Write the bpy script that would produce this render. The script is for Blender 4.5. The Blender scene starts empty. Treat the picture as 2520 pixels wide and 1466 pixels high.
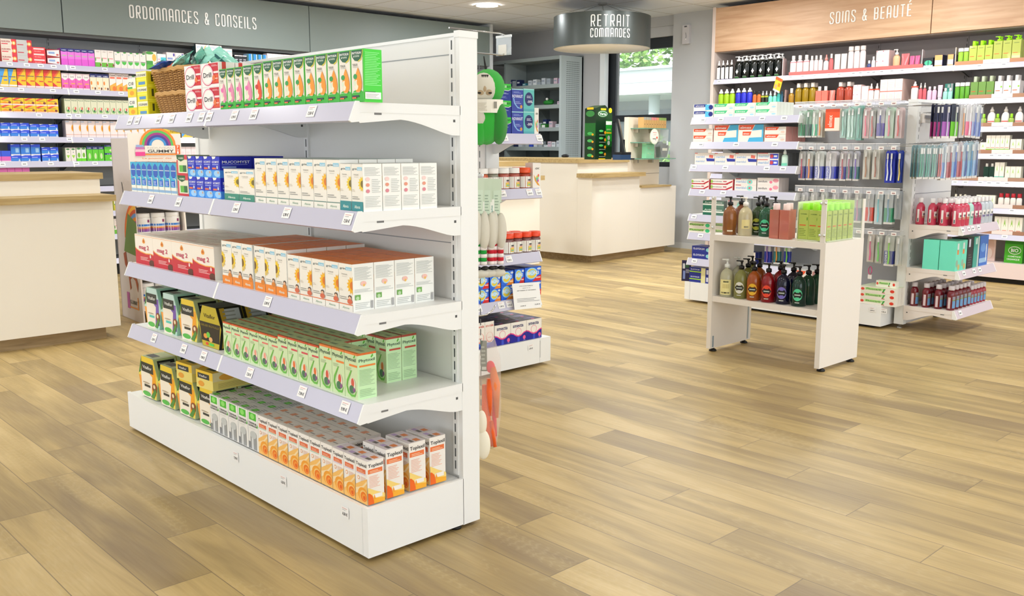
import bpy, math, random
from mathutils import Vector, Matrix
random.seed(7)
rad = math.radians
# ---------------------------------------------------------------- camera, world, lights, exposure
FL, CX, CY = 2276.0, 1260.0, 733.0
TH, YAW, CH = rad(9.286), rad(46.67), 1.25
sc = bpy.context.scene
COL = sc.collection
cd = bpy.data.cameras.new('camera'); cam = bpy.data.objects.new('camera', cd); COL.objects.link(cam)
cd.sensor_width = 36; cd.lens = FL / 2520 * 36; cd.clip_end = 200; cd.clip_start = .05
cam.location = (0, 0, CH); cam.rotation_euler = (math.pi / 2 - TH, 0, YAW - math.pi / 2)
sc.camera = cam
sc.view_settings.view_transform = 'Standard'; sc.view_settings.look = 'None'
sc.view_settings.gamma = 1; sc.view_settings.use_curve_mapping = False
sc.view_settings.exposure = 0.36
w = bpy.data.worlds.new('world'); sc.world = w; w.use_nodes = True
bg = w.node_tree.nodes['Background']; bg.inputs[0].default_value = (.93, .97, 1, 1); bg.inputs[1].default_value = 2.0

def light(kind, loc, energy, size, col=(.955, .985, 1), rot=(0, 0, 0), name='ceiling_lamp', sy=None):
    l = bpy.data.lights.new(name + '_light', kind); l.energy = energy; l.color = col
    if kind == 'AREA':
        l.size = size
        if sy: l.shape = 'RECTANGLE'; l.size_y = sy
        else: l.shape = 'DISK'
    o = bpy.data.objects.new(name + '_light', l); COL.objects.link(o); o.location = loc; o.rotation_euler = rot
    return o

CZ = 2.84                       # ceiling height
LAMPS = [(x, y) for x in (.6, 2.8, 5.04, 7.28) for y in (-.6, 1.6, 3.8, 6.0, 8.13)] + [(8.2, 1.6), (8.2, 3.8), (8.2, 5.6)]
for (x, y) in LAMPS:
    light('AREA', (x, y, CZ - .05), (10 if y < 3 else 17 if y < 5 else 26) * (.35 if x < 3 else 1) if x < 8 else 15, .24)
sun = light('SUN', (12, 12, 20), 3.2, 0, (1, .98, .95), name='sun'); sun.rotation_euler = Vector((.72, .25, -.62)).to_track_quat('-Z', 'Y').to_euler(); sun.data.angle = .02
# ---------------------------------------------------------------- pixel rays onto real planes (2520 x 1466 frame)
FH = (math.cos(YAW), math.sin(YAW)); RH = (math.sin(YAW), -math.cos(YAW))
def ray(px, py):
    x = (px - CX) / FL; y = -(py - CY) / FL
    f = math.cos(TH) + y * math.sin(TH); u = -math.sin(TH) + y * math.cos(TH)
    return FH[0] * f + RH[0] * x, FH[1] * f + RH[1] * x, u
def AZ(px, py, z=0.): d = ray(px, py); t = (z - CH) / d[2]; return d[0] * t, d[1] * t, z
def AY(px, py, Y): d = ray(px, py); t = Y / d[1]; return d[0] * t, Y, CH + d[2] * t
def AX(px, py, X): d = ray(px, py); t = X / d[0]; return X, d[1] * t, CH + d[2] * t

# ---------------------------------------------------------------- materials
def lin(h):
    h = h.lstrip('#')
    if len(h) == 3: h = ''.join(c * 2 for c in h)
    return tuple(((int(h[i:i + 2], 16) / 255 + .055) / 1.055) ** 2.4 if int(h[i:i + 2], 16) > 10 else int(h[i:i + 2], 16) / 255 / 12.92 for i in (0, 2, 4)) + (1,)
MC = {}
def M(h, rough=.45, metal=0, alpha=1, trans=0, emit=0, coat=0, ior=1.45):
    key = (h, rough, metal, alpha, trans, emit, coat)
    if key in MC: return MC[key]
    m = bpy.data.materials.new('mat_' + h); m.use_nodes = True
    b = m.node_tree.nodes['Principled BSDF']; I = b.inputs
    I['Base Color'].default_value = lin(h); I['Roughness'].default_value = rough; I['Metallic'].default_value = metal
    I['Alpha'].default_value = alpha; I['Transmission Weight'].default_value = trans; I['Coat Weight'].default_value = coat; I['IOR'].default_value = ior
    if emit: I['Emission Color'].default_value = lin(h); I['Emission Strength'].default_value = emit
    m.diffuse_color = lin(h); MC[key] = m
    return m
def nodes(name):
    m = bpy.data.materials.new(name); m.use_nodes = True
    return m, m.node_tree.nodes, m.node_tree.links, m.node_tree.nodes['Principled BSDF']
WHITE = M('f2f3f2', .35); PANEL = M('ebebe8', .42); LIP = M('c6c5d8', .22); CHROME = M('c8c8c8', .18, 1); BLACK = M('0c0c0d', .5)
GREY = M('a2a5a6', .5); DGREY = M('6c7072', .55); CREAM = M('efe4d3', .5)
GLASS = M('eef6f4', .03, 0, .13); GREENGLASS = M('7fb79f', .05, 0, .55)

def wood_mat(name, c1, c2, axis, scale=1.0, rough=.5):
    m, N, L, b = nodes(name)
    tc = N.new('ShaderNodeTexCoord'); mp = N.new('ShaderNodeMapping'); L.new(tc.outputs['Object'], mp.inputs[0])
    s = [9, 9, 9]; s[axis] = .8; mp.inputs['Scale'].default_value = [v * scale for v in s]
    n = N.new('ShaderNodeTexNoise'); n.inputs['Scale'].default_value = 3; n.inputs['Detail'].default_value = 6; n.inputs['Distortion'].default_value = .6
    L.new(mp.outputs[0], n.inputs['Vector'])
    r = N.new('ShaderNodeValToRGB'); r.color_ramp.elements[0].position = .32; r.color_ramp.elements[1].position = .68
    r.color_ramp.elements[0].color = lin(c2); r.color_ramp.elements[1].color = lin(c1)
    L.new(n.outputs['Fac'], r.inputs[0]); L.new(r.outputs[0], b.inputs['Base Color']); b.inputs['Roughness'].default_value = rough
    return m
OAK = wood_mat('light_oak', 'd4b08e', 'bd9573', 0, .8, .5)
OAKX = wood_mat('counter_oak', 'c4ab78', 'ab905c', 0, 1.6, .5)
KICK = wood_mat('kick_oak', 'a8906a', '8a7350', 0, 1.6, .55)

# ---------------------------------------------------------------- mesh builder
class MB:
    def __init__(s): s.v = []; s.f = []; s.m = []; s.sm = []; s.ml = []
    def mi(s, m):
        if m not in s.ml: s.ml.append(m)
        return s.ml.index(m)
    def poly(s, pts, m, sm=False):
        b = len(s.v); s.v += [tuple(p) for p in pts]; s.f.append(list(range(b, b + len(pts)))); s.m.append(s.mi(m)); s.sm.append(sm)
    def box(s, a, b, m, top=None, front=None):
        x0, y0, z0 = a; x1, y1, z1 = b; k = len(s.v)
        s.v += [(x0, y0, z0), (x1, y0, z0), (x1, y1, z0), (x0, y1, z0), (x0, y0, z1), (x1, y0, z1), (x1, y1, z1), (x0, y1, z1)]
        for f, mm in (((0, 3, 2, 1), m), ((4, 5, 6, 7), top or m), ((0, 1, 5, 4), front or m), ((1, 2, 6, 5), m), ((2, 3, 7, 6), m), ((3, 0, 4, 7), m)):
            s.f.append([k + i for i in f]); s.m.append(s.mi(mm)); s.sm.append(False)
    def prism(s, pts, ax, a, b, m):       # pts 2D in the other two axes, extruded along axis ax from a to b
        def P(p, t):
            return [(t, p[0], p[1]), (p[0], t, p[1]), (p[0], p[1], t)][ax]
        n = len(pts); k = len(s.v)
        s.v += [P(p, a) for p in pts] + [P(p, b) for p in pts]
        s.f.append([k + i for i in range(n)][::-1]); s.f.append([k + n + i for i in range(n)])
        for i in range(n): s.f.append([k + i, k + (i + 1) % n, k + n + (i + 1) % n, k + n + i])
        c = n + 2; s.m += [s.mi(m)] * c; s.sm += [False] * c
    def lathe(s, prof, m, seg=20, c=(0, 0, 0), sx=1, sy=1, cap=True):   # prof: [(r, z, material?)]
        k = len(s.v); n = len(prof)
        for p in prof:
            for j in range(seg):
                t = 2 * math.pi * j / seg
                s.v.append((c[0] + sx * p[0] * math.cos(t), c[1] + sy * p[0] * math.sin(t), c[2] + p[1]))
        for i in range(n - 1):
            mm = prof[i][2] if len(prof[i]) > 2 else m
            for j in range(seg):
                s.f.append([k + i * seg + j, k + i * seg + (j + 1) % seg, k + (i + 1) * seg + (j + 1) % seg, k + (i + 1) * seg + j])
                s.m.append(s.mi(mm)); s.sm.append(True)
        if cap:
            s.f.append([k + j for j in range(seg)][::-1]); s.f.append([k + (n - 1) * seg + j for j in range(seg)]); s.m += [s.mi(m)] * 2; s.sm += [False] * 2
    def tube(s, pts, r, m, seg=8):
        pts = [Vector(p) for p in pts]; k = len(s.v); n = len(pts)
        for i, p in enumerate(pts):
            t = (pts[min(i + 1, n - 1)] - pts[max(i - 1, 0)]).normalized()
            a = t.cross(Vector((0, 0, 1)) if abs(t.z) < .9 else Vector((1, 0, 0))).normalized(); b = t.cross(a)
            rr = r[i] if isinstance(r, (list, tuple)) else r
            for j in range(seg):
                q = p + a * rr * math.cos(2 * math.pi * j / seg) + b * rr * math.sin(2 * math.pi * j / seg); s.v.append(tuple(q))
        for i in range(n - 1):
            for j in range(seg):
                s.f.append([k + i * seg + j, k + i * seg + (j + 1) % seg, k + (i + 1) * seg + (j + 1) % seg, k + (i + 1) * seg + j]); s.m.append(s.mi(m)); s.sm.append(True)
        s.f.append([k + j for j in range(seg)]); s.f.append([k + (n - 1) * seg + j for j in range(seg)]); s.m += [s.mi(m)] * 2; s.sm += [False] * 2
    def add(s, vs, fs, m, fn):
        k = len(s.v); s.v += [fn(v) for v in vs]
        for f in fs: s.f.append([k + i for i in f]); s.m.append(s.mi(m)); s.sm.append(False)
    def mesh(s, name):
        me = bpy.data.meshes.new(name); me.from_pydata(s.v, [], s.f)
        for m in s.ml: me.materials.append(m)
        me.polygons.foreach_set('material_index', s.m); me.polygons.foreach_set('use_smooth', s.sm); me.update()
        return me
    def build(s, name, parent=None, loc=(0, 0, 0), rz=0, **kw):
        return obj(name, s.mesh(name), parent, loc, rz, **kw)
def obj(name, me, parent=None, loc=(0, 0, 0), rz=0, label=None, cat=None, group=None, kind=None):
    o = bpy.data.objects.new(name, me); COL.objects.link(o); o.location = loc; o.rotation_euler = (0, 0, rz)
    if parent: o.parent = parent
    tag(o, label, cat, group, kind)
    return o
LABELS = {}
def tag(o, label=None, cat=None, group=None, kind=None):
    if label:
        o['label'] = label; n = len(label.split())
        if not 4 <= n <= 16: print('LABELLEN', n, label)
        if label in LABELS: print('DUPLABEL', label)
        LABELS[label] = 1
    if cat: o['category'] = cat
    if group: o['group'] = group
    if kind: o['kind'] = kind
def empty(name, loc, rz=0, **kw): return obj(name, None, None, loc, rz, **kw)

# ---------------------------------------------------------------- lettering
TC = {}
def textmesh(st):
    if st in TC: return TC[st]
    c = bpy.data.curves.new('t', 'FONT'); c.body = st; c.resolution_u = 2; c.offset = .018
    o = bpy.data.objects.new('t', c); COL.objects.link(o)
    dg = bpy.context.evaluated_depsgraph_get(); dg.update()
    me = bpy.data.meshes.new_from_object(o.evaluated_get(dg))
    vs = [tuple(v.co) for v in me.vertices]; fs = [list(p.vertices) for p in me.polygons]
    bpy.data.objects.remove(o); bpy.data.curves.remove(c); bpy.data.meshes.remove(me)
    x0 = min(v[0] for v in vs); x1 = max(v[0] for v in vs); y0 = min(v[1] for v in vs); y1 = max(v[1] for v in vs)
    vs = [((v[0] - x0) / (x1 - x0), (v[1] - y0) / (y1 - y0)) for v in vs]
    TC[st] = (vs, fs); return TC[st]
# flat artwork on a face, in 0..1 face coordinates
def Rc(a, b, c, d, h): return ('p', h, [(a, b), (c, b), (c, d), (a, d)])
def Po(h, *q): return ('p', h, [(q[i], q[i + 1]) for i in range(0, len(q), 2)])
def El(u, v, a, b, h, n=16): return ('p', h, [(u + a * math.cos(2 * math.pi * i / n), v + b * math.sin(2 * math.pi * i / n)) for i in range(n)])
def Dr(u, v, a, b, h, n=14):       # a drop with its point upward
    return ('p', h, [(u + a * math.sin(t) * math.sin(t / 2) ** 1.0, v + b * (math.cos(t))) for t in [2 * math.pi * i / n for i in range(n)]])
def Su(u, v, a, b, h='f5b81c', c='d9791a', n=14):
    pts = []
    for i in range(2 * n):
        k = 1 if i % 2 else .72; t = math.pi * i / n
        pts.append((u + a * k * math.cos(t), v + b * k * math.sin(t)))
    return [('p', h, pts), El(u, v, a * .45, b * .45, c)]
def Tx(s, u, v, w_, h_, c, rot=0): return ('t', c, s, u, v, w_, h_, rot)
def Ln(a, b, c, d, n, h):
    out = []; st = (d - b) / n
    for i in range(n):
        e = c - (c - a) * ((i * 37 % 10) / 10 * .35)
        out.append(Rc(a, b + i * st, e, b + i * st + st * .38, h))
    return out
def art(mb, items, fn):
    fl = []
    for it in items: fl += it if isinstance(it, list) else [it]
    cl = lambda q: min(1, max(0, q))
    for i, it in enumerate(fl):
        e = .00025 + .00012 * i
        m = M(it[1], .38)
        if it[0] == 'p': mb.poly([fn(cl(p[0]), cl(p[1]), e) for p in it[2]], m)
        else:
            _, c, s, u, v, w_, h_, rot = it; vs, fs = textmesh(s)
            if rot: mb.add(vs, fs, m, lambda q: fn(cl(u - (q[1] - .5) * w_), cl(v + (q[0] - .5) * h_), e + .0002))
            else: mb.add(vs, fs, m, lambda q: fn(cl(u + (q[0] - .5) * w_), cl(v + (q[1] - .5) * h_), e + .0002))
KIND = {}
NM = {'syrup': 'syrup_carton', 'drill': 'lozenge_box', 'yellow': 'lozenge_box', 'flower': 'flower_syrup_carton', 'tiny': 'wall_syrup_carton', 'herb': 'herbal_syrup_carton', 'mucus': 'sachet_carton', 'blue': 'tablet_box', 'magnesium': 'supplement_box', 'terpin': 'balm_carton', 'cough': 'cough_syrup_carton', 'stomach': 'sachet_box', 'bion': 'vitamin_box', 'night': 'sleep_aid_box', 'humex': 'capsule_box', 'navy': 'capsule_box', 'yr': 'capsule_box', 'yb': 'capsule_box', 'flat': 'capsule_box', 'honey': 'honey_carton'}
def kind(name, base, front=(), side=(), top=None, objname='medicine_box'): KIND[name] = (base, front, side, top, NM.get(name.split('_')[0], objname) if objname == 'medicine_box' else objname)
CM = {}
def carton(k, w_, h_, d_):
    key = (k, round(w_, 3), round(h_, 3), round(d_, 3))
    if key in CM: return CM[key]
    base, front, side, top, on = KIND[k]; mb = MB(); m = M(base, .4)
    g = .0012
    mb.box((-w_ / 2 + g, 0, 0), (w_ / 2 - g, d_ - g, h_ - .0005), m)
    art(mb, front, lambda u, v, e: ((u - .5) * (w_ - 2 * g), -e, v * h_))
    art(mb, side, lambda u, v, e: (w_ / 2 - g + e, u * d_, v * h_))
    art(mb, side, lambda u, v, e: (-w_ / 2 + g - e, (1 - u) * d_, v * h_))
    if top: art(mb, top, lambda u, v, e: ((u - .5) * (w_ - 2 * g), v * (d_ - g), h_ + e))
    CM[key] = mb.mesh(on); return CM[key]
ORD = 'zeroth first second third fourth fifth sixth seventh eighth ninth tenth eleventh twelfth thirteenth fourteenth fifteenth'.split()

# ---------------------------------------------------------------- display units: s runs left to right seen from the front, d goes back from the front plane
class Unit:
    def __init__(u, rot, plane, smid=0): u.rot = rot; u.p = plane; u.rz = -math.pi / 2 if rot else 0
    def s(u, px, py=372, d=0):       # position along the unit of an image point on the plane d behind the front
        return -AX(px, py, u.p + d)[1] if u.rot else AY(px, py, u.p + d)[0]
    def z(u, px, py, d=0): return (AX if u.rot else AY)(px, py, u.p + d)[2]
    def w(u, s, d, z): return (u.p + d, -s, z) if u.rot else (s, u.p + d, z)
    def root(u, name, s, **kw): u.s0 = s; return empty(name, u.w(s, 0, 0), u.rz, **kw)

def row(U, zs, where, k, x0, x1, n, ytop, d=.05, rows=1, stack=1, inset=.012, desc='', ly=None, gap=0, h=None, cat='box', first=1, yaw=0):
    """n cartons side by side between image columns x0..x1 on the shelf at height zs, repeated to the back and upward"""
    yy = ytop if ly is None else ly
    s0 = U.s(x0, yy, inset); s1 = U.s(x1, yy, inset); ww = (s1 - s0) / n
    if h is None: h = (U.z(x0, ytop, inset) - zs) / stack
    me = carton(k, ww - gap, h, d); on = KIND[k][4]
    for r in range(rows):
        for q in range(stack):
            for i in range(n):
                pos = (['only one'] if n == 1 else [ORD[i + 1] + ' from left'])
                if n == 1: pos = []
                if rows > 1: pos.append('front row' if r == 0 else ('back row' if r == rows - 1 else ORD[r + 1] + ' row'))
                if stack > 1: pos.append(['bottom', 'top'][q] if stack == 2 else ['bottom', 'middle', 'top', 'topmost'][q])
                lab = ', '.join([desc] + pos + [where])
                o = obj(on, me, None, U.w(s0 + ww * (i + .5), inset + r * (d + .002), zs + q * h), U.rz + random.uniform(-.006, .006) + yaw,
                        label=lab, cat=cat, group=desc + ', ' + where if n * rows * stack > 1 else None)
    return s0, s1, h
# ---------------------------------------------------------------- printed cartons
def syrup(dc, blob):
    return [Rc(.0, .0, 1, .05, '34b233'), Rc(0, .05, 1, .17, '35b52f'), El(.5, .17, .46, .07, '35b52f'), Rc(.94, 0, 1, 1, '3fbf3a'), Rc(0, .985, 1, 1, '3fbf3a'),
            Po('1e5c3c', .04, .985, .95, .985, .93, .9, .8, .82, .55, .775, .3, .79, .1, .86), Po('e6d733', .95, .985, .99, .985, .95, .88, .82, .795, .6, .76, .56, .775, .8, .82, .92, .9),
            Tx('PHYTOSUN', .47, .93, .74, .045, 'fff'), Tx('aroms', .45, .87, .5, .035, 'cfe0d0'), Tx('TOUX', .33, .71, .42, .045, '666'), Rc(.14, .665, .6, .672, '999'),
            Dr(.56, .42, .4, .24, dc), El(.42, .33, .16, .1, 'f3ead0'), El(.6, .38, .14, .07, dc), El(.34, .49, .16, .05, blob), El(.3, .36, .07, .05, 'dcead2'),
            Rc(.06, .1, .62, .135, '263a3a'), Rc(.06, .075, .4, .1, 'ff6a3c'), Tx('flacon compte', .42, .19, .6, .02, 'eaffea')]
gs = [Ln(.06, .32, .94, .96, 20, '9af79a'), Rc(.03, .06, .9, .19, 'fff'), Ln(.08, .08, .8, .17, 4, 'bbb'), Rc(.03, .19, .6, .2, '1e5c3c')]
kind('syrup_orange', 'efe8dc', syrup('f39a1e', '2f9e4c'), [Rc(0, 0, 1, 1, '48dc3a')] + gs, [Rc(0, 0, 1, 1, '3fbf3a')])
kind('syrup_pink', 'efe8dc', syrup('e88fb0', 'e86fb4'), [Rc(0, 0, 1, 1, '48dc3a')] + gs, [Rc(0, 0, 1, 1, '3fbf3a')])
kind('syrup_red', 'efe8dc', syrup('e8501e', 'c8322e'), [Rc(0, 0, 1, 1, '48dc3a')] + gs, [Rc(0, 0, 1, 1, '3fbf3a')])
def drill(c): return [Rc(.42, .12, .97, .97, 'c81e2e'), Rc(.42, .16, .97, .5, c), Rc(.6, .55, .97, .63, 'efe6e2'), Ln(.6, .84, .95, .92, 2, 'f4c8cc'),
                       El(.36, .5, .35, .44, 'd6286e', 24), El(.36, .5, .325, .41, 'f7f2ee', 24), El(.36, .5, .3, .385, 'd9769c', 24), El(.36, .5, .29, .375, 'f7f2ee', 24), Tx('Drill', .36, .5, .46, .2, '2c3138'), El(.72, .36, .08, .12, 'e8743a'), Rc(.8, .3, .95, .36, 'f4b0a0')]
for a, c in (('', 'd8231f'), ('b', 'e2521f'), ('c', '4aa6de')): kind('drill' + a, 'f4f0ee', drill(c), [Rc(0, 0, 1, 1, 'f0e4e2'), Rc(.2, 0, .45, 1, 'd0392e')], [Rc(.1, 0, .4, 1, 'e2604a'), Rc(.6, 0, .75, 1, 'a83030')])
kind('yellow_sachet', 'f0e832', [Rc(0, .62, 1, .95, 'f4f0d0'), Tx('LYSOPAINE', .5, .74, .9, .16, '4a4a5a'), Rc(.2, .1, .85, .3, '5a94c8'), Rc(0, .4, 1, .5, 'f7ee5a')], [Rc(.1, .1, .9, .9, 'd8cc18'), Rc(.3, .3, .45, .8, '4a4a10'), Ln(.5, .2, .9, .8, 6, '9a9420')], [Rc(.1, .1, .9, .9, 'f5f040')])
kind('yellow_gel', 'f6f4e6', [Rc(0, 0, 1, .45, 'f0d32a'), Rc(0, .45, .6, .55, '49ad54'), Tx('C10', .45, .72, .6, .18, '556'), El(.5, .22, .25, .12, 'f5a11e')], [Rc(0, 0, 1, 1, 'f3ef60')], None)
def seringe(): return [Rc(0, .23, 1, 1, '35b3dc'), Rc(0, .05, 1, .13, '8fb4d4'), Po('2a5cc0', .12, .86, .5, .97, .9, .86, .9, .6, .5, .47, .12, .6), Rc(.12, .735, .92, .765, 'b9c7da'), Rc(.08, .25, .72, .44, '1f60cf'), Ln(.15, .27, .6, .42, 4, 'cfe4ff'), Rc(.8, .13, .93, .5, 'f4f0e6'), Rc(.4, .5, .85, .515, 'fff')]
kind('blue_syringe', 'f4f0e2', seringe(), [Rc(0, 0, 1, 1, 'ece6da')], [Rc(.1, .1, .9, .9, '2f86d0')])
kind('humex', 'e9e6cc', [Rc(0, 0, 1, .12, 'd03040'), Rc(0, .12, .12, .75, 'd84a58'), Po('1d5c2c', 0, 1, .8, 1, .8, .8, .4, .68, .05, .8), Rc(.75, .78, 1, 1, 'd8394a'), Tx('HUMEX', .45, .84, .5, .09, 'e8f2dc'), Rc(.25, .18, .65, .5, '62b840'), Rc(.6, .18, .9, .5, '2c6a34')], [Rc(0, 0, 1, 1, 'bcc8a8')], [Rc(0, 0, 1, 1, '14401e')])
muc = [Rc(0, .45, 1, 1, '1a2cc4'), Rc(0, 0, 1, .36, '3f9cf0'), El(.65, .2, .4, .16, '9fd0f8'), Po('f2f2f2', .05, 1, .55, 1, .45, .9, .15, .87), Tx('UCOMYST', .5, .74, .86, .1, 'f0f2ff'), Rc(.1, .61, .85, .635, 'c8d4ff'), Rc(.08, .4, .55, .48, 'e8703a'), Rc(.7, .2, .86, .3, 'd0a890'), Rc(.62, .42, .8, .56, 'c8d0e8')]
kind('mucus_blue', '1a2cc4', muc, [Rc(0, .45, 1, 1, '1523b4'), Rc(0, 0, 1, .36, '3f8ae8'), Tx('MUCOMYST', .5, .74, .86, .13, 'e8ecff'), Rc(.06, .61, .85, .63, 'a8b4f0'), Rc(.06, .46, .5, .54, '8fa8e8'), Rc(.1, .38, .5, .44, 'f08a4a')], [Rc(0, 0, 1, 1, '0c1478')])
kind('mucus_big', '14209c', [Tx('MUCOMYST', .45, .55, .82, .17, 'eef'), Rc(.05, .36, .8, .42, 'aab8f0'), Rc(.05, .05, .5, .18, '8fa8e8')], [Rc(0, 0, 1, 1, '0e1778')], [Rc(0, 0, 1, 1, '0a0e50')])
def grin(sun, band, bh, line, kid=False, lab='TOUX'):
    L = [Tx('grin', .3, .885, .42, .055, '5d6d70'), Rc(.52, .86, .95, .93, '8fcbe4'), Tx('tuss', .74, .89, .36, .045, 'e4f4fc'), Tx(lab, .42, .77, .44, .03, 'a8a49c'), Ln(.25, .72, .6, .745, 1, 'c9c4ba')]
    L += sun + [Ln(.06, .2 + bh * .3, .7, .28 + bh * .3, 2, '8f8f8a'), Ln(.05, .42, .3, .48, 2, 'cdbfae')]
    if band: L += [Rc(0, 0, 1, bh, band), Tx('Aboca', .5, bh * .5, .5, bh * .35, 'e6f0e2' if bh > .14 else '8aa88c')]
    L += [Rc(0, bh, 1, bh + .016, line)]
    if kid: L += [El(.8, .3, .12, .045, '3a2a22'), El(.8, .275, .1, .045, 'e8b896'), El(.8, .21, .18, .055, kid)]
    return L
half = Su(1.02, .55, .42, .19, 'f5bd24', 'e07a1a')
gt = [Ln(.08, .75, .92, .94, 8, 'b4b8b4'), El(.24, .68, .12, .042, 'f6d4d0'), El(.24, .56, .1, .038, 'ea9a80'), El(.24, .43, .1, .04, 'e08a98'), Ln(.45, .4, .92, .7, 8, 'c4c8c4'), Ln(.08, .1, .9, .34, 7, 'c8ccc8')]
kind('flower_tall', 'f2ede2', grin(half, 'f0ece0', .13, '4f7d72'), [Rc(0, 0, 1, 1, 'f7f7f2')] + gt, [Rc(0, 0, 1, 1, 'd5e6e2')])
kind('flower_teal', 'f2ede2', grin(Su(1.0, .58, .42, .17, 'f0cf2a', '7a6a1c'), '2e8c92', .19, '2e8c92'), [Rc(0, 0, 1, 1, 'f9f9f5')] + gt, [Rc(0, 0, 1, 1, 'e9efec')])
kind('flower_green', 'f2ede2', grin(Su(.98, .6, .33, .19, 'f0cf2a', '7a6a1c'), '3a8f78', .2, '3a8f78'), [Rc(0, 0, 1, 1, 'f9f9f5')] + gt, [Rc(0, 0, 1, 1, 'e9efec')])
g2 = [Ln(.08, .66, .92, .94, 12, 'b4b8b4'), El(.5, .58, .14, .05, 'f6c4b8'), El(.52, .545, .05, .03, 'f0c060'), Ln(.06, .4, .92, .48, 3, 'c0c4c0'), Rc(.08, .24, .34, .35, '6faa50'), El(.2, .28, .08, .04, 'b8d8a8'), Ln(.08, .05, .78, .2, 4, 'c0c4c0'), Rc(.82, .04, .94, .2, 'a8a8a8')]
kind('flower_child', 'f2ede2', grin(Su(.02, .56, .36, .21, 'f5cf24', '7a5a20'), 'ef8a2c', .17, 'ef8a2c', 'd8822c'), [Rc(0, 0, 1, 1, 'f4f5f0')] + g2, [Rc(0, 0, 1, 1, 'f08a34')])
kind('flower_adult', 'f2ede2', grin(Su(1.0, .55, .42, .2, 'f5b81c', 'e07a1a'), 'f0ece2', .13, 'e56a24', 'd86a4a'), [Rc(0, 0, 1, 1, 'f6f7f2')] + g2, [Rc(0, 0, 1, 1, 'f08a34'), Rc(.3, .45, .7, .5, 'f4a868')])
kind('magnesium', 'f2e9dc', [Po('c81e34', 0, 0, 1, 0, 1, .36, .85, .38, .6, .36, .3, .4, .1, .46, 0, .52), Po('f0a840', 0, .52, .1, .46, .3, .4, .6, .36, .85, .38, 1, .36, 1, .39, .85, .41, .6, .39, .3, .43, .1, .49, 0, .55), Dr(.5, .8, .1, .09, 'eb9a2a'), El(.5, .79, .04, .04, 'c86418'), Tx('mag 2', .5, .56, .55, .19, 'c4305a'), Ln(.28, .15, .78, .28, 3, 'f6c8c8'), El(.9, .08, .14, .12, '5c2a1a'), Dr(.85, .32, .05, .07, 'f4d8d0'), Rc(0, .955, 1, .965, 'f0a040')],
     [Rc(0, 0, 1, 1, 'f6f0e6'), El(.6, .45, .12, .06, 'e89a2a'), Tx('Cuivre', .85, .5, .1, .5, 'a03040', 1)], [Rc(0, 0, 1, 1, 'e6ddd0'), Rc(.2, .5, .7, .58, 'd8a0a0'), Rc(.15, .3, .85, .34, 'c8b8a8')])
def phyto(tab, fig, fc):
    return [Rc(0, .955, 1, 1, fig), Tx('Phytoxil', .47, .84, .84, .1, '3c5a48'), Po('5cb83a', .62, .93, .7, .9, .8, .97, .85, .93, .75, .88), Rc(.36, .7, .98, .745, tab), Ln(.1, .6, .6, .68, 3, 'a8b890'),
            Po('6fbf4a', .5, .62, .55, .6, .25, .35, .2, .25, .3, .14, .5, .09, .75, .1, .95, .22, .78, .05, .5, .04, .22, .1, .1, .25, .15, .38), El(.62, .3, .22, .16, 'f0e4d2'), El(.62, .35, .12, .1, fc), El(.55, .2, .2, .09, '4a7a58'), El(.72, .2, .1, .05, '8a5a8a')]
ps = [Rc(0, 0, 1, 1, 'cdf0bc'), Rc(0, .955, 1, 1, 'e0702a'), Tx('Phytoxil', .5, .83, .85, .085, '3c5a48'), Po('5cb83a', .62, .92, .7, .89, .8, .96, .85, .92, .75, .87), Rc(.1, .7, .95, .74, 'f08a3a'), Ln(.08, .3, .9, .66, 12, 'a6c49a'), Ln(.08, .06, .9, .24, 5, 'a6c49a')]
ps2 = [ps[0], Rc(0, .955, 1, 1, 'b04a34')] + ps[2:4] + [Rc(.2, .7, .95, .74, 'c8503a')] + ps[5:]
tp = [Rc(0, 0, 1, 1, 'c8dca4'), Rc(.2, .4, .75, .6, '8aa078')]
kind('herb_baby', 'd4e8b8', phyto('e87a70', 'e0602a', 'f0a088'), ps2, tp + [Rc(0, 0, 1, .1, 'e0602a')])
kind('herb_child', 'd4e8b8', phyto('d8505a', 'd8522a', 'e8763a'), ps2, tp + [Rc(0, 0, 1, .1, 'd04a2a')])
kind('herb_adult', 'd4e8b8', phyto('f0883c', 'f0843c', 'd8604a'), ps, tp + [Rc(0, 0, 1, .12, 'f0843c')])
kind('herb_back', 'd4e8b8', phyto('c84a48', 'b04a34', 'd8763a'), ps2, tp + [Rc(0, 0, 1, .1, 'a84030')])
kind('terpin', 'ebe9e4', [Rc(.12, .78, .82, .97, '4cbc34'), El(.45, .88, .2, .07, '90e070'), Tx('TERPINE', .45, .7, .8, .05, '4a4d50'), Tx('GONNON', .45, .635, .8, .055, '4a4d50'), Po('4cbc34', .86, .62, .98, .62, .92, .72), Rc(.1, .56, .7, .565, 'aaa'), Rc(.2, .02, .8, .4, '9a9c9c'), Rc(.32, .02, .5, .4, 'd8dada'), El(.5, .4, .32, .1, 'c4c8c6'), Rc(.0, .02, .2, .2, '84868a')],
     [Rc(0, 0, 1, 1, 'dfe2e6'), Ln(.06, .55, .94, .95, 10, 'a8acb0'), Ln(.06, .1, .94, .4, 8, 'b4b8bc')], [Rc(0, 0, 1, 1, 'dcdcd8'), Rc(.1, .1, .5, .5, '4cbc34'), El(.3, .3, .12, .12, '8fe070'), Ln(.55, .15, .95, .8, 4, '8a8c8c')])
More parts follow.
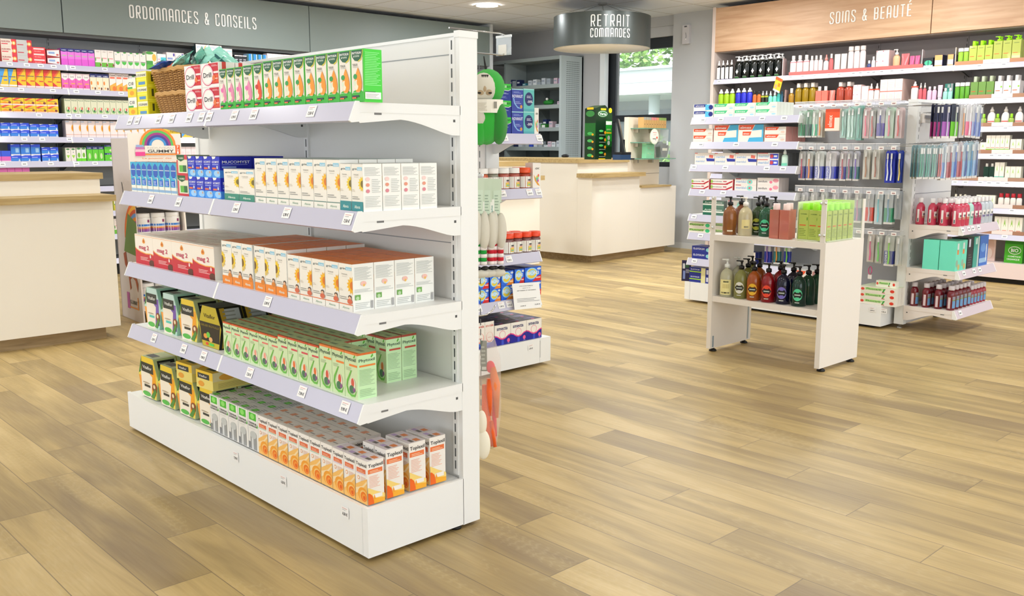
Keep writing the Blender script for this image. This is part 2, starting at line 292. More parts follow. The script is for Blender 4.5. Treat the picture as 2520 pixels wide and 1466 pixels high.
def toplex(st): return [Tx('Toplexil', .5, .87, .9, .1, '2c2c30'), Rc(.1, .69, .86, .79, 'e2714a'), Ln(.2, .71, .75, .77, 2, 'f8c8a8'), Rc(.06, .665, .86, .675, st), El(.25, .56, .1, .045, 'f0a05a'), El(.25, .56, .07, .03, 'f8efe6'), Ln(.45, .5, .9, .62, 4, 'e8b8a0'),
            Po('f6c06a', 0, .1, 0, .38, .5, .5, 1, .6, 1, 0, 0, 0), Po('f9ddac', 0, .3, .6, .4, 1, .56, 1, .5, .5, .3, 0, .16), El(.62, .2, .42, .17, 'f4a437'), El(.68, .17, .33, .14, 'f8c878'), El(.7, .16, .27, .115, 'ee7c22'), El(.73, .15, .17, .08, 'f49c3c'), El(.75, .14, .1, .05, 'e8601c')]
tside = [Tx('Toplexil', .5, .87, .88, .1, '2c2c30'), Rc(.04, .7, .9, .8, 'ee7a44'), Ln(.15, .72, .8, .78, 2, 'fbd8b8'), Ln(.1, .38, .75, .66, 9, 'f0b8a0'), Po('f8d87c', 0, 0, 1, 0, 1, .18, .5, .28, 0, .4), Po('f5b032', 0, 0, 1, 0, 1, .09, .5, .12, 0, .22), Po('ee6a20', 0, 0, .35, 0, .33, .1, .25, .2, .1, .26, 0, .27), Rc(.3, .13, .85, .22, 'f4f0ea'), Po('f0a030', .28, .1, .46, .1, .37, .22)]
ttop = [Rc(0, 0, 1, 1, 'efe9e0'), Rc(.1, .3, .45, .7, 'eaa27c'), Rc(.5, .38, .9, .48, 'a8a09a')]
kind('cough_orange_a', 'f4efe8', toplex('70c08a'), tside, ttop)
kind('cough_orange_b', 'f4efe8', toplex('c8a8d8'), tside, [Rc(0, 0, 1, 1, 'efe6ea'), Rc(.1, .2, .45, .45, 'c8b0dc'), Rc(.5, .5, .9, .8, 'f09050'), Rc(.5, .2, .9, .4, '77706c')])
kind('honey_flat', 'eedc7c', [Rc(0, .55, 1, 1, 'f0c838'), Rc(.1, .55, .8, .85, '2c3230'), Tx('Vitaflor', .42, .7, .5, .13, 'ddd'), El(.3, .25, .18, .16, 'eda53a')], [Rc(0, .5, 1, 1, 'ece0a8'), El(.3, .7, .18, .2, 'f0b040'), Ln(.1, .1, .9, .4, 6, 'c8b868'), Ln(.5, .6, .95, .9, 4, 'b8bca8')], [Rc(0, 0, 1, 1, 'e8c030'), Rc(.3, .1, .8, .8, '2c3c22')])

# hexagonal gift cartons, front artwork on the hexagon
def hexcarton(name, w_, h_, d_, base, face, items, sidec, both=False):
    mb = MB(); m = M(base, .35); P = [(-.36, 0), (.36, 0), (.5, .52), (.3, 1), (-.3, 1), (-.5, .52)]
    P = [(x * w_, y * h_) for x, y in P]; mb.prism(P, 1, 0, d_, m)
    mb.poly([(x * .97, -.0004, .01 * h_ + z * .98) for x, z in P], M(face, .35))
    def fn(u, v, e):
        hw = (.36 + .14 * v / .52) if v < .52 else (.5 - .2 * (v - .52) / .48)
        x = max(-hw * .96, min(hw * .96, u - .5)); return (x * w_, -.0005 - e, v * h_)
    art(mb, items, fn)
    for a, b in (((1, 2), (2, 3)) if both else ((2, 3),)):
        (xa, za), (xb, zb) = P[a], P[b]
        def q(t, y): return (xa + (xb - xa) * t + .0006, y * d_, za + (zb - za) * t + .0004)
        mb.poly([q(.1, .3 if both else .14), q(.9, .3 if both else .14), q(.9, .9), q(.1, .9)], M(sidec, .4))
        if both: mb.poly([q(.05, .1), q(.95, .1), q(.95, .3), q(.05, .3)], M('b8962c', .35))
        for k in range(4): mb.poly([tuple(c + .0004 for c in q(.2 + k * .18, .2)), tuple(c + .0004 for c in q(.26 + k * .18, .2)), tuple(c + .0004 for c in q(.26 + k * .18, .7)), tuple(c + .0004 for c in q(.2 + k * .18, .7))], M('8d9089', .5))
    mb.poly([(-.25 * w_, .15 * d_, h_ + .0006), (.1 * w_, .15 * d_, h_ + .0006), (.1 * w_, .5 * d_, h_ + .0006), (-.25 * w_, .5 * d_, h_ + .0006)], M('3a403a', .4))
    return mb.mesh(name)
def vit(c1, c2, c3): return [Rc(0, .6, 1, 1, c1), Rc(.62, .1, 1, .75, c2), Rc(0, .1, .22, .5, 'f0a040'), Po('f4ead8', .1, .0, .62, .0, .72, .55, .5, .66, .15, .66), Rc(.18, .62, .78, .86, '272d2b'), Tx('Vitaflor', .48, .745, .46, .08, 'e8e8e0'), Po('3c7a32', .02, .85, .16, .98, .2, .9, .14, .6, .04, .55), El(.4, .36, .18, .02, 'b8a890'), Rc(.3, .26, .6, .32, c3), El(.82, .3, .13, .12, '8a4a28'), El(.8, .33, .05, .05, 'f0dcb0'), El(.4, .09, .2, .06, '54b848'), Po('4c8a34', .6, .05, .85, .3, .9, .22, .75, .02)]

# ---------------------------------------------------------------- wall and gondola cartons, simpler prints for small faces
def simple(name, base, *items, side=None, top=None, on='medicine_box'):
    kind(name, base, list(items), [Rc(0, 0, 1, 1, side)] if side else (), [Rc(0, 0, 1, 1, top)] if top else None, on)
simple('nuro', 'e8dcd0', Rc(.68, 0, 1, 1, 'e03848'), Po('e8dcd0', .6, .1, .78, .5, .6, .9), El(.84, .5, .12, .26, 'f0b040'), El(.84, .5, .07, .15, 'f6e8c0'), Tx('NUROFEN', .32, .66, .55, .22, 'b03038'), Rc(.05, .3, .45, .42, 'e04858'), side='d8402e')
simple('nuro_grey', 'c8c8c8', Rc(.68, 0, 1, 1, 'd83040'), Po('c8c8c8', .6, .1, .78, .5, .6, .9), El(.84, .5, .12, .26, 'f0b040'), El(.84, .5, .07, .15, 'f6e8c0'), Rc(.05, .3, .45, .42, 'c84858'), side='a83038')
simple('red_stripe', 'e84048', Rc(.1, .55, .9, .82, 'f6d8d8'), Tx('Strefen', .4, .25, .5, .2, 'f8b0b0'), side='a8202c')
simple('arrow_box', 'a02830', Po('e6e6ea', .05, .2, .95, .05, .95, .95, .05, .8), Rc(.15, .4, .6, .65, '8aa8d8'), El(.8, .3, .1, .12, 'd06060'), side='701820')
def humexc(c, n, f='c03a30'): return [Rc(0, .82, 1, 1, n), El(.5, .86, .42, .06, n), Tx('HUMEX', .5, .9, .7, .06, 'dfe4f4'), El(.5, .58, .4, .04, 'b8b8b0'), El(.75, .16, .18, .07, f)]
simple('pink_syrup', 'e87adf', *humexc('', '1f2a7c'), Rc(0, 0, 1, .4, 'e25ad4'), side='c050b8')
simple('white_fruit', 'f2e6e2', Rc(0, 0, .9, .28, '6cb83c'), El(.85, .15, .12, .08, '8a2a20'), Rc(.2, .5, .85, .56, 'e8a0a0'), El(.5, .9, .3, .03, 'c8c0b8'), El(.1, .45, .08, .12, '4a9a3a'), side='d8e0d0')
simple('white_semi', 'f3e8e4', Po('4cbc48', .1, .42, .9, .42, .8, .28, .5, .2, .2, .28), Rc(.1, .44, .9, .47, '3a4a40'), Po('4aa04a', .4, 1, .9, 1, .85, .93, .5, .92), El(.3, .84, .12, .04, 'b8c8d8'), side='c8d8c0')
simple('corn', 'f2ecdc', Rc(0, 0, 1, .3, '5cb03c'), El(.75, .68, .2, .2, 'f0b84a'), Rc(0, .3, .6, .5, '3f9a3c'), El(.3, .92, .4, .08, '4a9a3a'), side='dde8c8')
simple('teal_white', 'e8f0f0', Rc(.4, .5, 1, .8, '49c8d8'), Rc(.4, .1, 1, .35, '6ad0dc'), Ln(.05, .2, .35, .8, 4, 'e0a8c0'), side='b8d8d8')
simple('red_half', 'f2e4e6', Rc(0, 0, .95, .5, 'e84a2c'), Rc(.1, .62, .7, .72, '8aa0d8'), Rc(.75, .8, .95, .95, '5a50a8'), side='e0d0d0')
simple('flower_wide', 'f2e8e6', Tx('grintuss', .35, .8, .55, .14, '8fb8dc'), El(.82, .6, .2, .34, 'e8c02a'), El(.86, .5, .1, .2, '6a3a1c'), Rc(0, 0, 1, .14, '3a6a6c'), Ln(.08, .4, .5, .6, 3, 'd0c8c8'), side='213c40')
simple('black_white', 'ece0e4', Rc(0, .55, 1, .95, '20242c'), Ln(.1, .6, .9, .85, 3, 'dde'), side='333')
simple('blue_stripes', 'cfe2f4', Rc(.3, .45, .85, 1, '2f8ae8'), Rc(0, .6, .3, 1, '2c6a6a'), side='9cc4e8')
simple('pinkish', 'f2e0e2', Ln(.15, .3, .8, .7, 3, 'e6ccd2'), side='e0ccd0')
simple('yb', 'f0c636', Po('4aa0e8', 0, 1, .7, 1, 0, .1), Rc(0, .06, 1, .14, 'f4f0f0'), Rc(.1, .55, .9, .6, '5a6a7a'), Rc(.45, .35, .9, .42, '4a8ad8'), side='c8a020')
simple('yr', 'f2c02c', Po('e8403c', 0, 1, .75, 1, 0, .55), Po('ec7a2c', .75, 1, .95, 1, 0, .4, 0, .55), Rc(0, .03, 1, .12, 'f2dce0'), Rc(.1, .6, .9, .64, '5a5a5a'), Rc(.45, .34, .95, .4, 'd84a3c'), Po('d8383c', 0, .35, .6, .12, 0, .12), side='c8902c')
simple('drill_pink', 'f2dfe4', Rc(0, .1, 1, .68, 'e864b8'), El(.5, .76, .36, .18, 'f6ece8'), Tx('Drill', .5, .78, .5, .1, '7a7a84'), Rc(.3, .34, .9, .4, 'e8b050'), El(.25, .2, .1, .08, 'c83a4a'), side='d070b0')
simple('navy_orange', 'f2e4c8', Rc(0, .8, 1, 1, '1f2a7c'), Tx('HUMEX', .5, .86, .7, .08, 'dfe4f4'), El(.2, .45, .14, .12, 'ec8a3a'), El(.75, .12, .12, .08, '5a2a20'), El(.35, .15, .15, .06, 'f0b070'), side='e0d0b0')
simple('tiny_swirl', 'f3e6e2', Rc(.1, .7, .85, .8, 'e8745a'), Tx('Toplexil', .5, .88, .8, .08, '4a4444'), Po('f6b04a', 0, 0, 1, 0, 1, .5, 0, .3), El(.7, .15, .3, .14, 'ee7a2a'), side='f0d8c0')
simple('flat_yr', 'f2c62a', Po('e04a3a', 0, .75, .4, 1, .8, 1, .1, .6), Rc(0, 0, 1, .18, 'f4d8d0'), Rc(.15, .6, .8, .66, '70604a'), El(.78, .36, .13, .16, '8a3a3a'), Po('f09a2c', 0, .2, .7, .2, .4, .5), side='b8902c')
simple('tiny_herb', 'dcdcc0', Tx('Phytoxil', .5, .87, .8, .1, '5a7a5a'), El(.55, .28, .38, .2, '8ac070'), El(.6, .32, .28, .15, 'ecdcc8'), El(.65, .36, .14, .1, 'd86a5a'), El(.55, .22, .16, .07, '3f6a50'), side='b0b890')
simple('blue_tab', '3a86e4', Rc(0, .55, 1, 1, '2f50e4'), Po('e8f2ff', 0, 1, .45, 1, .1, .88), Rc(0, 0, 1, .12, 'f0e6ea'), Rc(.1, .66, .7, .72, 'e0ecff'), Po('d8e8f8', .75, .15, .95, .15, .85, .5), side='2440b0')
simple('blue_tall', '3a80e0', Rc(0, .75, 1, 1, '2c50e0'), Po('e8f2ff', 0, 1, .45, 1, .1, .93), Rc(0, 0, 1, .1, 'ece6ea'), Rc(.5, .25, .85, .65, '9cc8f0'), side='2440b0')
simple('pink_blue', 'e46ac0', Rc(0, .5, 1, 1, '3a5ce0'), Rc(0, 0, 1, .12, 'f2e4ea'), side='8a3aa0')
simple('tiny_flower', 'f2e2e2', Rc(0, .9, .5, .95, 'a8c0dc'), Su(1, .55, .3, .24, 'eba82a', 'd87a1a'), Rc(0, .16, 1, .18, 'd8824a'), side='d0c4c4', top='e8dcdc')
simple('green_white', 'ece6e0', Po('9cd84a', .15, .45, .85, .45, .5, .22), El(.5, .88, .35, .06, '4a8a50'), El(.5, .66, .1, .05, '9aa'), side='b8c8a0')
simple('green_veg', 'e4e8dc', Rc(0, 0, 1, .22, '6ce01c'), El(.5, .45, .28, .18, '7ab83c'), El(.5, .92, .4, .07, '4a8a50'), side='b8c8a0')
simple('navy_green', '60c832', Rc(0, .8, 1, 1, '1f2a7c'), Tx('HUMEX', .5, .88, .7, .08, 'dfe4f4'), El(.5, .35, .22, .2, 'c8e0a8'), side='3c8a2c')
simple('pink_small', 'e878c4', Rc(.1, .3, .8, .5, 'c850a8'), side='a84a98')
simple('yellow_med', 'f0c62a', Rc(0, 0, 1, .25, 'e0522c'), Tx('Fervex', .5, .62, .8, .25, '6a5a20'), Rc(0, .85, 1, 1, 'a82c20'), side='b8902c')
# end units
simple('night_green', '1b2f94', Rc(0, .62, 1, 1, '3cc83c'), Po('1b2f94', 0, .62, .2, .66, .5, .6, .8, .58, 1, .66, 1, .6, 0, .55), Po('eef6e8', 0, .68, .25, .7, .5, .63, .8, .61, 1, .7, 1, .67, .8, .58, .5, .6, .25, .67, 0, .65), Tx('PHYTOSE', .36, .84, .62, .14, 'dff5df'), Tx('NUIT', .82, .83, .3, .12, '1a5a2a'), Ln(.15, .4, .8, .5, 2, 'c8d4f4'), Ln(.15, .15, .7, .28, 3, '8a9cdc'), side='162a80', top='2a9a2c')
simple('night_blue', '3848a8', Rc(0, .96, 1, 1, 'a8dce4'), Tx('NOVANUIT', .5, .68, .92, .14, 'e8ecff'), Ln(.15, .82, .8, .9, 2, '9cb0e8'), Po('8ab8ec', .1, .6, .2, .35, .5, .15, .9, .12, .5, .22, .28, .38, .2, .6), El(.82, .22, .1, .08, 'd8a04a'), Ln(.3, .35, .8, .48, 2, 'a8b4e8'), side='2c3a90')
simple('night_teal', '66c2c0', Rc(0, .96, 1, 1, 'a8e4e0'), El(.5, .55, .38, .3, '29306c', 24), Ln(.3, .6, .75, .72, 3, 'dde4f4'), Tx('-30%', .58, .44, .5, .11, 'f0f2fc'), Rc(0, 0, 1, .12, '58aeb8'), side='4aa0a0')
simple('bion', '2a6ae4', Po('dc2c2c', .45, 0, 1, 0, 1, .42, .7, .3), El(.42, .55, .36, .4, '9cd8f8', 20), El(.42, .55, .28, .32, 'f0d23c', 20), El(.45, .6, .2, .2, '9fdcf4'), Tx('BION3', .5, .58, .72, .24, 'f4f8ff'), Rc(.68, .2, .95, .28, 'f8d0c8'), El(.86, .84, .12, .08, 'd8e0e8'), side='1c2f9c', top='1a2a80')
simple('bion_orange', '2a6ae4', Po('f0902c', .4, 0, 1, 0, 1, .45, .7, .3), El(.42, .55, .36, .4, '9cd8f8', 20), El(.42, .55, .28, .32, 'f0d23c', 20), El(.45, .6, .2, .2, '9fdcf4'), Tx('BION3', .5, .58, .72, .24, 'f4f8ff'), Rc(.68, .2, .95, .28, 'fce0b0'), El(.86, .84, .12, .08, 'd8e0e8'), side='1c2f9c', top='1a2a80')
sm = [Po('e8488a', 0, .5, .15, .46, .35, .34, .5, .31, .65, .34, .85, .46, 1, .5, 1, .44, .85, .4, .65, .28, .5, .25, .35, .28, .15, .4, 0, .44), Po('1c1f96', 0, 0, 1, 0, 1, .44, .85, .4, .65, .28, .5, .25, .35, .28, .15, .4, 0, .44), El(.48, .5, .2, .2, 'ea9cae', 18), El(.48, .5, .17, .17, 'f6efe6', 18), Rc(.42, 0, .56, .24, '3a50c8'), Tx('smecta', .46, .8, .68, .15, '3c3a70'), El(.86, .18, .09, .1, 'f0609c'), Rc(.8, .04, .92, .055, 'ccd')]
kind('stomach', 'f4efe6', sm, [Rc(0, 0, 1, 1, '1c1f96'), Rc(0, .5, 1, 1, 'f4efe6'), El(.4, .2, .2, .1, '7ac8e8'), Rc(.1, .03, .6, .1, 'f07a3a')], [Rc(0, 0, 1, 1, '25224c'), Rc(.15, .4, .8, .6, '7a70a8'), El(.5, .15, .1, .1, 'e0508c')])
kind('stomach_tall', 'f4efe6', [Rc(0, 0, 1, .2, '3a6ac8'), Tx('smectalia', .5, .85, .85, .1, 'd0584a'), El(.5, .4, .4, .2, 'e88a80', 18), El(.5, .42, .33, .17, 'f4efe6', 18), Tx('calo', .5, .4, .4, .05, 'd06a5a'), Po('24309c', 0, 0, 1, 0, 1, .3, .5, .12)], [Rc(0, 0, 1, 1, 'f0ece4'), Ln(.2, .2, .8, .8, 6, 'c8c8c8')], [Rc(0, 0, 1, 1, '3a3550')])
simple('butterfly_box', 'f6f1ea', Tx('AZINC', .55, .78, .55, .07, '3a3a3a'), Po('e8a03a', .1, .55, .35, .4, .9, .08, .6, .12, .25, .3), El(.55, .38, .18, .12, '7ac8a0'), El(.7, .5, .1, .06, 'f07050'), El(.5, .45, .08, .05, 'e8e04a'), El(.65, .3, .1, .06, 'd85ab0'), side='eee4da')
# toothpastes
def elm(c, c2, pr=None, tooth=None):
    L = [Po(c, .03, .55, .58, .55, .68, .97, .03, .97), Tx('elmex', .32, .75, .45, .2, 'f4f4f0'), Ln(.68, .5, .95, .7, 2, 'c8d0d8'), El(.85, .3, .1, .12, c2)]
    return L + (pr or [])
TB = 'toothpaste_box'
simple('elm_blue', 'eef0ec', *elm('2c3c90', '4aa8d8'), Rc(.6, .1, .85, .9, '58c0e8'), El(.88, .5, .11, .35, '1f2c84'), side='d8dcd8', on=TB)
simple('elm_green', 'ecefe4', *elm('46c888', 'a8d8e8'), side='dfe4dc', on=TB)
simple('elm_red', 'efe9e0', *elm('f0562c', 'f0c8b8'), Rc(0, 0, 1, .08, 'e8dcd0'), side='d89890', on=TB)
simple('elm_duo', 'efe9e0', Po('f0562c', .03, .7, .55, .7, .64, .98, .03, .98), Tx('elmex', .3, .83, .45, .15, 'f6f4f0'), Po('4ab4e0', .55, .65, 1, .7, 1, 1, .68, 1), Po('4ab4e0', .38, 0, .97, 0, .97, .28, .45, .25), Po('f0562c', .18, .38, .48, .38, .53, .6, .18, .6), Tx('elmex', .33, .48, .24, .1, 'f6f4f0'), Rc(.94, 0, 1, 1, '4ab4e0'), side='e0d8d0', on=TB)
simple('mer_duo', 'efe8e2', Tx('meridol', .28, .68, .44, .2, '8ab4dc'), Tx('meridol', .28, .3, .44, .17, '8ab4dc'), Po('e07060', .72, .62, .92, .56, .94, .8, .74, .86), Po('2c3aa0', .62, .3, 1, .3, 1, .52, .58, .55), Rc(0, .95, .15, 1, 'd85048'), side='d0d0d0', on=TB)
simple('mer_blue', 'eae6e4', Tx('meridol', .3, .5, .48, .4, '8ab4dc'), Rc(.6, .12, .98, .88, '2c48d0'), El(.68, .5, .08, .3, 'd04a50'), Rc(.78, .35, .93, .65, 'dfe6f8'), Rc(0, .9, .5, 1, 'd85048'), side='8a8c90', on=TB)
simple('paro', 'f0ebe6', Rc(0, 0, .75, .2, 'c02c38'), Po('c02c38', .7, 0, .95, .5, .95, .8, .65, .2), Tx('parodontax', .3, .55, .42, .25, '6a6e70'), El(.05, .55, .05, .3, '9cc84a'), Rc(.55, .5, .7, .68, 'c0485a'), Rc(.97, 0, 1, 1, 'c02c38'), side='c03040', on=TB)
simple('mer_white', 'efebe6', Tx('meridol', .3, .52, .46, .4, '8ab4dc'), El(.7, .5, .13, .4, '8edcd0'), El(.7, .5, .05, .15, 'd8686a'), Rc(.05, .88, .3, 1, 'c8485a'), side='d8d8d4', on=TB)
simple('zend', 'f0eae6', Tx('zendium', .25, .5, .42, .3, '5a5a60'), El(.63, .4, .07, .2, 'f0809c'), El(.85, .65, .13, .28, 'f0a0b0'), side='d8ccc8', on=TB)
simple('fluo', 'efe9dc', Po('a8e070', .03, .35, .66, .35, .74, .75, .03, .75), Tx('Fluocaril', .36, .55, .6, .4, '50544c'), El(.85, .5, .1, .35, '3cc884'), Rc(0, 0, 1, .12, 'e4dcd0'), side='dcd6c8', top='dfe8c0', on=TB)
simple('fluo_red', 'efe9dc', Po('b4e48c', .14, .4, .6, .4, .66, .8, .14, .8), Tx('Fluocaril', .38, .6, .4, .3, '5a8a50'), El(.07, .5, .05, .22, 'e0503c'), Po('4aa84a', .62, .2, .66, .2, .72, .8, .66, .8), El(.9, .5, .06, .25, 'e0402c'), Rc(.62, .1, .7, .2, 'c83a4a'), side='f0ece0', top='e0ecc8', on=TB)
simple('elgy', '24318e', Tx('ELGYDIUM', .33, .6, .52, .3, 'dfe4f6'), El(.76, .5, .1, .3, '8ad0d8'), Rc(.78, 0, 1, 1, 'efe6dc'), side='1a2470', on=TB)
simple('elgy_lime', '24318e', Tx('ELGYDIUM', .3, .72, .45, .16, 'dfe4f6'), Rc(0, .35, .62, .48, 'a8e02c'), Rc(.62, 0, .85, 1, 'e6e0a8'), Rc(.9, .2, 1, .8, 'd8dcf0'), side='1a2470', on=TB)
simple('dark_green_box', '1f6a52', Rc(0, .4, 1, .6, 'e8efe8'), Tx('Arthrodont', .5, .78, .85, .2, 'e0f0e8'), side='185240', on=TB)
simple('lime_carton', 'b9cf6a', Tx('A-DERMA', .5, .85, .6, .03, '6a8a3a'), Rc(.05, .4, .7, .43, 'e0602c'), Ln(.1, .1, .8, .35, 6, 'a0b858'), El(.9, .66, .05, .06, '7aa030'), side='a8c050', on='skincare_box')
simple('white_green', 'f0ebdf', Rc(0, 0, 1, .25, '8fcf2c'), Rc(.1, .3, .9, .34, 'e8a08a'), Po('b8d88a', .3, .5, .5, .85, .7, .5, .5, .6), side='e0dcc8', on='skincare_box')
simple('white_aqua', 'f0ebdf', Rc(0, 0, 1, .25, '7ad4c0'), Po('b8d88a', .3, .5, .5, .85, .7, .5, .5, .6), side='e0dcc8', on='skincare_box')
simple('white_leaf', 'f3eee2', Po('9cd060', .3, .4, .5, .9, .7, .4, .5, .6), Rc(.2, .2, .8, .24, 'e89a80'), side='e4e0d0', on='skincare_box')
simple('pink_carton', 'f4dcd8', Rc(.02, .86, .1, .94, 'e05070'), Rc(.5, .86, .58, .94, 'e05070'), Ln(.1, .3, .8, .6, 4, 'e8c4c0'), side='ecc8c4', on='skincare_box')
simple('tall_pink', 'f4dcd4', Rc(0, .44, 1, .48, 'e8685a'), Ln(.15, .6, .8, .9, 4, 'ecc8c0'), El(.5, .22, .3, .14, 'f0ccc4'), side='eccabf', on='skincare_box')
simple('white_plain', 'f4e8e2', Ln(.2, .3, .8, .6, 4, 'eccac4'), side='ecd8d2', on='skincare_box')
simple('peach_navy', 'f0ac6c', Rc(0, .12, 1, .55, 'd8c8dc'), Rc(.95, 0, 1, 1, '1c2450'), side='1c2450', on='skincare_box')
simple('aqua_big', '74e0c4', Rc(0, .98, 1, 1, '68d0b4'), Rc(.25, .72, .55, .92, 'e8f0ec'), Rc(.25, .55, .55, .7, 'e88a4a'), El(.3, .25, .2, .12, '9ab8a0'), El(.65, .12, .2, .1, 'c8b878'), side='74e6ca', on='brush_box')
simple('black_big', '2c3234', Rc(.2, .7, .5, .95, 'dde'), Ln(.2, .1, .8, .5, 5, '5a6468'), side='23282a', on='brush_box')
simple('teal_big', '4aa898', Rc(.3, .75, .6, .95, 'cfe8e0'), Rc(.7, 0, .95, 1, 'c8d0d0'), side='3a9080', on='brush_box')
simple('blue_big', '4878cc', Rc(.0, .1, .9, .25, '9cc4ec'), Rc(.75, .15, .85, .7, 'e8ecf4'), El(.4, .6, .3, .15, '6a9ce0'), side='3460b4', on='brush_box')
# ---------------------------------------------------------------- the setting
def st(mb, name, parent=None): return mb.build(name, parent, kind='structure' if parent is None else None)
def floor_mat():
    m, N, L, b = nodes('oak_plank_floor')
    tc = N.new('ShaderNodeTexCoord'); sp = N.new('ShaderNodeSeparateXYZ'); L.new(tc.outputs['Object'], sp.inputs[0])
    def mth(op, a, bb=None, c=None):
        n = N.new('ShaderNodeMath'); n.operation = op
        for i, v in enumerate((a, bb, c)):
            if v is None: continue
            if isinstance(v, (int, float)): n.inputs[i].default_value = v
            else: L.new(v, n.inputs[i])
        return n.outputs[0]
    PW, PL = .1775, 1.18
    cx_ = mth('DIVIDE', mth('SUBTRACT', sp.outputs[0], 2.19 - PW * 20), PW); col = mth('FLOOR', cx_); fx = mth('SUBTRACT', cx_, col)
    cy_ = mth('DIVIDE', mth('SUBTRACT', sp.outputs[1], mth('MULTIPLY', mth('SUBTRACT', col, 20), .33)), PL); cy_ = mth('SUBTRACT', cy_, 1.265 / PL - 20)
    rw = mth('FLOOR', cy_); fy = mth('SUBTRACT', cy_, rw)
    cb = N.new('ShaderNodeCombineXYZ'); L.new(col, cb.inputs[0]); L.new(rw, cb.inputs[1])
    wn = N.new('ShaderNodeTexWhiteNoise'); L.new(cb.outputs[0], wn.inputs['Vector'])
    off = N.new('ShaderNodeVectorMath'); off.operation = 'MULTIPLY_ADD'; L.new(wn.outputs['Color'], off.inputs[0]); off.inputs[1].default_value = (30, 30, 30); L.new(tc.outputs['Object'], off.inputs[2])
    def noise(sx, sy, det, dist, ):
        mp = N.new('ShaderNodeMapping'); mp.inputs['Scale'].default_value = (sx, sy, 1); L.new(off.outputs[0], mp.inputs[0])
        n = N.new('ShaderNodeTexNoise'); n.inputs['Scale'].default_value = 1; n.inputs['Detail'].default_value = det; n.inputs['Distortion'].default_value = dist; L.new(mp.outputs[0], n.inputs['Vector']); return n.outputs['Fac']
    streak = noise(9, 1.1, 4, .8); fine = noise(120, 5, 3, .3); blot = noise(5, .9, 2, .5)
    mp = N.new('ShaderNodeMapping'); mp.inputs['Scale'].default_value = (7, .75, 1); L.new(off.outputs[0], mp.inputs[0])
    wv = N.new('ShaderNodeTexWave'); wv.wave_type = 'RINGS'; wv.inputs['Scale'].default_value = 11; wv.inputs['Distortion'].default_value = 7; wv.inputs['Detail'].default_value = 2; wv.inputs['Detail Scale'].default_value = .8; L.new(mp.outputs[0], wv.inputs['Vector'])
    t = mth('ADD', mth('MULTIPLY', streak, .55), mth('ADD', mth('MULTIPLY', blot, .45), mth('MULTIPLY', mth('SUBTRACT', wn.outputs['Value'], .5), .17)))
    r = N.new('ShaderNodeValToRGB'); e = r.color_ramp.elements; e[0].position = .3; e[0].color = lin('968059'); e[1].position = .72; e[1].color = lin('d8bf88')
    x = e.new(.45); x.color = lin('ac9564'); x = e.new(.58); x.color = lin('c7ad74'); L.new(t, r.inputs[0])
    def mix(bt, f, a, bb):
        n = N.new('ShaderNodeMixRGB'); n.blend_type = bt
        for i, v in enumerate((f, a, bb)):
            if isinstance(v, (int, float)): n.inputs[i].default_value = v
            elif isinstance(v, tuple): n.inputs[i].default_value = v
            else: L.new(v, n.inputs[i])
        return n.outputs[0]
    c1 = mix('MIX', mth('MULTIPLY', mth('POWER', wv.outputs['Fac'], 4), mth('MULTIPLY', mth('GREATER_THAN', blot, .55), .13)), r.outputs[0], lin('dccaa0'))
    c2 = mix('MULTIPLY', mth('MULTIPLY', fine, .35), c1, lin('a8926e'))
    gx = mth('MINIMUM', fx, mth('SUBTRACT', 1, fx)); gy = mth('MINIMUM', fy, mth('SUBTRACT', 1, fy))
    seam = mth('MAXIMUM', mth('LESS_THAN', gx, .009), mth('LESS_THAN', gy, .0013))
    c3 = mix('MIX', mth('MULTIPLY', seam, .75), c2, lin('6a5a42')); L.new(c3, b.inputs['Base Color'])
    L.new(mth('ADD', .36, mth('MULTIPLY', fine, .12)), b.inputs['Roughness'])
    bp = N.new('ShaderNodeBump'); bp.inputs['Strength'].default_value = .12; bp.inputs['Distance'].default_value = .002; L.new(mth('SUBTRACT', fine, seam), bp.inputs['Height']); L.new(bp.outputs[0], b.inputs['Normal'])
    return m
mb = MB(); mb.box((-3.5, -4, -.1), (9.9, 11, 0), floor_mat()); st(mb, 'floor')
CGX, CGY = -7.63 + .655 * 20, -7.8 + .655 * 20
def ceil_mat():
    m, N, L, b = nodes('mineral_fibre_ceiling_tiles')
    tc = N.new('ShaderNodeTexCoord'); mp = N.new('ShaderNodeMapping'); mp.inputs['Location'].default_value = (CGX, CGY, 0); L.new(tc.outputs['Object'], mp.inputs[0])
    br = N.new('ShaderNodeTexBrick'); br.offset = 0; br.inputs['Scale'].default_value = 1; br.inputs['Brick Width'].default_value = .655; br.inputs['Row Height'].default_value = .655; br.inputs['Mortar Size'].default_value = .009; br.inputs['Mortar Smooth'].default_value = .2
    br.inputs['Color1'].default_value = lin('eef1f6'); br.inputs['Color2'].default_value = lin('eaedf2'); br.inputs['Mortar'].default_value = lin('c4c0bc'); L.new(mp.outputs[0], br.inputs['Vector'])
    L.new(br.outputs[0], b.inputs['Base Color']); b.inputs['Roughness'].default_value = .9; return m

mb = MB(); mb.box((-3.5, -4, CZ), (9.9, 11, CZ + .1), ceil_mat()); st(mb, 'ceiling')
WG = M('b3b4b6', .8); WL = M('c4c6c8', .75)
mb = MB(); mb.box((-3.5, 10.4, 0), (9.9, 10.5, CZ), WG); st(mb, 'wall_back')
mb = MB(); mb.box((-3.6, -4, 0), (-3.5, .8, CZ), M('d8d8d6', .8)); mb.box((-3.6, .8, 0), (-3.5, 10.5, .35), M('d8d8d6', .8)); st(mb, 'unseen_wall_left')  # unseen wall, mostly cut down to a low strip so sky light enters
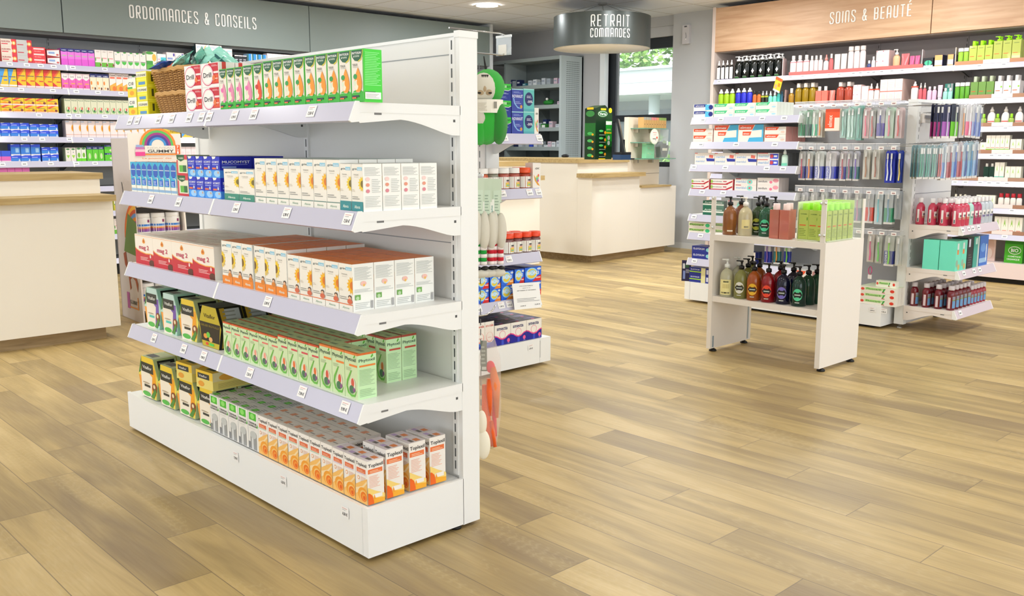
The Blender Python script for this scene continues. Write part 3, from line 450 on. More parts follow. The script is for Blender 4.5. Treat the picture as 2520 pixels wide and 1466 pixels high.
# right wall: behind the beauty shelving, a pier, the window bay, and the wall beyond
mb = MB(); mb.box((9.56, -4, 0), (9.7, 6.35, CZ), WG); mb.box((9.43, 6.33, 0), (9.62, 7.13, CZ), WL)
mb.box((9.5, 7.13, 2.6), (9.75, 8.3, CZ), WL); mb.box((9.5, 7.13, 0), (9.75, 8.3, 1.0), WL)
mb.box((9.44, 8.3, 0), (9.75, 10.4, CZ), WG); mb.box((9.47, 7.13, 2.72), (9.5, 8.3, CZ), M('bdbebe', .8))
mb.box((9.425, 6.33, 0), (9.43, 7.13, .07), M('d8dadb', .6)); st(mb, 'wall_right')
mb = MB(); dk = M('23272c', .4)
for a, b_ in (((9.55, 7.13, 2.47), (9.62, 8.3, 2.6)), ((9.55, 8.13, 1.0), (9.62, 8.3, 2.47)), ((9.53, 7.13, 1.575), (9.62, 8.2, 1.655)), ((9.5, 7.13, 1.0), (9.62, 8.3, 1.06)), ((9.55, 7.13, 1.06), (9.62, 7.17, 2.47))): mb.box(a, b_, dk)
wf = st(mb, 'window_1'); mb = MB(); mb.box((9.58, 7.17, 1.06), (9.586, 8.13, 2.47), GLASS); mb.build('window_pane', wf)
mb = MB(); mb.box((9.42, 8.22, 1.0), (9.5, 8.3, 2.6), M('e8eef0', .4)); mb.build('window_reveal', wf)
# outdoors beyond the window
mb = MB(); mb.box((10, -10, -.3), (60, 60, -.1), M('8f9a84', .9)); st(mb, 'ground')
b_ = empty('office_building', (18, 15, 0), label='low white flat-roofed office building seen outside through the window', cat='building')
mb = MB(); W1 = M('e8eff2', .5)
mb.box((-1, -9, 2.44), (7, 9, 2.97), W1); mb.box((-1.02, -9, 2.70), (-1, 9, 2.715), M('b8c8d0', .4)); mb.box((-1.12, -9.2, 2.97), (7, 9.2, 3.03), M('b4c4cc', .4)); mb.build('roof_fascia', b_)
mb = MB(); mb.box((1.5, -9, -.1), (7, 9, 2.45), M('8c9499', .6)); mb.box((1.48, -9, .9), (1.5, 9, 2.2), M('5f6f78', .15)); mb.build('wall', b_)
for k in range(6):
    mb = MB(); mb.lathe([(.13, -.1), (.13, 2.45)], M('c8d6d8', .5), 14, (-.4, -7.0 + k * 2.9, 0)); mb.build('column', b_)
def leafball(mb, c, R, n, cols, ls=.15, flat=1):
    for i in range(n):
        v = Vector((random.gauss(0, 1), random.gauss(0, 1), random.gauss(0, 1))).normalized() * R * random.uniform(.55, 1) ; v.z *= flat
        p = Vector(c) + v; a = Vector((random.gauss(0, 1), random.gauss(0, 1), random.gauss(0, .6))).normalized() * ls; b = a.cross(Vector((random.gauss(0, 1), random.gauss(0, 1), random.gauss(0, 1)))).normalized() * ls * .6
        mb.poly([p - a, p + b * .8, p + a, p - b * .8], cols[i % len(cols)])
LC = [M('6fa24a', .7), M('8dbb5c', .7), M('4f8238', .7), M('a8cf78', .7)]
for (x, y, z, R, lab) in ((30, 22, 5.2, 3.4, 'broad green tree rising behind the white building outside, left of the two'), (29, 30.5, 4.2, 2.3, 'smaller green tree outside at the left edge of the window')):
    t = empty('tree', (x, y, 0), label=lab, cat='tree'); mb = MB(); leafball(mb, (0, 0, z), R, 5200, LC); mb.build('crown', t)
    mb = MB(); mb.tube([(0, 0, -.2), (.1, 0, z * .5), (0, .1, z)], [.25, .18, .06], M('5b4a38', .8)); mb.build('trunk', t)
mb = MB(); leafball(mb, (0, 0, .75), .75, 900, LC, .09, .9); mb.build('shrub', None, (12.3, 9.55, .0), label='yellow-green shrub outside low behind the window pane', cat='shrub')

# ---------------------------------------------------------------- header lettering: rounded strokes
def arc(cx_, cy_, rx, ry, a0, a1, n=5): return [(cx_ + rx * math.cos(rad(a0 + (a1 - a0) * i / n)), cy_ + ry * math.sin(rad(a0 + (a1 - a0) * i / n))) for i in range(n + 1)]
Rr = .26
def rrect(): return arc(1 - Rr, 2 - Rr, Rr, Rr, 90, 0) + arc(1 - Rr, Rr, Rr, Rr, 0, -90) + arc(Rr, Rr, Rr, Rr, -90, -180) + arc(Rr, 2 - Rr, Rr, Rr, 180, 90)
GL = {'O': [rrect() + [(1 - Rr, 2)]], 'R': [[(0, 0), (0, 1.75)] + arc(Rr, 2 - Rr, Rr, Rr, 180, 90) + arc(1 - Rr, 2 - Rr, Rr, Rr, 90, 0) + arc(1 - Rr, 1.05 , Rr, .2, 0, -90) + [(0, .85)], [(.5, .85), (1, 0)]],
      'D': [[(0, 0), (0, 2)] + arc(1 - .35, 1.65, .35, .35, 90, 0) + arc(1 - .35, .35, .35, .35, 0, -90) + [(0, 0)]], 'N': [[(0, 0), (0, 1.74)] + arc(Rr, 2 - Rr, Rr, Rr, 180, 90) + arc(1 - Rr, 2 - Rr, Rr, Rr, 90, 0) + [(1, 0)]],
      'A': [[(0, 0), (0, 1.74)] + arc(Rr, 2 - Rr, Rr, Rr, 180, 90) + arc(1 - Rr, 2 - Rr, Rr, Rr, 90, 0) + [(1, 0)], [(0, .75), (1, .75)]],
      'C': [[(1, 1.55)] + arc(1 - Rr, 2 - Rr, Rr, Rr, 0, 90) + arc(Rr, 2 - Rr, Rr, Rr, 90, 180) + arc(Rr, Rr, Rr, Rr, 180, 270) + arc(1 - Rr, Rr, Rr, Rr, 270, 360) + [(1, .45)]],
      'E': [[(.9, 2), (0, 2), (0, 0), (.9, 0)], [(0, 1.02), (.8, 1.02)]], 'S': [[(1, 1.6)] + arc(1 - Rr, 2 - Rr, Rr, Rr, 0, 90) + arc(Rr, 2 - Rr, Rr, Rr, 90, 180) + arc(Rr, 1.4, Rr, .2, 180, 235) + [(.75, .82)] + arc(1 - Rr, .6, Rr, .2, 45, 0) + arc(1 - Rr, Rr, Rr, Rr, 0, -90) + arc(Rr, Rr, Rr, Rr, -90, -180) + [(0, .42)]],
      '&': [[(1.1, 0), (.25, 1.3)] + arc(.5, 1.68, .3, .32, 200, 0, 8) + [(.7, 1.35), (.15, .85)] + arc(.42, .42, .42, .42, 150, 330, 8) + [(1.05, .8)]], 'I': [[(0, 0), (0, 2)]], 'L': [[(0, 2), (0, 0), (.85, 0)]],
      'B': [[(0, 0), (0, 2)] + arc(.95 - Rr, 2 - Rr, Rr, Rr, 90, 0) + arc(.95 - Rr, 1.25, Rr, .2, 0, -90) + [(.6, 1.05)] + arc(1 - Rr, .8, Rr, .24, 90, 0) + arc(1 - Rr, Rr, Rr, Rr, 0, -90) + [(0, 0)], [(0, 1.05), (.6, 1.05)]],
      'U': [[(0, 2)] + arc(Rr, Rr, Rr, Rr, 180, 270) + arc(1 - Rr, Rr, Rr, Rr, 270, 360) + [(1, 2)]], 'T': [[(0, 2), (1, 2)], [(.5, 2), (.5, 0)]], 'É': [[(.9, 2), (0, 2), (0, 0), (.9, 0)], [(0, 1.02), (.8, 1.02)], [(.35, 2.35), (.75, 2.65)]],
      'M': [[(0, 0), (0, 1.74)] + arc(Rr, 2 - Rr, Rr, Rr, 180, 90) + arc(.75 - .2, 1.8, .2, .2, 90, 0) + [(.75, 0)], [(.75, 1.75)] + arc(.95, 1.8, .2, .2, 180, 90) + arc(1.5 - Rr, 2 - Rr, Rr, Rr, 90, 0) + [(1.5, 0)]]}
GW = {'I': 0, 'E': .9, 'É': .9, 'L': .85, '&': 1.1, 'M': 1.5, ' ': .5}
def lettering(text, length, height, fn, mat, thick=.16, dep=.006):
    """one mesh of raised stroke letters; fn(s, z, out) -> local point"""
    mb = MB(); sp = .95; tot = sum(GW.get(c, 1) + sp for c in text) - sp; kx = length / tot; ky = height / 2; x = 0
    for c in text:
        for stp in GL.get(c, []):
            P = [((x + p[0]) * kx, p[1] * ky) for p in stp]; hw = thick * ky / 2 * 1.25; n = len(P); Lf = []; Rt = []
            for i in range(n):
                a = P[max(i - 1, 0)]; b = P[min(i + 1, n - 1)]; dx, dy = b[0] - a[0], b[1] - a[1]; l = math.hypot(dx, dy) or 1; dx /= l; dy /= l
                ex = 0
                if i == 0: ex = -hw * .6
                if i == n - 1: ex = hw * .6
                q = (P[i][0] + dx * ex, P[i][1] + dy * ex)
                if 0 < i < n - 1:
                    u1 = (P[i][0] - a[0], P[i][1] - a[1]); u2 = (b[0] - P[i][0], b[1] - P[i][1]); l1 = math.hypot(*u1) or 1; l2 = math.hypot(*u2) or 1
                    cs = max(.8, math.sqrt(max(0, (1 + (u1[0] * u2[0] + u1[1] * u2[1]) / l1 / l2) / 2))); hh = hw / cs
                else: hh = hw
                Lf.append((q[0] - dy * hh, q[1] + dx * hh)); Rt.append((q[0] + dy * hh, q[1] - dx * hh))
            dep0 = dep; dep = dep0 + .0018 * (len(mb.f) % 3) * .3
            for i in range(n - 1):
                A, B, C_, D = Lf[i], Lf[i + 1], Rt[i + 1], Rt[i]; de = dep + i * .00012
                mb.poly([fn(*A, de), fn(*D, de), fn(*C_, de), fn(*B, de)], mat)
                mb.poly([fn(*A, 0), fn(*B, 0), fn(*B, dep), fn(*A, dep)], mat); mb.poly([fn(*D, 0), fn(*C_, 0), fn(*C_, dep), fn(*D, dep)], mat)
            dep = dep0
            for i in (0, n - 1): mb.poly([fn(*Lf[i], 0), fn(*Rt[i], 0), fn(*Rt[i], dep), fn(*Lf[i], dep)], mat)
        x += GW.get(c, 1) + sp
    return mb

# ---------------------------------------------------------------- shelving parts
PRICES = ['6,90 €', '7,90 €', '12,90 €', '8,90 €', '7,50 €', '6,50 €', '9,90 €', '5,90 €']
def tag_mesh(txt, w_=.044, h_=.034, tilt=.35, big=True):
    key = ('tag', txt, w_, h_, tilt)
    if key in CM: return CM[key]
    mb = MB(); c, s_ = math.cos(tilt), math.sin(tilt)
    def fn(u, v, e): return ((u - .5) * w_, -(e) * c - (1 - v) * h_ * s_ , (v - 1) * h_ * c + e * s_)
    W_ = M('f7f6f4', .5); mb.poly([fn(0, 0, .0012), fn(1, 0, .0012), fn(1, 1, .0012), fn(0, 1, .0012)], W_)
    mb.poly([fn(0, 0, 0), fn(1, 0, 0), fn(1, 0, .0012), fn(0, 0, .0012)], W_)
    if big: art(mb, [Tx(txt, .5, .3, .66, .34, '4a4a50'), Rc(.15, .8, .8, .84, 'd88a80'), Rc(.15, .66, .6, .7, 'aaa')], lambda u, v, e: fn(u, v, e + .0014))
    else: art(mb, [Rc(.2, .3, .8, .6, '8a8a90')], lambda u, v, e: fn(u, v, e + .0014))
    CM[key] = mb.mesh('price_tag'); return CM[key]
def shelf(U, R, s0, s1, z, dep, brackets=(), tags=(), big=True, lipc=LIP, col=WHITE, th=.028, lip=.052, name='shelf', back=.09, ends=True):
    """one shelf with price rail, side brackets and its price tags; brackets: list of s positions"""
    mb = MB(); x0, x1 = s0 - U.s0, s1 - U.s0
    mb.box((x0, .006, z - th), (x1, dep, z), col)
    p = MB(); pr = [(.004, z + .002), (-.003, z + .002), (-.026, z - lip), (-.018, z - lip - .004), (.006, z - lip + .01)]
    p.prism(pr, 0, x0, x1, lipc)
    if ends:
        for a in (x0, x1): p.prism([(.008, z + .003), (-.004, z + .003), (-.0275, z - lip), (-.02, z - lip - .005), (.008, z - lip - .002)], 0, a - .003, a + .003, WHITE)
    o = mb.build(name, R); p.build('price_rail', o)
    for bs in brackets:
        b = MB(); a = bs - U.s0; D = dep
        q = [(.004, z - .001), (D, z - .001), (D, z - back), (D - .03, z - back)]
        for i in range(1, 9):
            t = i / 9; q.append((D - .03 - (D * .58) * t, z - back + (back - .045) * (math.sin(t * math.pi / 2) ** 1.3)))
        q += [(.01, z - .058), (.004, z - .05)]
        b.prism(q, 0, a - .0015, a + .0015, col); b.box((a - .0022, D - .028, z - .05), (a + .0022, D - .02, z - .042), M('555', .5)); b.box((a - .0022, .06, z - .034), (a + .0022, .085, z - .028), M('777', .5))
        b.build('bracket', o)
    for i, (px, py) in enumerate(tags):
        ss = U.s(px, py, -.012); t = obj('price_tag', tag_mesh(PRICES[(i * 5 + int(z * 10)) % 8] if big else 'x', *((.046, .036) if big else (.05, .03)), .41, big), o, (ss - U.s0, -.0062, z - .004))
    return o
def slots(mb, x, y0, z0, z1, m, stp=.05, w_=.004, l=.03, face='y'):
    z = z0
    while z < z1:
        if face == 'y': mb.box((x - w_ / 2, y0 - .0008, z), (x + w_ / 2, y0 + .001, z + l), m)
        else: mb.box((y0 - .0008, x - w_ / 2, z), (y0 + .001, x + w_ / 2, z + l), m)
        z += stp
DK = M('2a2c2e', .6)
# ---------------------------------------------------------------- header of the left wall and its shelving
UL = Unit(0, 9.3)
R = UL.root('wall_shelving', 5.3, label='long grey wall shelving of medicines under the ordonnances header', cat='shelving')
mb = MB(); HG = M('7c8784', .45)
for a, b in ((2.0, 3.05), (3.06, 5.665), (5.675, 8.37)): mb.box((a - 5.3, 0, 2.295), (b - 5.3, .05, 2.79), HG)
mb.box((2.0 - 5.3, .05, 2.27), (8.37 - 5.3, .36, 2.3), DGREY); hd = mb.build('header_panel', R)
lettering('ORDONNANCES & CONSEILS', 5.012 - 3.68, .112, lambda s, z, o: (3.68 - 5.3 + s, -o, 2.488 + z), M('f2efec', .4), .16).build('header_lettering', hd)
mb = MB(); mb.box((2.0 - 5.3, .36, 0), (8.37 - 5.3, .39, 2.3), GREY)
mb.box((2.0 - 5.3, .355, 1.93), (8.37 - 5.3, .36, 1.935), M('6a6c6b', .6))
mb.build('back_panel', R)
mb = MB(); mb.box((8.37 - 5.3, -.02, 0), (8.41 - 5.3, .39, 2.83), M('c9cdd0', .5)); mb.build('end_panel', R)
posts = [UL.s(x, y, .36) for x, y in ((120, 130), (341, 160), (538, 110), (716, 130))]
mb = MB()
for i in range(-1, 8):
    s = posts[0] + (posts[3] - posts[0]) / 3 * i
    if s > 8.3: break
    mb.box((s - .012 - 5.3, .352, 0), (s + .012 - 5.3, .362, 2.29), GREY); slots(mb, s - 5.3, .351, .3, 2.27, BLACK)
mb.build('slotted_uprights', R)
ZL = [2.0, 1.78, 1.556, 1.337, 1.112, .87, .63, .40, .16]
LT = [[(24, 160), (66, 160), (100, 162), (132, 165), (179, 167), (258, 172)], [(2, 222), (52, 222), (130, 224), (188, 228), (241, 229), (298, 229)], [(96, 284), (170, 285), (192, 285), (258, 285)], [(60, 344), (104, 344), (171, 344), (224, 344)], [(6, 404), (60, 404), (125, 405), (188, 403), (234, 403), (287, 402)]] + [[]] * 4
for z, tg in zip(ZL, LT):
    for a, b, in ((2.0, 3.052), (3.058, 3.92), (3.926, 4.79), (4.796, 5.66), (5.666, 6.53), (6.536, 7.4), (7.406, 8.36)):
        tt = [t for t in tg if a < UL.s(*t) < b]
        shelf(UL, R, a, b, z, .36, [a + .006, b - .006], tt, big=False, col=DGREY, lip=.048)
mb = MB(); mb.box((2.0 - 5.3, .03, .0), (8.36 - 5.3, .1, .1), BLACK); mb.build('plinth', R)
WH = ['top', 'second', 'third', 'fourth', 'fifth', 'sixth']
def lrow(i, k, x0, x1, n, yt, desc, **kw):
    row(UL, ZL[i], WH[i] + ' left wall shelf', k, x0, x1, n, yt, desc=desc, inset=.02, d=kw.pop('d', .09), **kw)
lrow(0, 'nuro', 0, 39, 1, 94, 'red and cream painkiller box', stack=3); lrow(0, 'nuro_grey', 39, 77, 1, 97, 'red and silver painkiller box', stack=3)
lrow(0, 'red_stripe', 78, 111, 1, 115, 'bright red box with white stripe', stack=3); lrow(0, 'arrow_box', 113, 147, 1, 120, 'dark red box with pale arrow', stack=2)
lrow(0, 'pink_syrup', 148, 231, 5, 118, 'pink syrup box with navy top'); lrow(0, 'white_fruit', 232, 279, 3, 122, 'white box with green fruit base')
lrow(0, 'white_semi', 280, 358, 5, 127, 'white box with green half circle'); lrow(0, 'corn', 359, 385, 1, 126, 'green and white box with corn cob')
lrow(0, 'teal_white', 386, 408, 1, 132, 'small teal and white box'); lrow(0, 'red_half', 409, 452, 2, 128, 'white box with red lower half')
lrow(0, 'flower_wide', 481, 545, 2, 108, 'wide white sunflower box', stack=2); lrow(0, 'flower_tall', 546, 571, 1, 119, 'tall white sunflower box')
lrow(0, 'black_white', 577, 607, 3, 135, 'small black and white box'); lrow(0, 'blue_stripes', 608, 656, 4, 132, 'pale blue striped box'); lrow(0, 'pinkish', 657, 752, 7, 131, 'plain pinkish white box')
lrow(1, 'yb', -24, 39, 3, 167, 'yellow and blue capsule box'); lrow(1, 'yr', 40, 148, 5, 168, 'yellow and red capsule box')
lrow(1, 'drill_pink', 150, 219, 4, 179, 'pink lozenge box with white circle'); lrow(1, 'navy_orange', 220, 267, 3, 181, 'cream box with navy top'); lrow(1, 'tiny_swirl', 268, 316, 3, 180, 'white box with orange swirl'); lrow(1, 'white_semi', 317, 350, 2, 186, 'white box beside orange swirl boxes')
lrow(2, 'flat_yr', -30, 142, 6, 238, 'flat yellow and red box', stack=2); lrow(2, 'tiny_herb', 157, 330, 11, 242, 'pale green herbal syrup box')
lrow(3, 'blue_tab', -24, 71, 4, 301, 'blue tablet box with white corner', stack=2); lrow(3, 'blue_tab', 72, 142, 3, 305, 'slightly lower blue tablet box', stack=2)
lrow(3, 'tiny_flower', 160, 373, 12, 296, 'white box with small sunflower'); lrow(3, 'yellow_med', 388, 442, 2, 313, 'yellow box with red base', h=.105); lrow(3, 'yb', 446, 474, 1, 318, 'yellow box at shelf end', h=.08)
lrow(4, 'pink_blue', -22, 26, 2, 371, 'pink and blue tablet box'); lrow(4, 'blue_tab', 26, 100, 3, 382, 'flat blue box under tall one'); lrow(4, 'blue_tab', 101, 143, 2, 362, 'small blue box right of tall ones', stack=2)
for q in range(3):
    s0 = UL.s(26 + q * 24.7, 372, .02); s1 = UL.s(50.5 + q * 24.7, 372, .02)
    obj('medicine_box', carton('blue_tall', s1 - s0 - .002, .1, .09), None, ((s0 + s1) / 2, 9.32, UL.z(50, 382, .02)), 0, label='tall blue box atop flat one, %s from left, fifth left wall shelf' % ORD[q + 1], cat='box', group='tall blue boxes, fifth left wall shelf')
lrow(4, 'green_white', 160, 186, 2, 363, 'grey white box with lime bowl'); lrow(4, 'green_veg', 187, 211, 2, 363, 'white box with bright green base'); lrow(4, 'navy_green', 212, 255, 3, 360, 'green box with navy top'); lrow(4, 'navy_green', 256, 298, 1, 357, 'wide green and navy box', stack=2)
lrow(4, 'yellow_med', 415, 428, 1, 353, 'narrow yellow box beside display'); lrow(4, 'blue_stripes', 429, 441, 1, 356, 'narrow blue box beside display'); lrow(4, 'pinkish', 442, 484, 3, 361, 'plain pale box beside display')
row(UL, .87, 'sixth left wall shelf', 'pink_small', -20, 73, 5, 415, desc='pink box peeking over counter', inset=.02, d=.09, h=.19)
row(UL, .63, 'seventh left wall shelf', 'yellow_gel', 284, 299, 1, 545, desc='small yellow box beside display stand', inset=.02, h=.12); row(UL, .40, 'eighth left wall shelf', 'white_fruit', 284, 299, 1, 600, desc='small white box beside display stand', inset=.02, h=.15)

# ---------------------------------------------------------------- right wall shelving (beauty)
UR = Unit(1, 9.1)
R = UR.root('wall_shelving', -4.2, label='beige wall shelving of skincare under the soins & beauté oak header', cat='shelving')
def rs(y): return -y + 4.2
mb = MB(); mb.box((rs(6.29), 0, 2.31), (rs(3.87), .05, 2.79), OAK); mb.box((rs(3.862), 0, 2.31), (rs(1.2), .05, 2.79), OAK); hd = mb.build('header_panel', R)
lettering('SOINS & BEAUTÉ', 4.893 - 4.066, .108, lambda s, z, o: (rs(4.893) + s, -o, 2.492 + z), M('f4efe8', .4), .16).build('header_lettering', hd)
TAUPE = M('a39b99', .6)
mb = MB(); mb.box((rs(6.29), .42, 0), (rs(1.2), .45, 2.79), TAUPE); mb.box((rs(6.29), .415, 1.8), (rs(1.2), .42, 1.806), DK); mb.build('back_panel', R)
mb = MB(); mb.box((rs(6.33), -.005, 0), (rs(6.29), .45, 2.8), M('d9c9c0', .5)); mb.build('end_panel', R)
mb = MB(); mb.box((rs(6.29), .05, 2.3), (rs(1.2), .42, 2.32), TAUPE); mb.build('top_panel', R)
PY = [6.2] + [AX(x, y, 9.52)[1] for x, y in ((1985, 120), (2165, 100), (2383, 80))]; PY += [PY[-1] - .88, PY[-1] - 1.76]
mb = MB()
for y in PY: mb.box((rs(y) - .012, .41, 0), (rs(y) + .012, .42, 2.3), TAUPE); slots(mb, rs(y), .409, .3, 2.28, BLACK)
mb.build('slotted_uprights', R)
ZR = [2.0, 1.69, 1.435, 1.19, .94, .695, .456]
RT = [[(1770, 198), (1863, 193), (1946, 190), (1975, 189), (2005, 187), (2040, 185), (2065, 184), (2100, 182), (2117, 181), (2137, 180), (2150, 179), (2170, 178), (2195, 176), (2220, 175), (2250, 172), (2282, 171), (2410, 165), (2470, 162)], [(2473, 250)], [(2474, 319)], [(2440, 385), (2460, 385), (2480, 385)], [(2350, 450), (2376, 450), (2412, 450), (2434, 450), (2456, 450), (2478, 450)], [(2490, 520)], [(2472, 585)]]
EY = [6.28, 5.42, 4.52, 3.62, 2.72, 1.82, 1.2]
for z, tg in zip(ZR, RT):
    for a, b in zip(EY[:-1], EY[1:]):
        tt = [t for t in tg if -a < UR.s(*t) < -b]
        shelf(UR, R, -a + .003, -b - .003, z, .4, [-a + .01, -b - .01], tt, big=False, col=M('8d8684', .55), lip=.05)
mb = MB(); mb.box((rs(6.28), -.0, .05), (rs(1.2), .4, .19), M('e6d3d0', .5)); mb.build('base_deck', R)
mb = MB(); mb.box((rs(6.28), .06, 0), (rs(1.2), .4, .05), BLACK); mb.build('plinth', R)
# coloured brand strips on the rails
mb = MB()
for (x0, x1, yy, z, c) in ((1942, 2270, 180, 2.0, 'ef6a66'), (2350, 2520, 160, 2.0, 'c08a66'), (2385, 2520, 240, 1.69, 'b08468'), (2385, 2520, 311, 1.435, 'a87c64'), (2385, 2520, 379, 1.19, 'a87c64'), (2330, 2520, 447, .94, 'b08a74'), (2385, 2520, 513, .695, 'a87c64'), (2385, 2520, 577, .456, 'a87c64')):
    s0, s1 = UR.s(x0, yy, 0) + 4.2, UR.s(x1, yy, 0) + 4.2
    mb.box((s0, -.006, z - .002), (s1, -.001, z + .032), M(c, .4))
    if c != 'ef6a66': mb.box((s0 + (s1 - s0) * .42, -.008, z - .002), (s0 + (s1 - s0) * .8, -.005, z + .034), M('f0dedc', .4))
mb.build('shelf_edge_strips', R)

# ---------------------------------------------------------------- bottles
PROTO = {}
def proto(key, fn):
    if key not in PROTO: PROTO[key] = fn()
    return PROTO[key]
def wrap(mb, r, z0, z1, a0, a1, m, sx=1, sy=1, n=8, e=.0006):
    for i in range(n):
        t0, t1 = rad(a0 + (a1 - a0) * i / n), rad(a0 + (a1 - a0) * (i + 1) / n)
        P = lambda t, z: (sx * (r + e) * math.cos(t), sy * (r + e) * math.sin(t), z); mb.poly([P(t0, z0), P(t1, z0), P(t1, z1), P(t0, z1)], m)
def capmesh(style, r, h, m, h0):
    """cap, pump or spray head standing on the neck at height h0"""
    mb = MB()
    if style == 'screw': mb.lathe([(r * .98, h0), (r, h0 + .002), (r * .97, h0 + h), (r * .9, h0 + h + .001)], m, 16)
    elif style == 'cone': mb.lathe([(r, h0), (r * .95, h0 + h * .35), (r * .5, h0 + h * .6), (r * .42, h0 + h)], m, 14)
    elif style == 'pump':
        mb.lathe([(r, h0), (r, h0 + h * .35), (r * .8, h0 + h * .4), (r * .35, h0 + h * .45), (r * .35, h0 + h * .78), (r * .6, h0 + h * .8), (r * .6, h0 + h)], m, 12)
        mb.box((-r * 1.9, -r * .22, h0 + h * .86), (r * .3, r * .22, h0 + h * .99), m)
    return mb.mesh('pump' if style == 'pump' else 'cap')
def bottle_proto(r, h, body, cap, style='screw', ch=.03, cr=None, shoulder=.75, neck=.4, sy=1, labels=(), seg=20, rough=.2, trans=0, alpha=1, square=False, flatcap=False):
    mb = MB(); m = M(body, rough, 0, alpha, trans, 0, .3 if rough < .3 else 0); rn = r * neck; hs = h * shoulder
    if square:
        w_ = r; mb.prism([(-w_, -w_ * sy), (w_, -w_ * sy), (w_, w_ * sy), (-w_, w_ * sy)], 2, 0, h, m)
        mb.lathe([(rn, h), (rn, h + .004)], m, 12)
    else:
        pr = [(r * .93, 0), (r, .004), (r, hs)]
        for i in range(1, 6): t = i / 6 * math.pi / 2; pr.append((rn + (r - rn) * math.cos(t), hs + (h - hs) * .85 * math.sin(t)))
        pr += [(rn, h - .004), (rn, h + .003)]
        mb.lathe(pr, m, seg, sy=sy)
    for lb in labels:
        if lb[0] == 'wrap': z0, z1, a0, a1, c = lb[1:6]; wrap(mb, r, z0 * h, z1 * h, a0, a1, M(c, .4), 1, sy, 8, lb[6] if len(lb) > 6 else .0006)
        elif lb[0] == 'oval':     # round badge wrapped on the front
            _, zc, hr, wa, c, e, ac = lb
            n = 18; P = []
            for i in range(n):
                t = 2 * math.pi * i / n; an = rad(ac + wa * math.cos(t)); P.append(((r + e) * math.cos(an), sy * (r + e) * math.sin(an), (zc + hr * math.sin(t)) * h))
            an = rad(ac); cp = ((r + e) * math.cos(an), sy * (r + e) * math.sin(an), zc * h)
            for i in range(n): mb.poly([cp, P[i], P[(i + 1) % n]], M(c, .4))
        elif lb[0] == 'art': art(mb, lb[1], lambda u, v, e: ((u - .5) * 2 * r * .96, -r * sy - e, v * h))
        elif lb[0] == 'sart': art(mb, lb[1], lambda u, v, e: (r + e, (u - .5) * 2 * r * sy, v * h))
        elif lb[0] == 'slart': art(mb, lb[1], lambda u, v, e: (-r - e, (.5 - u) * 2 * r * sy, v * h))
    cr = cr or rn * 1.25
    return mb.mesh('bottle'), capmesh(style, cr, ch, M(cap, .3), h)
def tube_proto(w_, h, body, cap, ch=.02, art_=()):
    """squeeze tube standing on its cap"""
    mb = MB(); m = M(body, .3); n = 16; rows_ = []
    for i in range(6):
        t = i / 5; rows_.append((w_ / 2 * (1 + .12 * t), w_ / 2 * (1 - t) + .001, ch + (h - ch) * t))
    k = len(mb.v)
    for a, b, z in rows_:
        for j in range(n): an = 2 * math.pi * j / n; mb.v.append((a * math.cos(an), b * math.sin(an), z))
    for i in range(5):
        for j in range(n): mb.f.append([k + i * n + j, k + i * n + (j + 1) % n, k + (i + 1) * n + (j + 1) % n, k + (i + 1) * n + j]); mb.m.append(mb.mi(m)); mb.sm.append(True)
    c = MB(); c.lathe([(w_ * .4, 0), (w_ * .42, ch)], M(cap, .3), 14)
    return mb.mesh('tube'), c.mesh('cap')
def place(pr, loc, rz, name, label, cat, group=None, capname='cap'):
    o = obj(name, pr[0], None, loc, rz, label=label, cat=cat, group=group)
    if len(pr) > 1 and pr[1]: obj(pr[1].name.split('.')[0] if capname == 'cap' else capname, pr[1], o)
    return o
def brow(U, z, where, x0, x1, n, yb, yt, desc, body, cap, style='screw', cf=.18, rows=1, name='bottle', cat='bottle', inset=None, tube=False, fill=.93, sy=.7, dg=None, **kw):
    """n bottles side by side between image columns; yb, yt image rows of foot and top"""
    s0, s1 = U.s(x0, yb, .05), U.s(x1, yb, .05); ww = (s1 - s0) / n; H = U.z((x0 + x1) / 2, yt, .05) - U.z((x0 + x1) / 2, yb, .05)
    key = (round(ww, 3), round(H, 3), body, cap, style, cf, tube, str(kw))
    if tube: pr = proto(key, lambda: tube_proto(ww * fill * .86, H, body, cap, H * cf))
    else: pr = proto(key, lambda: bottle_proto(ww / 2 * fill, H * (1 - cf), body, cap, style, H * cf, sy=sy, **kw))
    dd = ww * sy + .004 if dg is None else dg
    for r in range(rows):
        for i in range(n):
            pos = [] if n == 1 else [ORD[i + 1] + ' from left']
            if rows > 1: pos.append('front row' if r == 0 else ('back row' if r == rows - 1 else ORD[r + 1] + ' row'))
            place(pr, U.w(s0 + ww * (i + .5), (ww / 2 * sy + .012 if inset is None else inset) + r * dd, z), U.rz, name, ', '.join([desc] + pos + [where]), cat, desc + ', ' + where if n * rows > 1 else None)
W1_ = 'top right wall shelf'; W2_ = 'second right wall shelf'
z = 2.0
lb = lambda c, a=.15, b=.8: (('wrap', a, b, 215, 325, c),)
brow(UR, z, W1_, 1766, 1807, 4, 191, 144, 'black bottle with white label', '1c1c1e', 'f2f0ee', 'cone', .25, labels=lb('e8e4e4', .05, .85))
blk = lambda: (('art', [Po('e8e8e8', .5, .55, .6, .45, .7, .4, .6, .35, .5, .25, .4, .35, .3, .4, .4, .45), Rc(.2, .06, .8, .08, '4aa84a'), Rc(.2, .12, .7, .14, '99aa99')]),)
brow(UR, z, W1_, 1808, 1925, 6, 189, 133, 'large black cleanser bottle', '101512', 'f0f0ee', 'pump', .22, labels=blk(), rows=2)
brow(UR, z, W1_, 1945, 1993, 3, 184, 136, 'white bottle with pink band', 'f4e0de', 'f6efec', 'screw', .2, labels=(('wrap', .8, .86, 180, 360, 'f08a94'),))
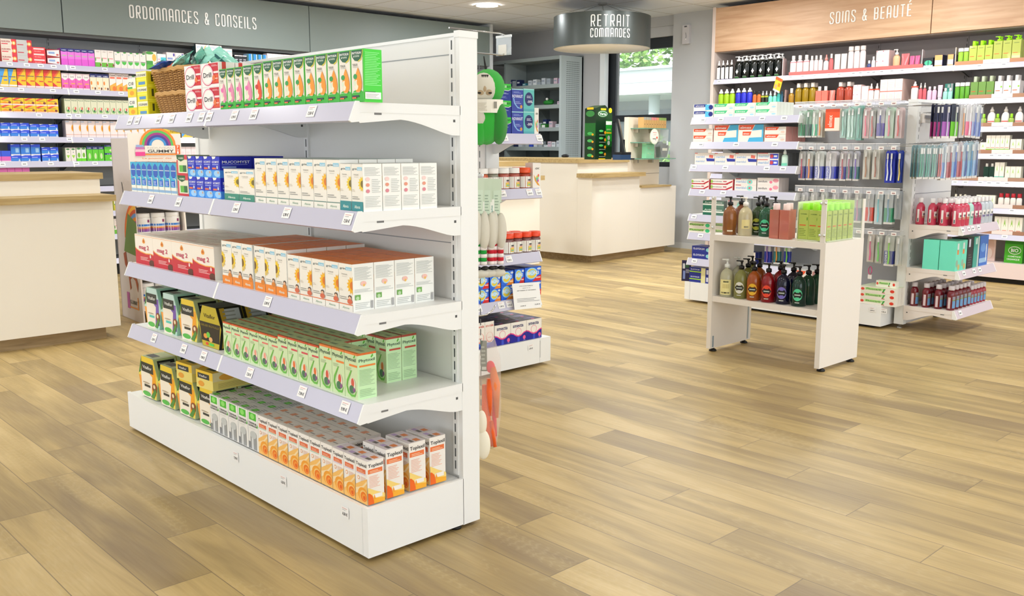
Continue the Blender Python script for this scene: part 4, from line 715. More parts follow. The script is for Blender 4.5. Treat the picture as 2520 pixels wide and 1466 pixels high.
brow(UR, z, W1_, 1994, 2026, 3, 182, 137, 'slim pinkish white bottle', 'f0dcdc', 'f6efec', 'screw', .2, shoulder=.85)
brow(UR, z, W1_, 2027, 2041, 1, 180, 134, 'white bottle with coral cap', 'ecdcdc', 'f09a94', 'cone', .3)
brow(UR, z, W1_, 2042, 2052, 1, 179, 132, 'coral bottle with white cap', 'e8686a', 'f4e8e4', 'screw', .22)
brow(UR, z, W1_, 2053, 2085, 2, 177, 131, 'white squeeze tube', 'f4e6de', 'f6efec', tube=True, name='tube', cat='tube')
brow(UR, z, W1_, 2087, 2131, 3, 172, 110, 'tall white spray can', 'f2e0e0', 'e6dcd8', 'screw', .17, shoulder=.8, neck=.7)
brow(UR, z, W1_, 2136, 2146, 1, 167, 142, 'tiny navy bottle with white cap', '3a4a80', 'f0f0f0', 'screw', .3); brow(UR, z, W1_, 2147, 2156, 1, 166, 132, 'slim white bottle beside pink cartons', 'f2e8f0', 'f6efec', 'screw', .2)
row(UR, z, W1_, 'pink_carton', 2157, 2189, 1, 125, desc='large pale pink carton', d=.12, stack=2, inset=.03)
brow(UR, z, W1_, 2198, 2216, 1, 163, 114, 'peach pump bottle', 'f0b48a', 'f6efec', 'pump', .28)
brow(UR, z, W1_, 2217, 2239, 1, 161, 124, 'coral squeeze tube', 'e8686c', 'f0888c', tube=True, name='tube', cat='tube'); brow(UR, z, W1_, 2240, 2266, 2, 160, 130, 'magenta squeeze tube', 'e85a8a', 'f090ac', tube=True, name='tube', cat='tube')
simple('pouch', '23262a', El(.5, .45, .4, .28, '4cb890', 20), Rc(0, 0, 1, .2, 'c8d4ec'), El(.5, .45, .06, .3, '2a6a58'), side='1c1e20', on='skincare_box')
row(UR, z, W1_, 'pouch', 2273, 2297, 1, 143, desc='black pouch with green motif'); row(UR, z, W1_, 'peach_navy', 2301, 2321, 1, 136, desc='peach and lilac carton beside black pouch', d=.1); row(UR, z, W1_, 'peach_navy', 2333, 2348, 1, 134, desc='peach and lilac carton beside lime bottles', d=.1)
brow(UR, z, W1_, 2359, 2386, 2, 153, 112, 'lime tube with white cap', '9ccc3c', 'f4f4f0', 'screw', .2, shoulder=.9, neck=.8)
brow(UR, z, W1_, 2387, 2445, 3, 151, 94, 'olive carton bottle with lime cap', 'b8c858', 'a0ee10', 'screw', .2, square=True, rows=2, labels=(('art', [Rc(.1, .4, .7, .44, 'e07030'), Rc(.2, .85, .8, .88, '7a8a3a')]),))
brow(UR, z, W1_, 2446, 2514, 3, 146, 80, 'tall olive carton bottle', 'b8c25c', 'a0ee10', 'pump', .18, square=True, rows=2, labels=(('art', [Rc(.1, .4, .7, .43, 'e07030'), Rc(.2, .85, .8, .88, '7a8a3a')]),))
z = 1.69
simple('coral_display', 'f2d4d2', side='e8c8c6')
brow(UR, z, W2_, 1769, 1810, 3, 258, 213, 'lime green spray can', '9cc818', 'f0f0ec', 'cone', .24, shoulder=.82, neck=.6)
brow(UR, z, W2_, 1811, 1853, 3, 256, 210, 'royal blue spray can', '2a30c4', 'f0f0ec', 'cone', .22, shoulder=.82, neck=.6)
brow(UR, z, W2_, 1854, 1875, 2, 254, 216, 'orange can with black cap', 'c8682c', '1c1c1c', 'screw', .2)
brow(UR, z, W2_, 1875, 1893, 2, 253, 216, 'black bottle with white nozzle', '1c2010', 'e8e8e8', 'cone', .28, labels=(('wrap', .8, .95, 180, 360, 'a8b030'),))
brow(UR, z, W2_, 1893, 1914, 2, 252, 216, 'aqua spray bottle', '7ae0c0', 'eef4f0', 'cone', .3); brow(UR, z, W2_, 1914, 1923, 1, 252, 218, 'teal bottle', '3ab8b0', '3ab8b0', 'screw', .1); brow(UR, z, W2_, 1923, 1930, 1, 252, 218, 'slim petrol blue bottle', '2a6a8a', '2a6a8a', 'screw', .1)
brow(UR, z, W2_, 1942, 1956, 1, 250, 209, 'small olive oil bottle', 'a87c1a', 'e8e0d4', 'screw', .28)
brow(UR, z, W2_, 1957, 2009, 3, 250, 197, 'large olive oil bottle', '9a7a10', 'dcd2c6', 'screw', .2, cr=.022, rows=2)
brow(UR, z, W2_, 2010, 2040, 2, 248, 205, 'coral bottle', 'e87868', 'f0e6e0', 'screw', .24, square=True); brow(UR, z, W2_, 2041, 2057, 1, 247, 214, 'coral squeeze tube', 'f0786c', 'f0a090', tube=True, name='tube', cat='tube')
brow(UR, z, W2_, 2058, 2099, 2, 246, 194, 'brick red bottle with white cap', 'b04a38', 'dcd0c8', 'screw', .2, rows=2)
row(UR, z, W2_, 'pink_carton', 2100, 2120, 1, 209, desc='white pinkish carton, brick bottle side', stack=2, d=.09); row(UR, z, W2_, 'white_plain', 2121, 2137, 1, 212, desc='plain white carton', d=.09)
brow(UR, z, W2_, 2138, 2166, 2, 244, 198, 'white spray bottle with coral ring', 'f4e2de', 'ece0da', 'cone', .3, labels=(('wrap', .93, 1.0, 180, 360, 'e8503c'),))
row(UR, z, W2_, 'tall_pink', 2167, 2222, 3, 196, desc='tall pinkish carton with coral line', d=.14, rows=2); brow(UR, z, W2_, 2242, 2261, 1, 243, 196, 'large white spray bottle, coral neck', 'f4dede', 'ece0da', 'cone', .25, labels=(('wrap', .93, 1.0, 180, 360, 'e8503c'),))
brow(UR, z, W2_, 2262, 2282, 2, 243, 200, 'rose bottle with white nozzle', 'c85a64', 'e0d4ce', 'cone', .3); brow(UR, z, W2_, 2283, 2307, 2, 243, 210, 'lilac bottle', 'e4b8d0', 'f0dce8', 'screw', .2)
brow(UR, z, W2_, 2308, 2321, 1, 243, 207, 'lilac tube', 'e8c0dc', 'f4e0ee', tube=True, name='tube', cat='tube'); brow(UR, z, W2_, 2322, 2346, 2, 243, 215, 'pale aqua bottle', '9cd8c8', 'f0ece8', 'screw', .24); row(UR, z, W2_, 'teal_big', 2326, 2347, 1, 206, desc='dark teal carton behind aqua bottles', inset=.14, d=.06)
brow(UR, z, W2_, 2351, 2388, 3, 240, 200, 'leaf green bottle with white cap', '62a830', 'f4f2ee', 'screw', .22, shoulder=.9, neck=.8)
brow(UR, z, W2_, 2390, 2448, 3, 238, 184, 'moss green bottle with grey cap', '6a9438', 'b8c0a4', 'screw', .25, square=True, rows=2, labels=(('art', [Rc(.1, .4, .7, .45, 'c86030')]),))
brow(UR, z, W2_, 2449, 2512, 3, 236, 182, 'white bottle with leaf print', 'eee6e4', 'd8d2d0', 'screw', .25, square=True, rows=2, labels=(('art', [Rc(.1, .4, .7, .45, 'e07040'), El(.85, .66, .12, .06, '8ac83c'), Rc(.1, .15, .6, .18, '8ac83c')]),))
W3_ = 'third right wall shelf'
for i, x in enumerate((2429, 2463, 2497)):
    brow(UR, 1.435, W3_, x, x + 22, 1, 306, 258, 'white pear-shaped bottle, %s from left' % ORD[i + 1], 'f0e8e2', 'e4dcd6', 'cone', .25, sy=.8, shoulder=.55, labels=(('wrap', .3, .36, 220, 320, 'e05048'),))
    brow(UR, 1.435, W3_, x - 14, x, 1, 306, 276, 'lime-capped green bottle, %s from left' % ORD[i + 1], '9ab848', '98e01c', 'screw', .3)
row(UR, 1.19, 'fourth right wall shelf', 'white_green', 2412, 2427, 1, 350, desc='white carton with lime base, behind toothbrushes', d=.06); row(UR, 1.19, 'fourth right wall shelf', 'white_green', 2428, 2486, 5, 333, desc='white carton with lime base', rows=1, d=.06); row(UR, 1.19, 'fourth right wall shelf', 'white_green', 2487, 2515, 2, 342, desc='shorter white lime carton', d=.06)
brow(UR, .94, 'fifth right wall shelf', 2422, 2449, 2, 437, 395, 'bottle-green bottle with pale cap', '15382c', 'ddd8d0', 'screw', .18, square=True, labels=(('art', [Rc(.25, .02, .85, .3, 'c8dcd4')]),))
row(UR, .94, 'fifth right wall shelf', 'white_aqua', 2449, 2473, 2, 399, desc='white carton with aqua base', d=.06); row(UR, .94, 'fifth right wall shelf', 'white_aqua', 2474, 2514, 3, 409, desc='shorter white aqua carton', d=.06)
brow(UR, .695, 'sixth right wall shelf', 2457, 2517, 4, 504, 468, 'white bottle with red cap', 'f2eae2', 'c02030', 'screw', .25, neck=.6)
row(UR, .695, 'sixth right wall shelf', 'white_leaf', 2403, 2450, 3, 479, desc='cream carton behind mouthwash', d=.08); brow(UR, .695, 'sixth right wall shelf', 2348, 2382, 3, 500, 471, 'cream bottle top behind mouthwash', 'e8e0cc', 'e8e0cc', 'screw', .25)
row(UR, .456, 'seventh right wall shelf', 'white_leaf', 2448, 2518, 4, 532, desc='white carton with green leaf', d=.08)
simple('green_bag', '4ab02c', Rc(0, .75, 1, 1, '2f8a1c'), El(.55, .5, .35, .16, 'e8f4e0', 20), El(.55, .5, .32, .13, '3aa024', 20), Tx('BIO', .55, .5, .4, .14, 'fff'), Tx('COSMÉTIQUE', .55, .26, .7, .08, 'f0f8e8'), Tx('ORGANIQUE', .5, .14, .7, .08, 'f0f8e8'), side='2f8a1c', on='gift_bag')
simple('rose_booklet', 'e8ccc4', El(.5, .5, .4, .4, 'e0bcb0'), El(.4, .3, .3, .2, 'f0dcd4'), side='d8b8b0', on='booklet')
row(UR, .19, 'right wall base deck', 'green_bag', 2474, 2520, 1, 594, desc='bright green gift bag', d=.1, inset=.08, h=.235, cat='bag'); row(UR, .19, 'right wall base deck', 'rose_booklet', 2427, 2452, 1, 590, desc='pale rose booklet leaning', d=.02, inset=.12, h=.235, cat='booklet')
# tray end pieces that divide the beauty shelf
for i, (x0, yt, yb, c, z, lab) in enumerate(((1925, 142, 186, 'ecd0cf', 2.0, 'pink cardboard divider beside black cleansers'), (2268, 116, 160, 'e4d4d6', 2.0, 'greyish divider beside magenta tubes'), (2350, 110, 154, 'f0dccc', 2.0, 'cream divider left of the lime tubes'), (1931, 214, 252, 'dcb8b4', 1.69, 'dusty pink divider left of olive oil bottles'))):
    mb = MB(); h = UR.z(x0, yt, 0) - UR.z(x0, yb, 0); mb.prism([(0, 0), (.16, 0), (.16, h * .6), (.12, h), (.0, h)], 0, -.003, .003, M(c, .5))
    mb.build('shelf_divider', None, UR.w(UR.s(x0, yb), .0, z), label=lab + ' on right wall', cat='divider').rotation_euler = (0, 0, UR.rz + .25)
mb = MB(); mb.box((-.06, -.002, -.075), (.06, .002, .075), M('f0c93c', .4)); mb.box((-.06, -.0035, .045), (.06, -.002, .075), M('e8643a', .4)); mb.box((-.06, -.0035, -.075), (.06, -.002, -.055), M('c8d8d8', .4)); art(mb, [El(.3, .35, .15, .15, 'e8a080'), Rc(.55, .4, .85, .65, 'c88a2c')], lambda u, v, e: ((u - .5) * .12, -.003 - e, (v - .5) * .15))
o = mb.build('promo_card', None, UR.w(UR.s(1922, 200), -.06, 1.905), label='yellow and red promotional card hanging askew below beauty shelf', cat='card'); o.rotation_euler = (0, .35, UR.rz - .4)
# ---------------------------------------------------------------- foreground gondola
UA = Unit(1, 1.5)
R = UA.root('gondola', -3.16, label='large white double-bay gondola in the foreground stocked with cough remedies', cat='shelving')
S0, S1, SJ = -4.09, -2.225, -3.13
def al(s): return s + 3.16
mb = MB()
mb.box((al(S0) + .002, .385, .012), (al(SJ) - .004, .445, 1.585), PANEL); mb.box((al(SJ) + .004, .385, .012), (al(S1) - .02, .445, 1.585), PANEL)
bp = mb.build('back_panel', R)
mb = MB(); sm_ = M('9aa0a4', .5)
for z in (1.53, .945, .705, .40): mb.box((al(S0) + .03, .3835, z), (al(S1) - .045, .3853, z + .003), sm_)
mb.build('panel_seams', R)
mb = MB(); mb.box((al(S1) - .022, .378, .012), (al(S1), .45, 1.595), WHITE); mb.box((al(S1) - .024, .376, 1.58), (al(S1) + .002, .452, 1.6), WHITE)
slots(mb, .381 + .012, al(S1), .2, 1.56, M('666a6c', .5), .042, .004, .026, 'y')
for s_ in (S1 - .0325,): mb.box((al(s_) - .012, .374, .18), (al(s_) + .012, .386, 1.58), WHITE); slots(mb, al(s_), .3738, .2, 1.56, M('55595c', .5), .042, .005, .028)
mb.build('end_upright', R)
mb = MB(); mb.box((al(SJ) - .014, .376, .17), (al(SJ) + .014, .386, 1.575), WHITE); slots(mb, al(SJ), .3758, .2, 1.55, M('55595c', .5), .042, .005, .028); mb.build('middle_upright', R)
mb = MB(); mb.box((al(S0), .378, .012), (al(S0) + .03, .45, 1.595), WHITE); mb.build('far_upright', R)
mb = MB(); mb.box((al(S0), .38, 1.585), (al(S1), .45, 1.595), WHITE); mb.build('top_cap', R)
mb = MB(); mb.box((al(S0), .0, .014), (al(S1) - .03, .38, .168), WHITE, front=WHITE); mb.box((al(S1) - .0285, .0, .014), (al(S1), .38, .168), WHITE)
mb.box((al(S0), .0, .168), (al(S1), .012, .172), WHITE); mb.box((al(S1) - .012, .0125, .168), (al(S1), .38, .172), WHITE)
base = mb.build('base_plinth', R)
for k, (s_, d) in enumerate(((S1 - .12, .07), (S1 - .02, .36), (S0 + .1, .07), (S0 + .05, .4), (SJ, .1))):
    mb = MB(); mb.lathe([(.014, 0), (.02, .002), (.02, .008), (.008, .012), (.008, .02)], BLACK, 14, (al(s_), d, 0)); mb.build('foot', R)
mb = MB(); mb.box((al(-4.02), .30, .17), (al(-3.98), .34, .48), M('17191a', .4)); mb.build('cable_duct', R)
ZA = [1.374, 1.065, .764, .495]
TA = [[(322, 298), (340, 297), (392, 292), (424, 290), (467, 286), (497, 283), (516, 282), (578, 280), (626, 276), (768, 268)], [(373, 495), (441, 502), (583, 515), (707, 525), (857, 540)], [(660, 742)], [(380, 826), (453, 853), (502, 872), (616, 920), (745, 964), (850, 1004)]]
for z, tg in zip(ZA, TA):
    up = 1.368 if z > 1.3 else z
    for a, b in ((S0 + .15, SJ - .003), (SJ + .003, S1)):
        a = a if a > S0 + .2 else S0 + (.13 if z > .6 else .12)
        tt = [t for t in tg if a < UA.s(*t, -.02) < b]
        shelf(UA, R, a, b, z, .38, [a + .004, b - .003], tt)
for i, (px, py) in enumerate(((581, 1118), (698, 1175), (850, 1251))):
    obj('price_tag', tag_mesh(['7,90 €', '6,50 €', '6,50 €'][i], .042, .036, 0), base, (al(UA.s(px, py, 0)), -.001, .146))
SHA = ["front gondola's top shelf", "front gondola's second shelf", "front gondola's third shelf", "front gondola's lowest shelf", "front gondola's base deck"]
def arow(i, k, x0, x1, n, yt, desc, **kw): return row(UA, (ZA + [.173])[i], SHA[i], k, x0, x1, n, yt, desc=desc, ly=kw.pop('ly', yt + 60), inset=kw.pop('inset', .018), **kw)
# top shelf
arow(0, 'yellow_gel', 316, 337, 1, 194, 'yellow and white gel box', stack=2, d=.07); arow(0, 'yellow_sachet', 338, 363, 1, 177, 'bright yellow lozenge box', stack=3, rows=2, d=.06)
arow(0, 'drill', 456, 497, 1, 163, 'red lozenge box with pink ring', stack=2, d=.09); arow(0, 'drillb', 497, 541, 1, 157, 'red orange lozenge box with ring', stack=2, rows=3, d=.06)
arow(0, 'syrup_pink', 542, 600, 3, 171, 'green syrup box with pink drop', ly=240, d=.06); arow(0, 'syrup_pink', 601, 625, 1, 162, 'set-off green box with pink drop', ly=240, d=.06)
arow(0, 'syrup_red', 626, 649, 1, 158, 'green syrup box with red drop', ly=240, d=.06)
arow(0, 'syrup_orange', 650, 752, 4, 152, 'green syrup box with orange drop', ly=240, d=.06); arow(0, 'syrup_orange', 753, 897, 5, 138, 'nearer green box with orange drop', ly=240, d=.062)
# second shelf
arow(1, 'blue_syringe', 324, 436, 8, 398, 'tall blue box with dark hexagon', d=.09); arow(1, 'humex', 437, 463, 1, 381, 'green and cream box with red base', stack=2, d=.09)
arow(1, 'mucus_blue', 464, 543, 4, 384, 'royal blue mucus remedy box', stack=2, d=.125, rows=2)
arow(1, 'flower_green', 553, 627, 2, 415, 'white sunflower box with green base', d=.06); arow(1, 'flower_tall', 628, 837, 7, 389, 'tall white half-sunflower box', rows=4, d=.066)
arow(1, 'flower_teal', 837, 894, 2, 402, 'white sunflower box with teal base', rows=4, d=.066)
# third shelf
arow(2, 'magnesium', 335, 527, 4, 575, 'red and cream magnesium box', rows=4, d=.085)
arow(2, 'flower_child', 547, 622, 3, 591, 'sunflower box with orange base', rows=4, d=.075); arow(2, 'flower_child', 627, 706, 3, 604, 'nearer sunflower box with orange base', rows=4, d=.075)
arow(2, 'flower_adult', 708, 868, 5, 625, 'orange-topped half-sunflower box', rows=4, d=.075)
# lowest shelf
arow(3, 'herb_baby', 551, 685, 6, 791, 'pale green baby herbal syrup', rows=5, d=.06, ly=860); arow(3, 'herb_child', 685, 785, 4, 823, 'pale green box with red figure', rows=4, d=.06, ly=880)
arow(3, 'herb_adult', 787, 880, 3, 845, 'pale green box with orange stripe', rows=1, d=.068, ly=900)
row(UA, .495, SHA[3], 'herb_back', 875, 951, 3, 820, d=.06, rows=2, inset=.2, desc='dark-striped green box set back', h=.15, ly=880)
# base deck
arow(4, 'terpin', 519, 635, 5, 970, 'grey box with green square', rows=5, d=.064, ly=1040); row(UA, .173, SHA[4], 'terpin', 790, 830, 1, 985, d=.05, rows=1, inset=.33, desc='lone grey box at the back', h=.15, ly=1050)
arow(4, 'cough_orange_a', 637, 817, 7, 1021, 'white cough box, orange swirl', rows=3, d=.062, ly=1090)
arow(4, 'cough_orange_b', 819, 904, 3, 1100, 'cough box with lilac top', rows=1, d=.062, ly=1160)
for q, (d_, n_) in enumerate(((.092, 2), (.18, 2), (.262, 2))):
    me = carton('cough_orange_b', .062, .157, .066)
    for i in range(n_):
        obj('cough_syrup_box', me, None, UA.w(S1 - .058 - i * .064, d_ + .0, .173), UA.rz, label='cough box with orange swirl, %s, %s file back, base deck' % (['nearest deck end', 'one in from deck end'][i], ORD[q + 1]), cat='box', group='cough boxes at the near end of the base deck')
KIND['cough_orange_a'] = KIND['cough_orange_a']
HY = ('b9c890', 'f0dc5a', vit('f2d03a', 'f5a623', '3a3a34'), '1c201e')
HM = ('a4d4c0', 'bfe4d0', vit('c8e4dc', '7a58b0', '58c8b8'), '16201c')
HB = ('1a1a10', 'c8b428', [Rc(0, .14, 1, .6, '1f170c'), Tx('Vitaflor', .5, .76, .5, .1, '5a4c10'), Tx('GELEE ROYALE', .5, .52, .8, .05, '8a7820'), El(.3, .26, .09, .06, 'e89a3a'), El(.42, .3, .08, .07, '6cc84a'), El(.52, .2, .08, .06, 'e8b070'), Rc(.45, .05, .65, .11, '4cc84a'), Rc(.3, .05, .4, .11, 'e84a3a')], 'b4baba', True)
HC = []
for z, lst, wh in ((.495, ((HM, 357, 396, 708, 'mint and purple'), (HM, 397, 439, 722, 'second mint and purple'), (HY, 440, 489, 736, 'yellow and orange'), (HB, 490, 545, 752, 'black and gold')), SHA[3]), (.173, ((HY, 343, 389, 878, 'leftmost yellow and orange'), (HY, 390, 435, 900, 'second yellow and orange'), (HY, 436, 485, 926, 'third yellow and orange'), (HY, 486, 535, 952, 'fourth yellow and orange')), SHA[4])):
    for a, x0, x1, yt, lab in lst:
        yy = yt + 60; a0, a1 = UA.s(x0, yy, .03), UA.s(x1, yy, .03); sc_ = (a0 + a1) / 2; HC.append(sc_)
        me = hexcarton('honey_gift_carton', (a1 - a0) * .97, UA.z((x0 * 2 + x1) / 3, yt, .03) - z, .1, *a)
        for r in range(3 if z > .3 else 2):
            obj('honey_gift_carton', me, None, UA.w(sc_, .03 + r * .104, z), UA.rz + .02, label='%s hexagonal honey carton, %s, %s' % (lab, ['front', 'middle', 'back'][r] if z > .3 else ['front', 'back'][r], wh), cat='carton')
        HH = UA.z((x0 * 2 + x1) / 3, yt, .03) - z
me = carton('honey_flat', .125, .07, .22)
for i, c in enumerate(('on third yellow carton', 'on fourth yellow carton')):
    obj('honey_carton', me, None, UA.w(HC[6 + i] + .012, .02, .173 + HH), UA.rz + .08, label='flat yellow honey carton lying %s, base deck' % c, cat='carton')
# wicker basket with teal sachet bags
def wicker(parent, w0, w1, h, d0, d1):
    m1, m2 = M('b98a4e', .6), M('8f6430', .7); mb = MB(); nlay = 19
    for L_ in range(nlay):
        t = (L_ + .5) / nlay; w_ = w0 + (w1 - w0) * t; d_ = d0 + (d1 - d0) * t; per = []
        for (x, y) in ((-w_ / 2, -d_ / 2), (w_ / 2, -d_ / 2), (w_ / 2, d_ / 2), (-w_ / 2, d_ / 2)): per.append((x, y))
        pts = []
        for e in range(4):
            (xa, ya), (xb, yb) = per[e], per[(e + 1) % 4]; n = 32
            for i in range(n):
                q = i / n; x = xa + (xb - xa) * q; y = ya + (yb - ya) * q; o = .0035 * (1 if (i // 2 + L_) % 2 else -1); l = math.hypot(x, y); pts.append((x * (1 + o / l), y * (1 + o / l), h * t))
        pts.append(pts[0]); mb.tube(pts, .0028, m1 if L_ % 2 else m2, 5)
    for e in range(28):
        a = 2 * math.pi * e / 28; cx_, sy_ = math.cos(a), math.sin(a); k = 1 / max(abs(cx_), abs(sy_)); mb.tube([(cx_ * k * w0 / 2, sy_ * k * d0 / 2, 0), (cx_ * k * w1 / 2, sy_ * k * d1 / 2, h)], .003, m2, 5)
    mb.box((-w0 / 2, -d0 / 2, 0), (w0 / 2, d0 / 2, .006), m2); b = mb.build('weave', parent)
    for off in (0, .006):
        mb = MB(); P = []
        for e in range(41):
            a = 2 * math.pi * e / 40; k = 1 / max(abs(math.cos(a)), abs(math.sin(a))) ** .9; P.append((math.cos(a) * k * (w1 / 2 + .004), math.sin(a) * k * (d1 / 2 + .004), h + off + .003 * math.sin(e * 2.5)))
        mb.tube(P, .006, M('c79a5c', .6), 6); mb.build('rim', parent)
bs0, bs1 = UA.s(366, 240, .02), UA.s(457, 240, .02)
for lv, (h, lab) in enumerate(((.075, 'lower wicker basket under the one holding teal bags'), (.085, 'upper wicker basket filled with teal sachet bags, top gondola shelf'))):
    t = empty('wicker_basket', UA.w((bs0 + bs1) / 2 + (.004 if lv else .012), .19, ZA[0] + lv * .08), UA.rz, label=lab, cat='basket')
    wd = bs1 - bs0 - .02; wicker(t, wd * (.82 if not lv else .9), wd * (.95 if not lv else 1.02), h, .28, .31)
TEAL = M('a2ebdb', .25, 0, 1, 0, 0, .4); TEAL2 = M('5fb09c', .3); BL = M('1d4fae', .3)
for i, (dx, dy, dz, rx, ry, rz_, m, s_, lab) in enumerate(((-.05, -.09, -.01, .2, -.25, .3, BL, .9, 'blue sachet bag at the left rim of the wicker basket'), (-.03, -.02, .008, .9, -.35, .5, TEAL, .7, 'small teal sachet bag standing left in the basket'), (.0, .03, .02, 1.0, .45, -.3, TEAL2, .9, 'dark teal sachet bag tilting up in the middle of the basket'), (.02, -.05, .005, .5, -.45, .2, TEAL, .95, 'mint sachet bag lying across the front of the basket'), (.03, .04, .02, .9, .5, -.2, TEAL, 1.0, 'mint sachet bag leaning over the right rim of the basket'), (.0, .13, .02, .8, .7, .8, TEAL, 1, 'mint sachet bag at the back of the basket'), (-.02, .10, .0, .6, -.3, .1, TEAL, .9, 'mint sachet bag behind the small teal one in the basket'))):
    mb = MB(); n = 7; W_, H_ = .1 * s_, .085 * s_; random.seed(i); g = [[(W_ * (a / n - .5), H_ * (b / n - .5), .012 * math.sin(math.pi * a / n) * math.sin(math.pi * b / n) + .0025 * random.uniform(-1, 1)) for a in range(n + 1)] for b in range(n + 1)]
    for b in range(n):
        for a in range(n):
            q = [g[b][a], g[b][a + 1], g[b + 1][a + 1], g[b + 1][a]]; mb.poly(q, m); mb.poly([(x, y, -z - .0002) for x, y, z in q][::-1], m)
    mb.poly([(W_ * -.3, H_ * -.25, .0135), (W_ * .3, H_ * -.25, .0135), (W_ * .3, H_ * -.1, .0135), (W_ * -.3, H_ * -.1, .0135)], M('2c6a6c', .4))
    x, y, z = UA.w((bs0 + bs1) / 2 + dx, .125 + dy, ZA[0] + .197 + dz); o = mb.build('sachet_bag', None, (x, y, z), label=lab, cat='bag'); o.rotation_euler = (rx, ry, UA.rz + rz_)
random.seed(11)

# ---------------------------------------------------------------- end unit behind the gondola, facing the camera
US = Unit(0, 3.68); PLS = 3.68
R = US.root('end_shelving', 3.2, label='white end shelving unit behind the foreground gondola with vitamins and digestive boxes', cat='shelving')
def ss(x): return x - 3.2
mb = MB(); mb.box((ss(2.75), .0, .02), (ss(3.752 - .06), .38, .163), WHITE); mb.box((ss(3.752 - .058), 0, .02), (ss(3.78), .38, .163), WHITE); mb.box((ss(3.692), -.001, .05), (ss(3.695), .001, .15), M('999', .5)); bs = mb.build('base_plinth', R)
mb = MB(); mb.box((ss(2.75), .385, .02), (ss(3.72), .44, 1.36), M('eae8e4', .45)); mb.box((ss(3.62), .375, .16), (ss(3.72), .39, 1.5), M('dfe2e2', .4)); mb.build('back_panel', R)
ZS = [1.318, 1.022, .665, .415]
for z, tg in zip(ZS, ([(1241, 328), (1327, 327)], [(1237, 467), (1303, 465), (1325, 464)], [(1252, 625)], [(1177, 752), (1233, 746), (1253, 744)])):
    shelf(US, R, 2.78, 3.68, z, .38, [3.674], tg, back=.11)
obj('price_tag', tag_mesh('3,90 €', .045, .036, 0), bs, (ss(US.s(1306, 850, 0)), -.001, .14))
for x in (3.72, 2.8): mb = MB(); mb.lathe([(.02, 0), (.02, .02)], BLACK, 12, (ss(x), .3, 0)); mb.build('foot', R)
SW = ['top shelf of end unit', 'second shelf of end unit', 'third shelf of end unit', 'fourth shelf of end unit', 'base of end unit']
row(US, ZS[0], SW[0], 'night_green', 1224, 1258, 1, 205, desc='navy box with green sleep band', stack=3, d=.1); row(US, ZS[0], SW[0], 'night_blue', 1259, 1288, 1, 218, desc='indigo sleep aid box', stack=2, d=.07, rows=2)
row(US, ZS[0], SW[0], 'night_teal', 1288, 1315, 1, 218, desc='teal box with navy oval', stack=2, d=.07, rows=2)
row(US, ZS[0], SW[0], 'butterfly_box', 1315, 1326, 1, 265, desc='narrow white box with pink drawing', d=.05, inset=.05)
jar = lambda cap, body: proto(('jar', cap, body), lambda: bottle_proto(.034, .085, body, cap, 'screw', .028, .034, shoulder=.8, neck=.82, labels=(('wrap', .06, .78, 170, 370, 'f1efe8'), ('wrap', .14, .42, 255, 320, 'e8c848'), ('wrap', .2, .3, 262, 300, '6cc0a0'), ('wrap', .5, .6, 262, 310, '4a4a4a'), ('wrap', .44, .48, 262, 315, 'f07858')), rough=.15))
def jars(z, wh, lst):
    for (px, r, cap, body, lab) in lst:
        s_ = US.s(px, 400 if z > 1 else 560, .05); place(jar(cap, body), US.w(s_, .045 + r * .075, z), 0, 'vitamin_jar', lab + ', ' + wh, 'jar')
jars(ZS[1], SW[1], ((1262, 0, 'f4f2ee', 'b0584a', 'white-capped gummy jar beside orange-capped jar'), (1289, 0, 'ee5a2c', 'a83a1c', 'orange-capped gummy jar nearest the slim box'), (1236, 0, 'f4f2ee', 'b0584a', 'white-capped gummy jar behind the price holder'), (1210, 0, 'f4f2ee', '8a8a7a', 'white-capped jar above the plush legs'), (1184, 0, 'f4f2ee', 'c8603a', 'white-capped jar beside the gondola post'), (1296, 1, 'ee5a2c', 'a83a1c', 'orange-capped jar in the rear row')))
row(US, ZS[1], SW[1], 'butterfly_box', 1311, 1331, 1, 401, desc='white box with butterfly print', d=.06)
jars(ZS[2], SW[2], ((1269, 0, 'f0502c', '7a4a48', 'orange-capped gummy jar, first from left, front row'), (1292, 0, 'f0502c', '7a4a48', 'orange-capped gummy jar, second from left, front row'), (1314, 0, 'f0502c', '7a4a48', 'orange-capped gummy jar, rightmost, front row'), (1248, 0, 'f0502c', '7a4a48', 'orange-capped gummy jar half behind plush'), (1264, 1, 'f0502c', '7a4a48', 'orange-capped gummy jar, first from left, rear row'), (1288, 1, 'f0502c', '7a4a48', 'orange-capped gummy jar, second from left, rear row')))
row(US, ZS[3], SW[3], 'bion', 1172, 1203, 1, 678, desc='red and blue vitamin box, left', stack=2, d=.09, rows=2); row(US, ZS[3], SW[3], 'bion_orange', 1205, 1232, 1, 681, desc='narrow orange and blue vitamin box', stack=2, d=.09, rows=2)
row(US, ZS[3], SW[3], 'bion_orange', 1233, 1264, 1, 668, desc='wide orange and blue vitamin box', stack=2, d=.09, rows=2); row(US, ZS[3], SW[3], 'bion', 1266, 1290, 1, 663, desc='narrow red and blue vitamin box', stack=2, d=.09, rows=2); row(US, ZS[3], SW[3], 'bion', 1291, 1332, 1, 659, desc='rightmost red and blue vitamin box', stack=2, d=.09, rows=2)
row(US, .165, SW[4], 'stomach', 1217, 1333, 3, 799, desc='navy and white stomach remedy box', rows=4, d=.085, h=.115); row(US, .165, SW[4], 'stomach_tall', 1170, 1216, 2, 790, desc='tall white stomach remedy box', rows=2, d=.08, h=.145, inset=.012)
mb = MB(); mb.box((-.105, -.001, 0), (.105, .0005, .145), M('f3f3f1', .4))
